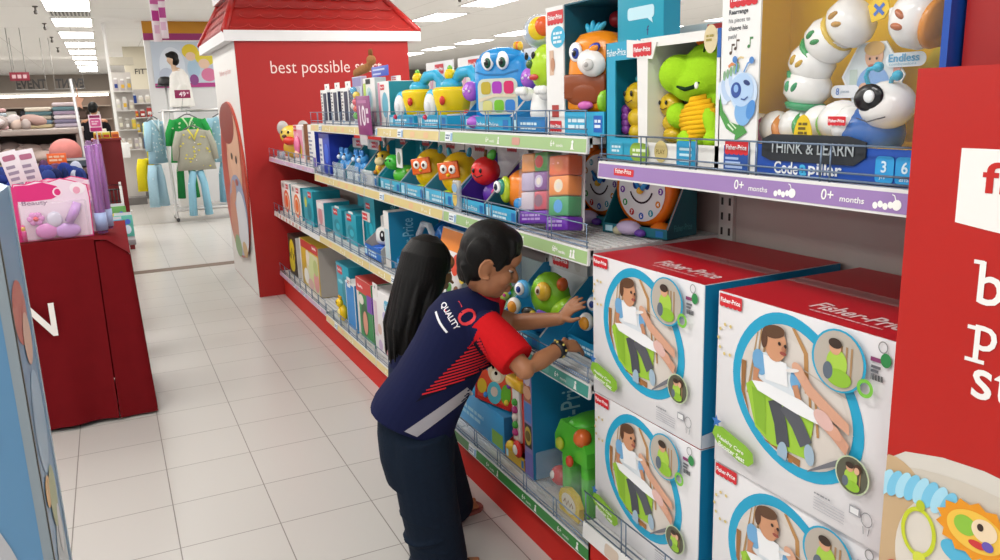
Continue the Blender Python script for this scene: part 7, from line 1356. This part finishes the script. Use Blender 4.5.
mb.rect(F, -.5, .0, .52, .07, pr('b23a86'), 1); mb.oval(F, -.2, .35, .2, .3, pr('d6deea'), 1); mb.oval(F, .1, .58, .13, .12, pr('e2c832'), 1); mb.oval(F, .1, .5, .08, .07, pr('e6c4a8'), 2); mb.oval(F, .13, .3, .1, .16, pr('a9c6dc'), 1); mb.oval(F, .33, .48, .16, .13, pr('e0cf3a'), 2); mb.oval(F, .3, .38, .09, .08, pr('eac8b0'), 3); mb.oval(F, .36, .2, .12, .11, pr('d87aa0'), 2); mb.oval(F, .12, .12, .07, .09, pr('8a4a8a'), 2); mb.oval(F, -.3, .2, .12, .12, pr('b9c2d4'), 1); mb.build('poster_sheet', t); mb = MB(); mb.box(-.5, .52, -.014, -.002, .74, .76, pr('e9e9ea')); mb.build('top_rail', t)
t = thing('mannequin', 'child mannequin with dark hair and white coat before the poster', 'mannequin', (1.13, 13.9, 0)); mb = MB(); sk = mat('c8a88e', .5); q = lambda a, b, c: V((a, b, c))
mb.ell((-.06, 0, 2.36), (.075, .085, .1), sk); mb.ell((-.12, -.01, 2.33), (.02, .02, .02), sk); limb(mb, [q(-.04, 0, 2.2), q(-.05, 0, 2.3)], [.04, .035], sk); limb(mb, [q(0, 0, 1.75), q(0, 0, 2.15)], [.09, .08], sk)
for s in (-1, 1): limb(mb, [q(.02, .1 * s, 2.15), q(.04, .12 * s, 1.95), q(-.04, .1 * s, 1.8)], [.035, .03, .022], sk); limb(mb, [q(0, .06 * s, 1.75), q(0, .06 * s, 1.15)], [.06, .04], sk); hand(mb, q(-.04, .1 * s, 1.8), (-.3, 0, -.9), (0, -s, 0), (-1, 0, 0), 1.0, sk, .3)
fuse(mb, 'mannequin_body', t, .008, 3)
mb = MB(); mb.ell((-.045, 0, 2.39), (.09, .095, .085), hairm); mb.ell((-.02, 0, 2.33), (.07, .09, .08), hairm); mb.ell((-.11, 0, 2.42), (.04, .07, .03), hairm); fuse(mb, 'hair', t, .01, 3)
cw = mat('e3e0dc', .85, .05, 20); mb = MB(); mb.loft([ring3((0.02, 0, z), (1, 0, 0), a, (0, 1, 0), b, 20) for z, a, b in ((1.62, .19, .16), (1.75, .18, .15), (1.95, .16, .13), (2.1, .14, .13), (2.2, .07, .06))], cw)
for s in (-1, 1): mb.tube([q(.02, .08 * s, 2.16), q(.06, .14 * s, 1.95), q(-.02, .12 * s, 1.82)], [.06, .06, .05], cw, n=12)
fuse(mb, 'coat', t, .01, 3)
mb = MB(); mb.loft([ring3((0.0, 0, z), (1, 0, 0), a, (0, 1, 0), b, 20) for z, a, b in ((1.17, .1, .1), (1.4, .12, .12), (1.68, .13, .12))], mat('d0ced0', .8)); mb.build('trousers', t)
mb = MB(); mb.box(-.2, .25, -.2, .2, 0, 1.15, mat('d9d8d6', .5), .01); mb.build('plinth', t)
t = thing('black_bowl', 'black rounded hat on the white plinth edge left of the mannequin', 'hat', (.965, 14.35, 1.95)); mb = MB(); mb.lathe([(0, .16), (.06, .155), (.1, .12), (.115, .05), (.115, .02), (0, .02)], mat('1c1c20', .5)); mb.lathe([(0, .0), (.15, .0), (.15, .012), (.1, .03), (0, .03)], mat('1c1c20', .5)); mb.build('hat_crown', t); mb = MB(); mb.tube([(0, .0, -1.945), (0, 0, .02)], .014, mat('b9b8b8', .4)); mb.lathe([(0, -1.95), (.1, -1.95), (.08, -1.93), (0, -1.92)], mat('b9b8b8', .4)); mb.build('hat_stand', t)
# hanging banner cards
for i, (x, z0, z1, l) in enumerate(((.585, 2.24, 2.99, 'left white and magenta banner strip hanging from the ceiling'), (.655, 2.28, 2.99, 'right white and magenta banner strip hanging from the ceiling'))):
    t = thing('hanging_banner', l, 'banner', (x, 9.0 + .09 * i, z0), 18 - 30 * i, 'hanging banner strips'); h = z1 - z0; mb = MB(); mb.box(-.04, .045, 0, .004, 0, h, pr('ece6ec'), .001); F = front(0); mb.rect(F, -.03, .2, .04, .3, pr('b23a8c'), 1); mb.rect(F, -.035, .36, .045, .42, pr('c86aa8'), 1); mb.rect(F, -.02, .08, .03, .16, pr('d9b6d0'), 1); mb.build('banner_sheet', t); mb = MB(); mb.tube([(0, .002, h), (0, .002, 3.0 - z0)], .003, mat('8a8a8a', .4)); mb.build('cord', t)
# tall white pole, goods racks, fitting sign
t = thing('white_column', 'slim white square pole left of the hanging goods', 'pole', (.165, 14.1, 0)); mb = MB(); mb.box(-.022, .022, -.022, .022, .02, 2.9, mat('e2e1df', .5), .003); mb.build('pole', t); mb = MB(); mb.box(-.06, .06, -.06, .06, 0, .02, mat('c9c8c6', .5)); mb.build('foot_plate', t)
def goods(nm, lab, x0, x1, y, rows, seed, cols, bw, bh):
    R = random.Random(seed); t = thing(nm, lab, 'display rack', ((x0 + x1) / 2, y, 0)); w = (x1 - x0) / 2; ht = max(z + h for z, h in rows) + .05
    mb = MB(); mb.box(-w, w, .2, .23, .05, ht, mat('c6c0ba', .6)); mb.build('rack_back', t); mb = MB(); mb.box(-w, w, -.12, .23, 0, .12, mat('6a6664', .6)); mb.build('rack_base', t)
    k = 0
    for z, h in rows:
        mb = MB(); mb.box(-w, w, -.1, .2, z - .02, z, mat('d4d0cc', .5)); mb.build('rack_shelf', t)
        n = max(2, int(2 * w / bw))
        for i in range(n):
            xx = x0 + (i + .5) * 2 * w / n; hh = h * R.uniform(.7, .98) - .055; c = cols[(i // 2 + int(z * 7)) % len(cols)]
            g = thing('shop_pack', '', 'pack', (xx, y - .02, z + .0005), 0, 'packs on the far goods rack ' + ('with blue and yellow rows' if seed == 5 else 'in pale colours')); k += 1
            rown = ORD[rows[::-1].index((z, h))] if True else ''
            g['label'] = f"{ {0: 'leftmost', n - 1: 'rightmost'}.get(i, ORD[i] + ' from left') } {'bright' if seed == 5 else 'pale'} pack in the {rown} row down of the {'bright' if seed == 5 else 'pale'} goods rack"
            mb = MB(); mb.box(-bw * .42, bw * .42, -.05, .05, 0, hh, mat(c, .5), .006); mb.rect(front(-.05), -bw * .3, hh * .25, bw * .3, hh * .6, pr(R.choice(['ecebe6', 'd8d4c0', '23408c', 'e0b43a'])), 1); mb.build('pack_body', g); mb = MB(); mb.box(-bw * .3, bw * .3, -.01, .0, hh, hh + .03, pr('e6e4e0')); mb.build('header_card', g)
goods('goods_rack', 'rack of bright hanging packs below the cream fitting room wall', .36, .93, 16.2, [(.9, .26), (1.2, .24), (1.47, .22), (1.72, .2)], 5, ['2f6ab4', 'd8b83a', '2a88a8', 'c9542c', 'b83a34', '274a94', 'e0d8cc'], .1, .2)
goods('pale_goods_rack', 'rack of pale packs behind the slim white pole', .2, .5, 15.2, [(.95, .28), (1.28, .26), (1.6, .26), (1.92, .26)], 8, ['c9beb0', 'b9aeb0', 'a8a298', 'c8b84a', '948884', 'd2ccc8'], .08, .2)
t = thing('hanging_carrier_bag', 'white carrier bag hanging on the slim white pole', 'bag', (.235, 13.98, .86)); mb = MB(); mb.box(-.06, .07, -.05, .05, 0, .24, mat('e6e5e4', .5), .02); mb.build('bag_body', t); mb = MB(); mb.tube([(-.03, 0, .23), (-.05, .02, .33), (.04, 0, .23)], .007, mat('d9d8d8', .5)); mb.build('handle', t)
mb = MB(); mb.box(.56, 1.3, 20.3, 20.5, 0, CZ, mat('d8d0bc', .7, .03, 3)); o = struct(mb.build('wall_fitting'))
t = thing('wall_lettering', 'dark letters on the cream fitting room wall', 'lettering', (.93, 20.295, 2.4)); mb = MB(); mb.text(front(0), 'FITTING', -.17, 0, .12, pr('3a3430'), 1, w=.6); mb.build('letters', t)
mb = MB(); mb.box(.2, .72, 19.4, 19.6, 2.56, 2.72, mat('cfc8b8', .7)); struct(mb.build('trim_2'))
# hanging department signs
t = thing('maroon_sign', 'small maroon hanging sign at the far left under the ceiling', 'sign', (-1.19, 16, 2.14)); mb = MB(); mb.box(-.145, .145, 0, .03, 0, .14, pr('8a2438'), .004); F = front(0); [mb.rect(F, -.11 + .08 * k, .04, -.055 + .08 * k, .1, pr('d9b8bc'), 1) for k in range(3)]; mb.build('sign_board', t); mb = MB(); [mb.tube([(x, .015, .14), (x, .015, .86)], .006, mat('9a9896', .4)) for x in (-.1, .1)]; mb.build('hanger_rod', t)
for nm, x1, mir, l in (('EVENT', -.915, False, 'hanging dark letters ending in NT left of the silver pole'), ('EVENT', -.27, True, 'hanging dark letters reading backwards right of the silver pole')):
    t = thing('hanging_letters', l, 'lettering', (x1, 18, 2.06)); mb = MB(); F = frame((0, 0, 0), (1, 0, 0), (0, 0, 1), (0, -1, 0)) if not mir else frame((-.48, 0, 0), (-1, 0, 0), (0, 0, 1), (0, -1, 0))
    mb.text(F, nm, -.5 if not mir else -.48, .0, .18, mat('2c2a2a', .5), 1, w=.5 if not mir else .48, bold=.03); mb.build('letters', t); mb = MB(); mb.tube([(-.52, .01, -.012), (.02, .01, -.012)], .008, mat('8a8886', .4)); mb.build('hanging_bar', t); mb = MB(); [mb.tube([(x, .01, -.012), (x, .01, .94)], .005, mat('9a9896', .4)) for x in (-.5, 0)]; mb.build('cord', t)
# far back: shelving wall with a light cove
t = thing('back_wall_shelving', 'long brown shelving wall with a white light strip at the far left', 'shelves', (-3.4, 24.4, 0)); mb = MB(); mb.box(-5.5, 3.62, 0, .1, 0, 2.1, mat('7d6a5e', .7, .05, 2)); mb.build('back_panel', t)
mb = MB(); mb.box(-5.5, 3.62, -.42, .1, 2.08, 2.14, mat('d6d0c8', .5)); mb.build('canopy', t)
mb = MB(); mb.box(-5.4, 3.58, -.4, -.3, 2.02, 2.08, mat('fffaf0', .5, emit=5, name='cove_lamp')); mb.build('light_strip', t)
for z in (.5, .95, 1.4, 1.75): mb = MB(); mb.box(-5.5, 3.6, -.35, 0, z, z + .03, mat('9a8a7e', .6)); mb.build('shelf', t)
R = random.Random(4)
for i in range(26):
    x = -8.2 + .32 * i; z = 1.43; hh = R.uniform(.12, .28); g = thing('far_goods', f"{ORD[i % 16]} {'pale' if i % 2 else 'dark'} bundle along the {'left' if i < 16 else 'right'} part of the far brown shelving", 'goods', (x, 24.25, z + .0005), 0, 'bundles on the far brown shelving')
    mb = MB(); mb.box(-.12, .12, -.12, .12, 0, hh, mat(R.choice(['c9c4bc', 'd9d4cc', 'bcc6ca'] if i % 2 else ['4a5a74', '5a4a44', '3c3a40']), .8), .04); mb.build('bundle', g); mb = MB(); mb.box(-.122, .122, -.02, .02, -.0 + .002, hh + .002, mat('8a8078', .7)); mb.build('ribbon', g)
# 10 cent style price card on the yellow shelf
t = thing('hanging_price_card', 'purple price card numbered 10 hanging from the top yellow shelf strip', 'price card', (1.156, 3.9, 1.405), -90); mb = MB(); mb.T = rotm(ax=2); mb.box(-.115, .115, 0, .003, 0, .19, mat('8f3f78', .4, .08, 12), .001); F = front(0); mb.text(F, '10', -.07, .045, .1, pr('f0e6ee'), 1, w=.1, bold=.02); mb.rect(F, .045, .105, .06, .13, pr('f0e6ee'), 1); mb.rect(F, .065, .105, .08, .13, pr('f0e6ee'), 1); mb.rect(F, .045, .06, .08, .085, pr('e0c8d8'), 1); mb.rect(F, -.09, .155, .06, .17, pr('b878a4'), 1); mb.build('card', t)
mb = MB(); mb.T = rotm(ax=2); mb.box(-.1, .02, -.002, .004, -.05, .0, clear('e9ecf0', .5)); mb.build('clear_holder', t)
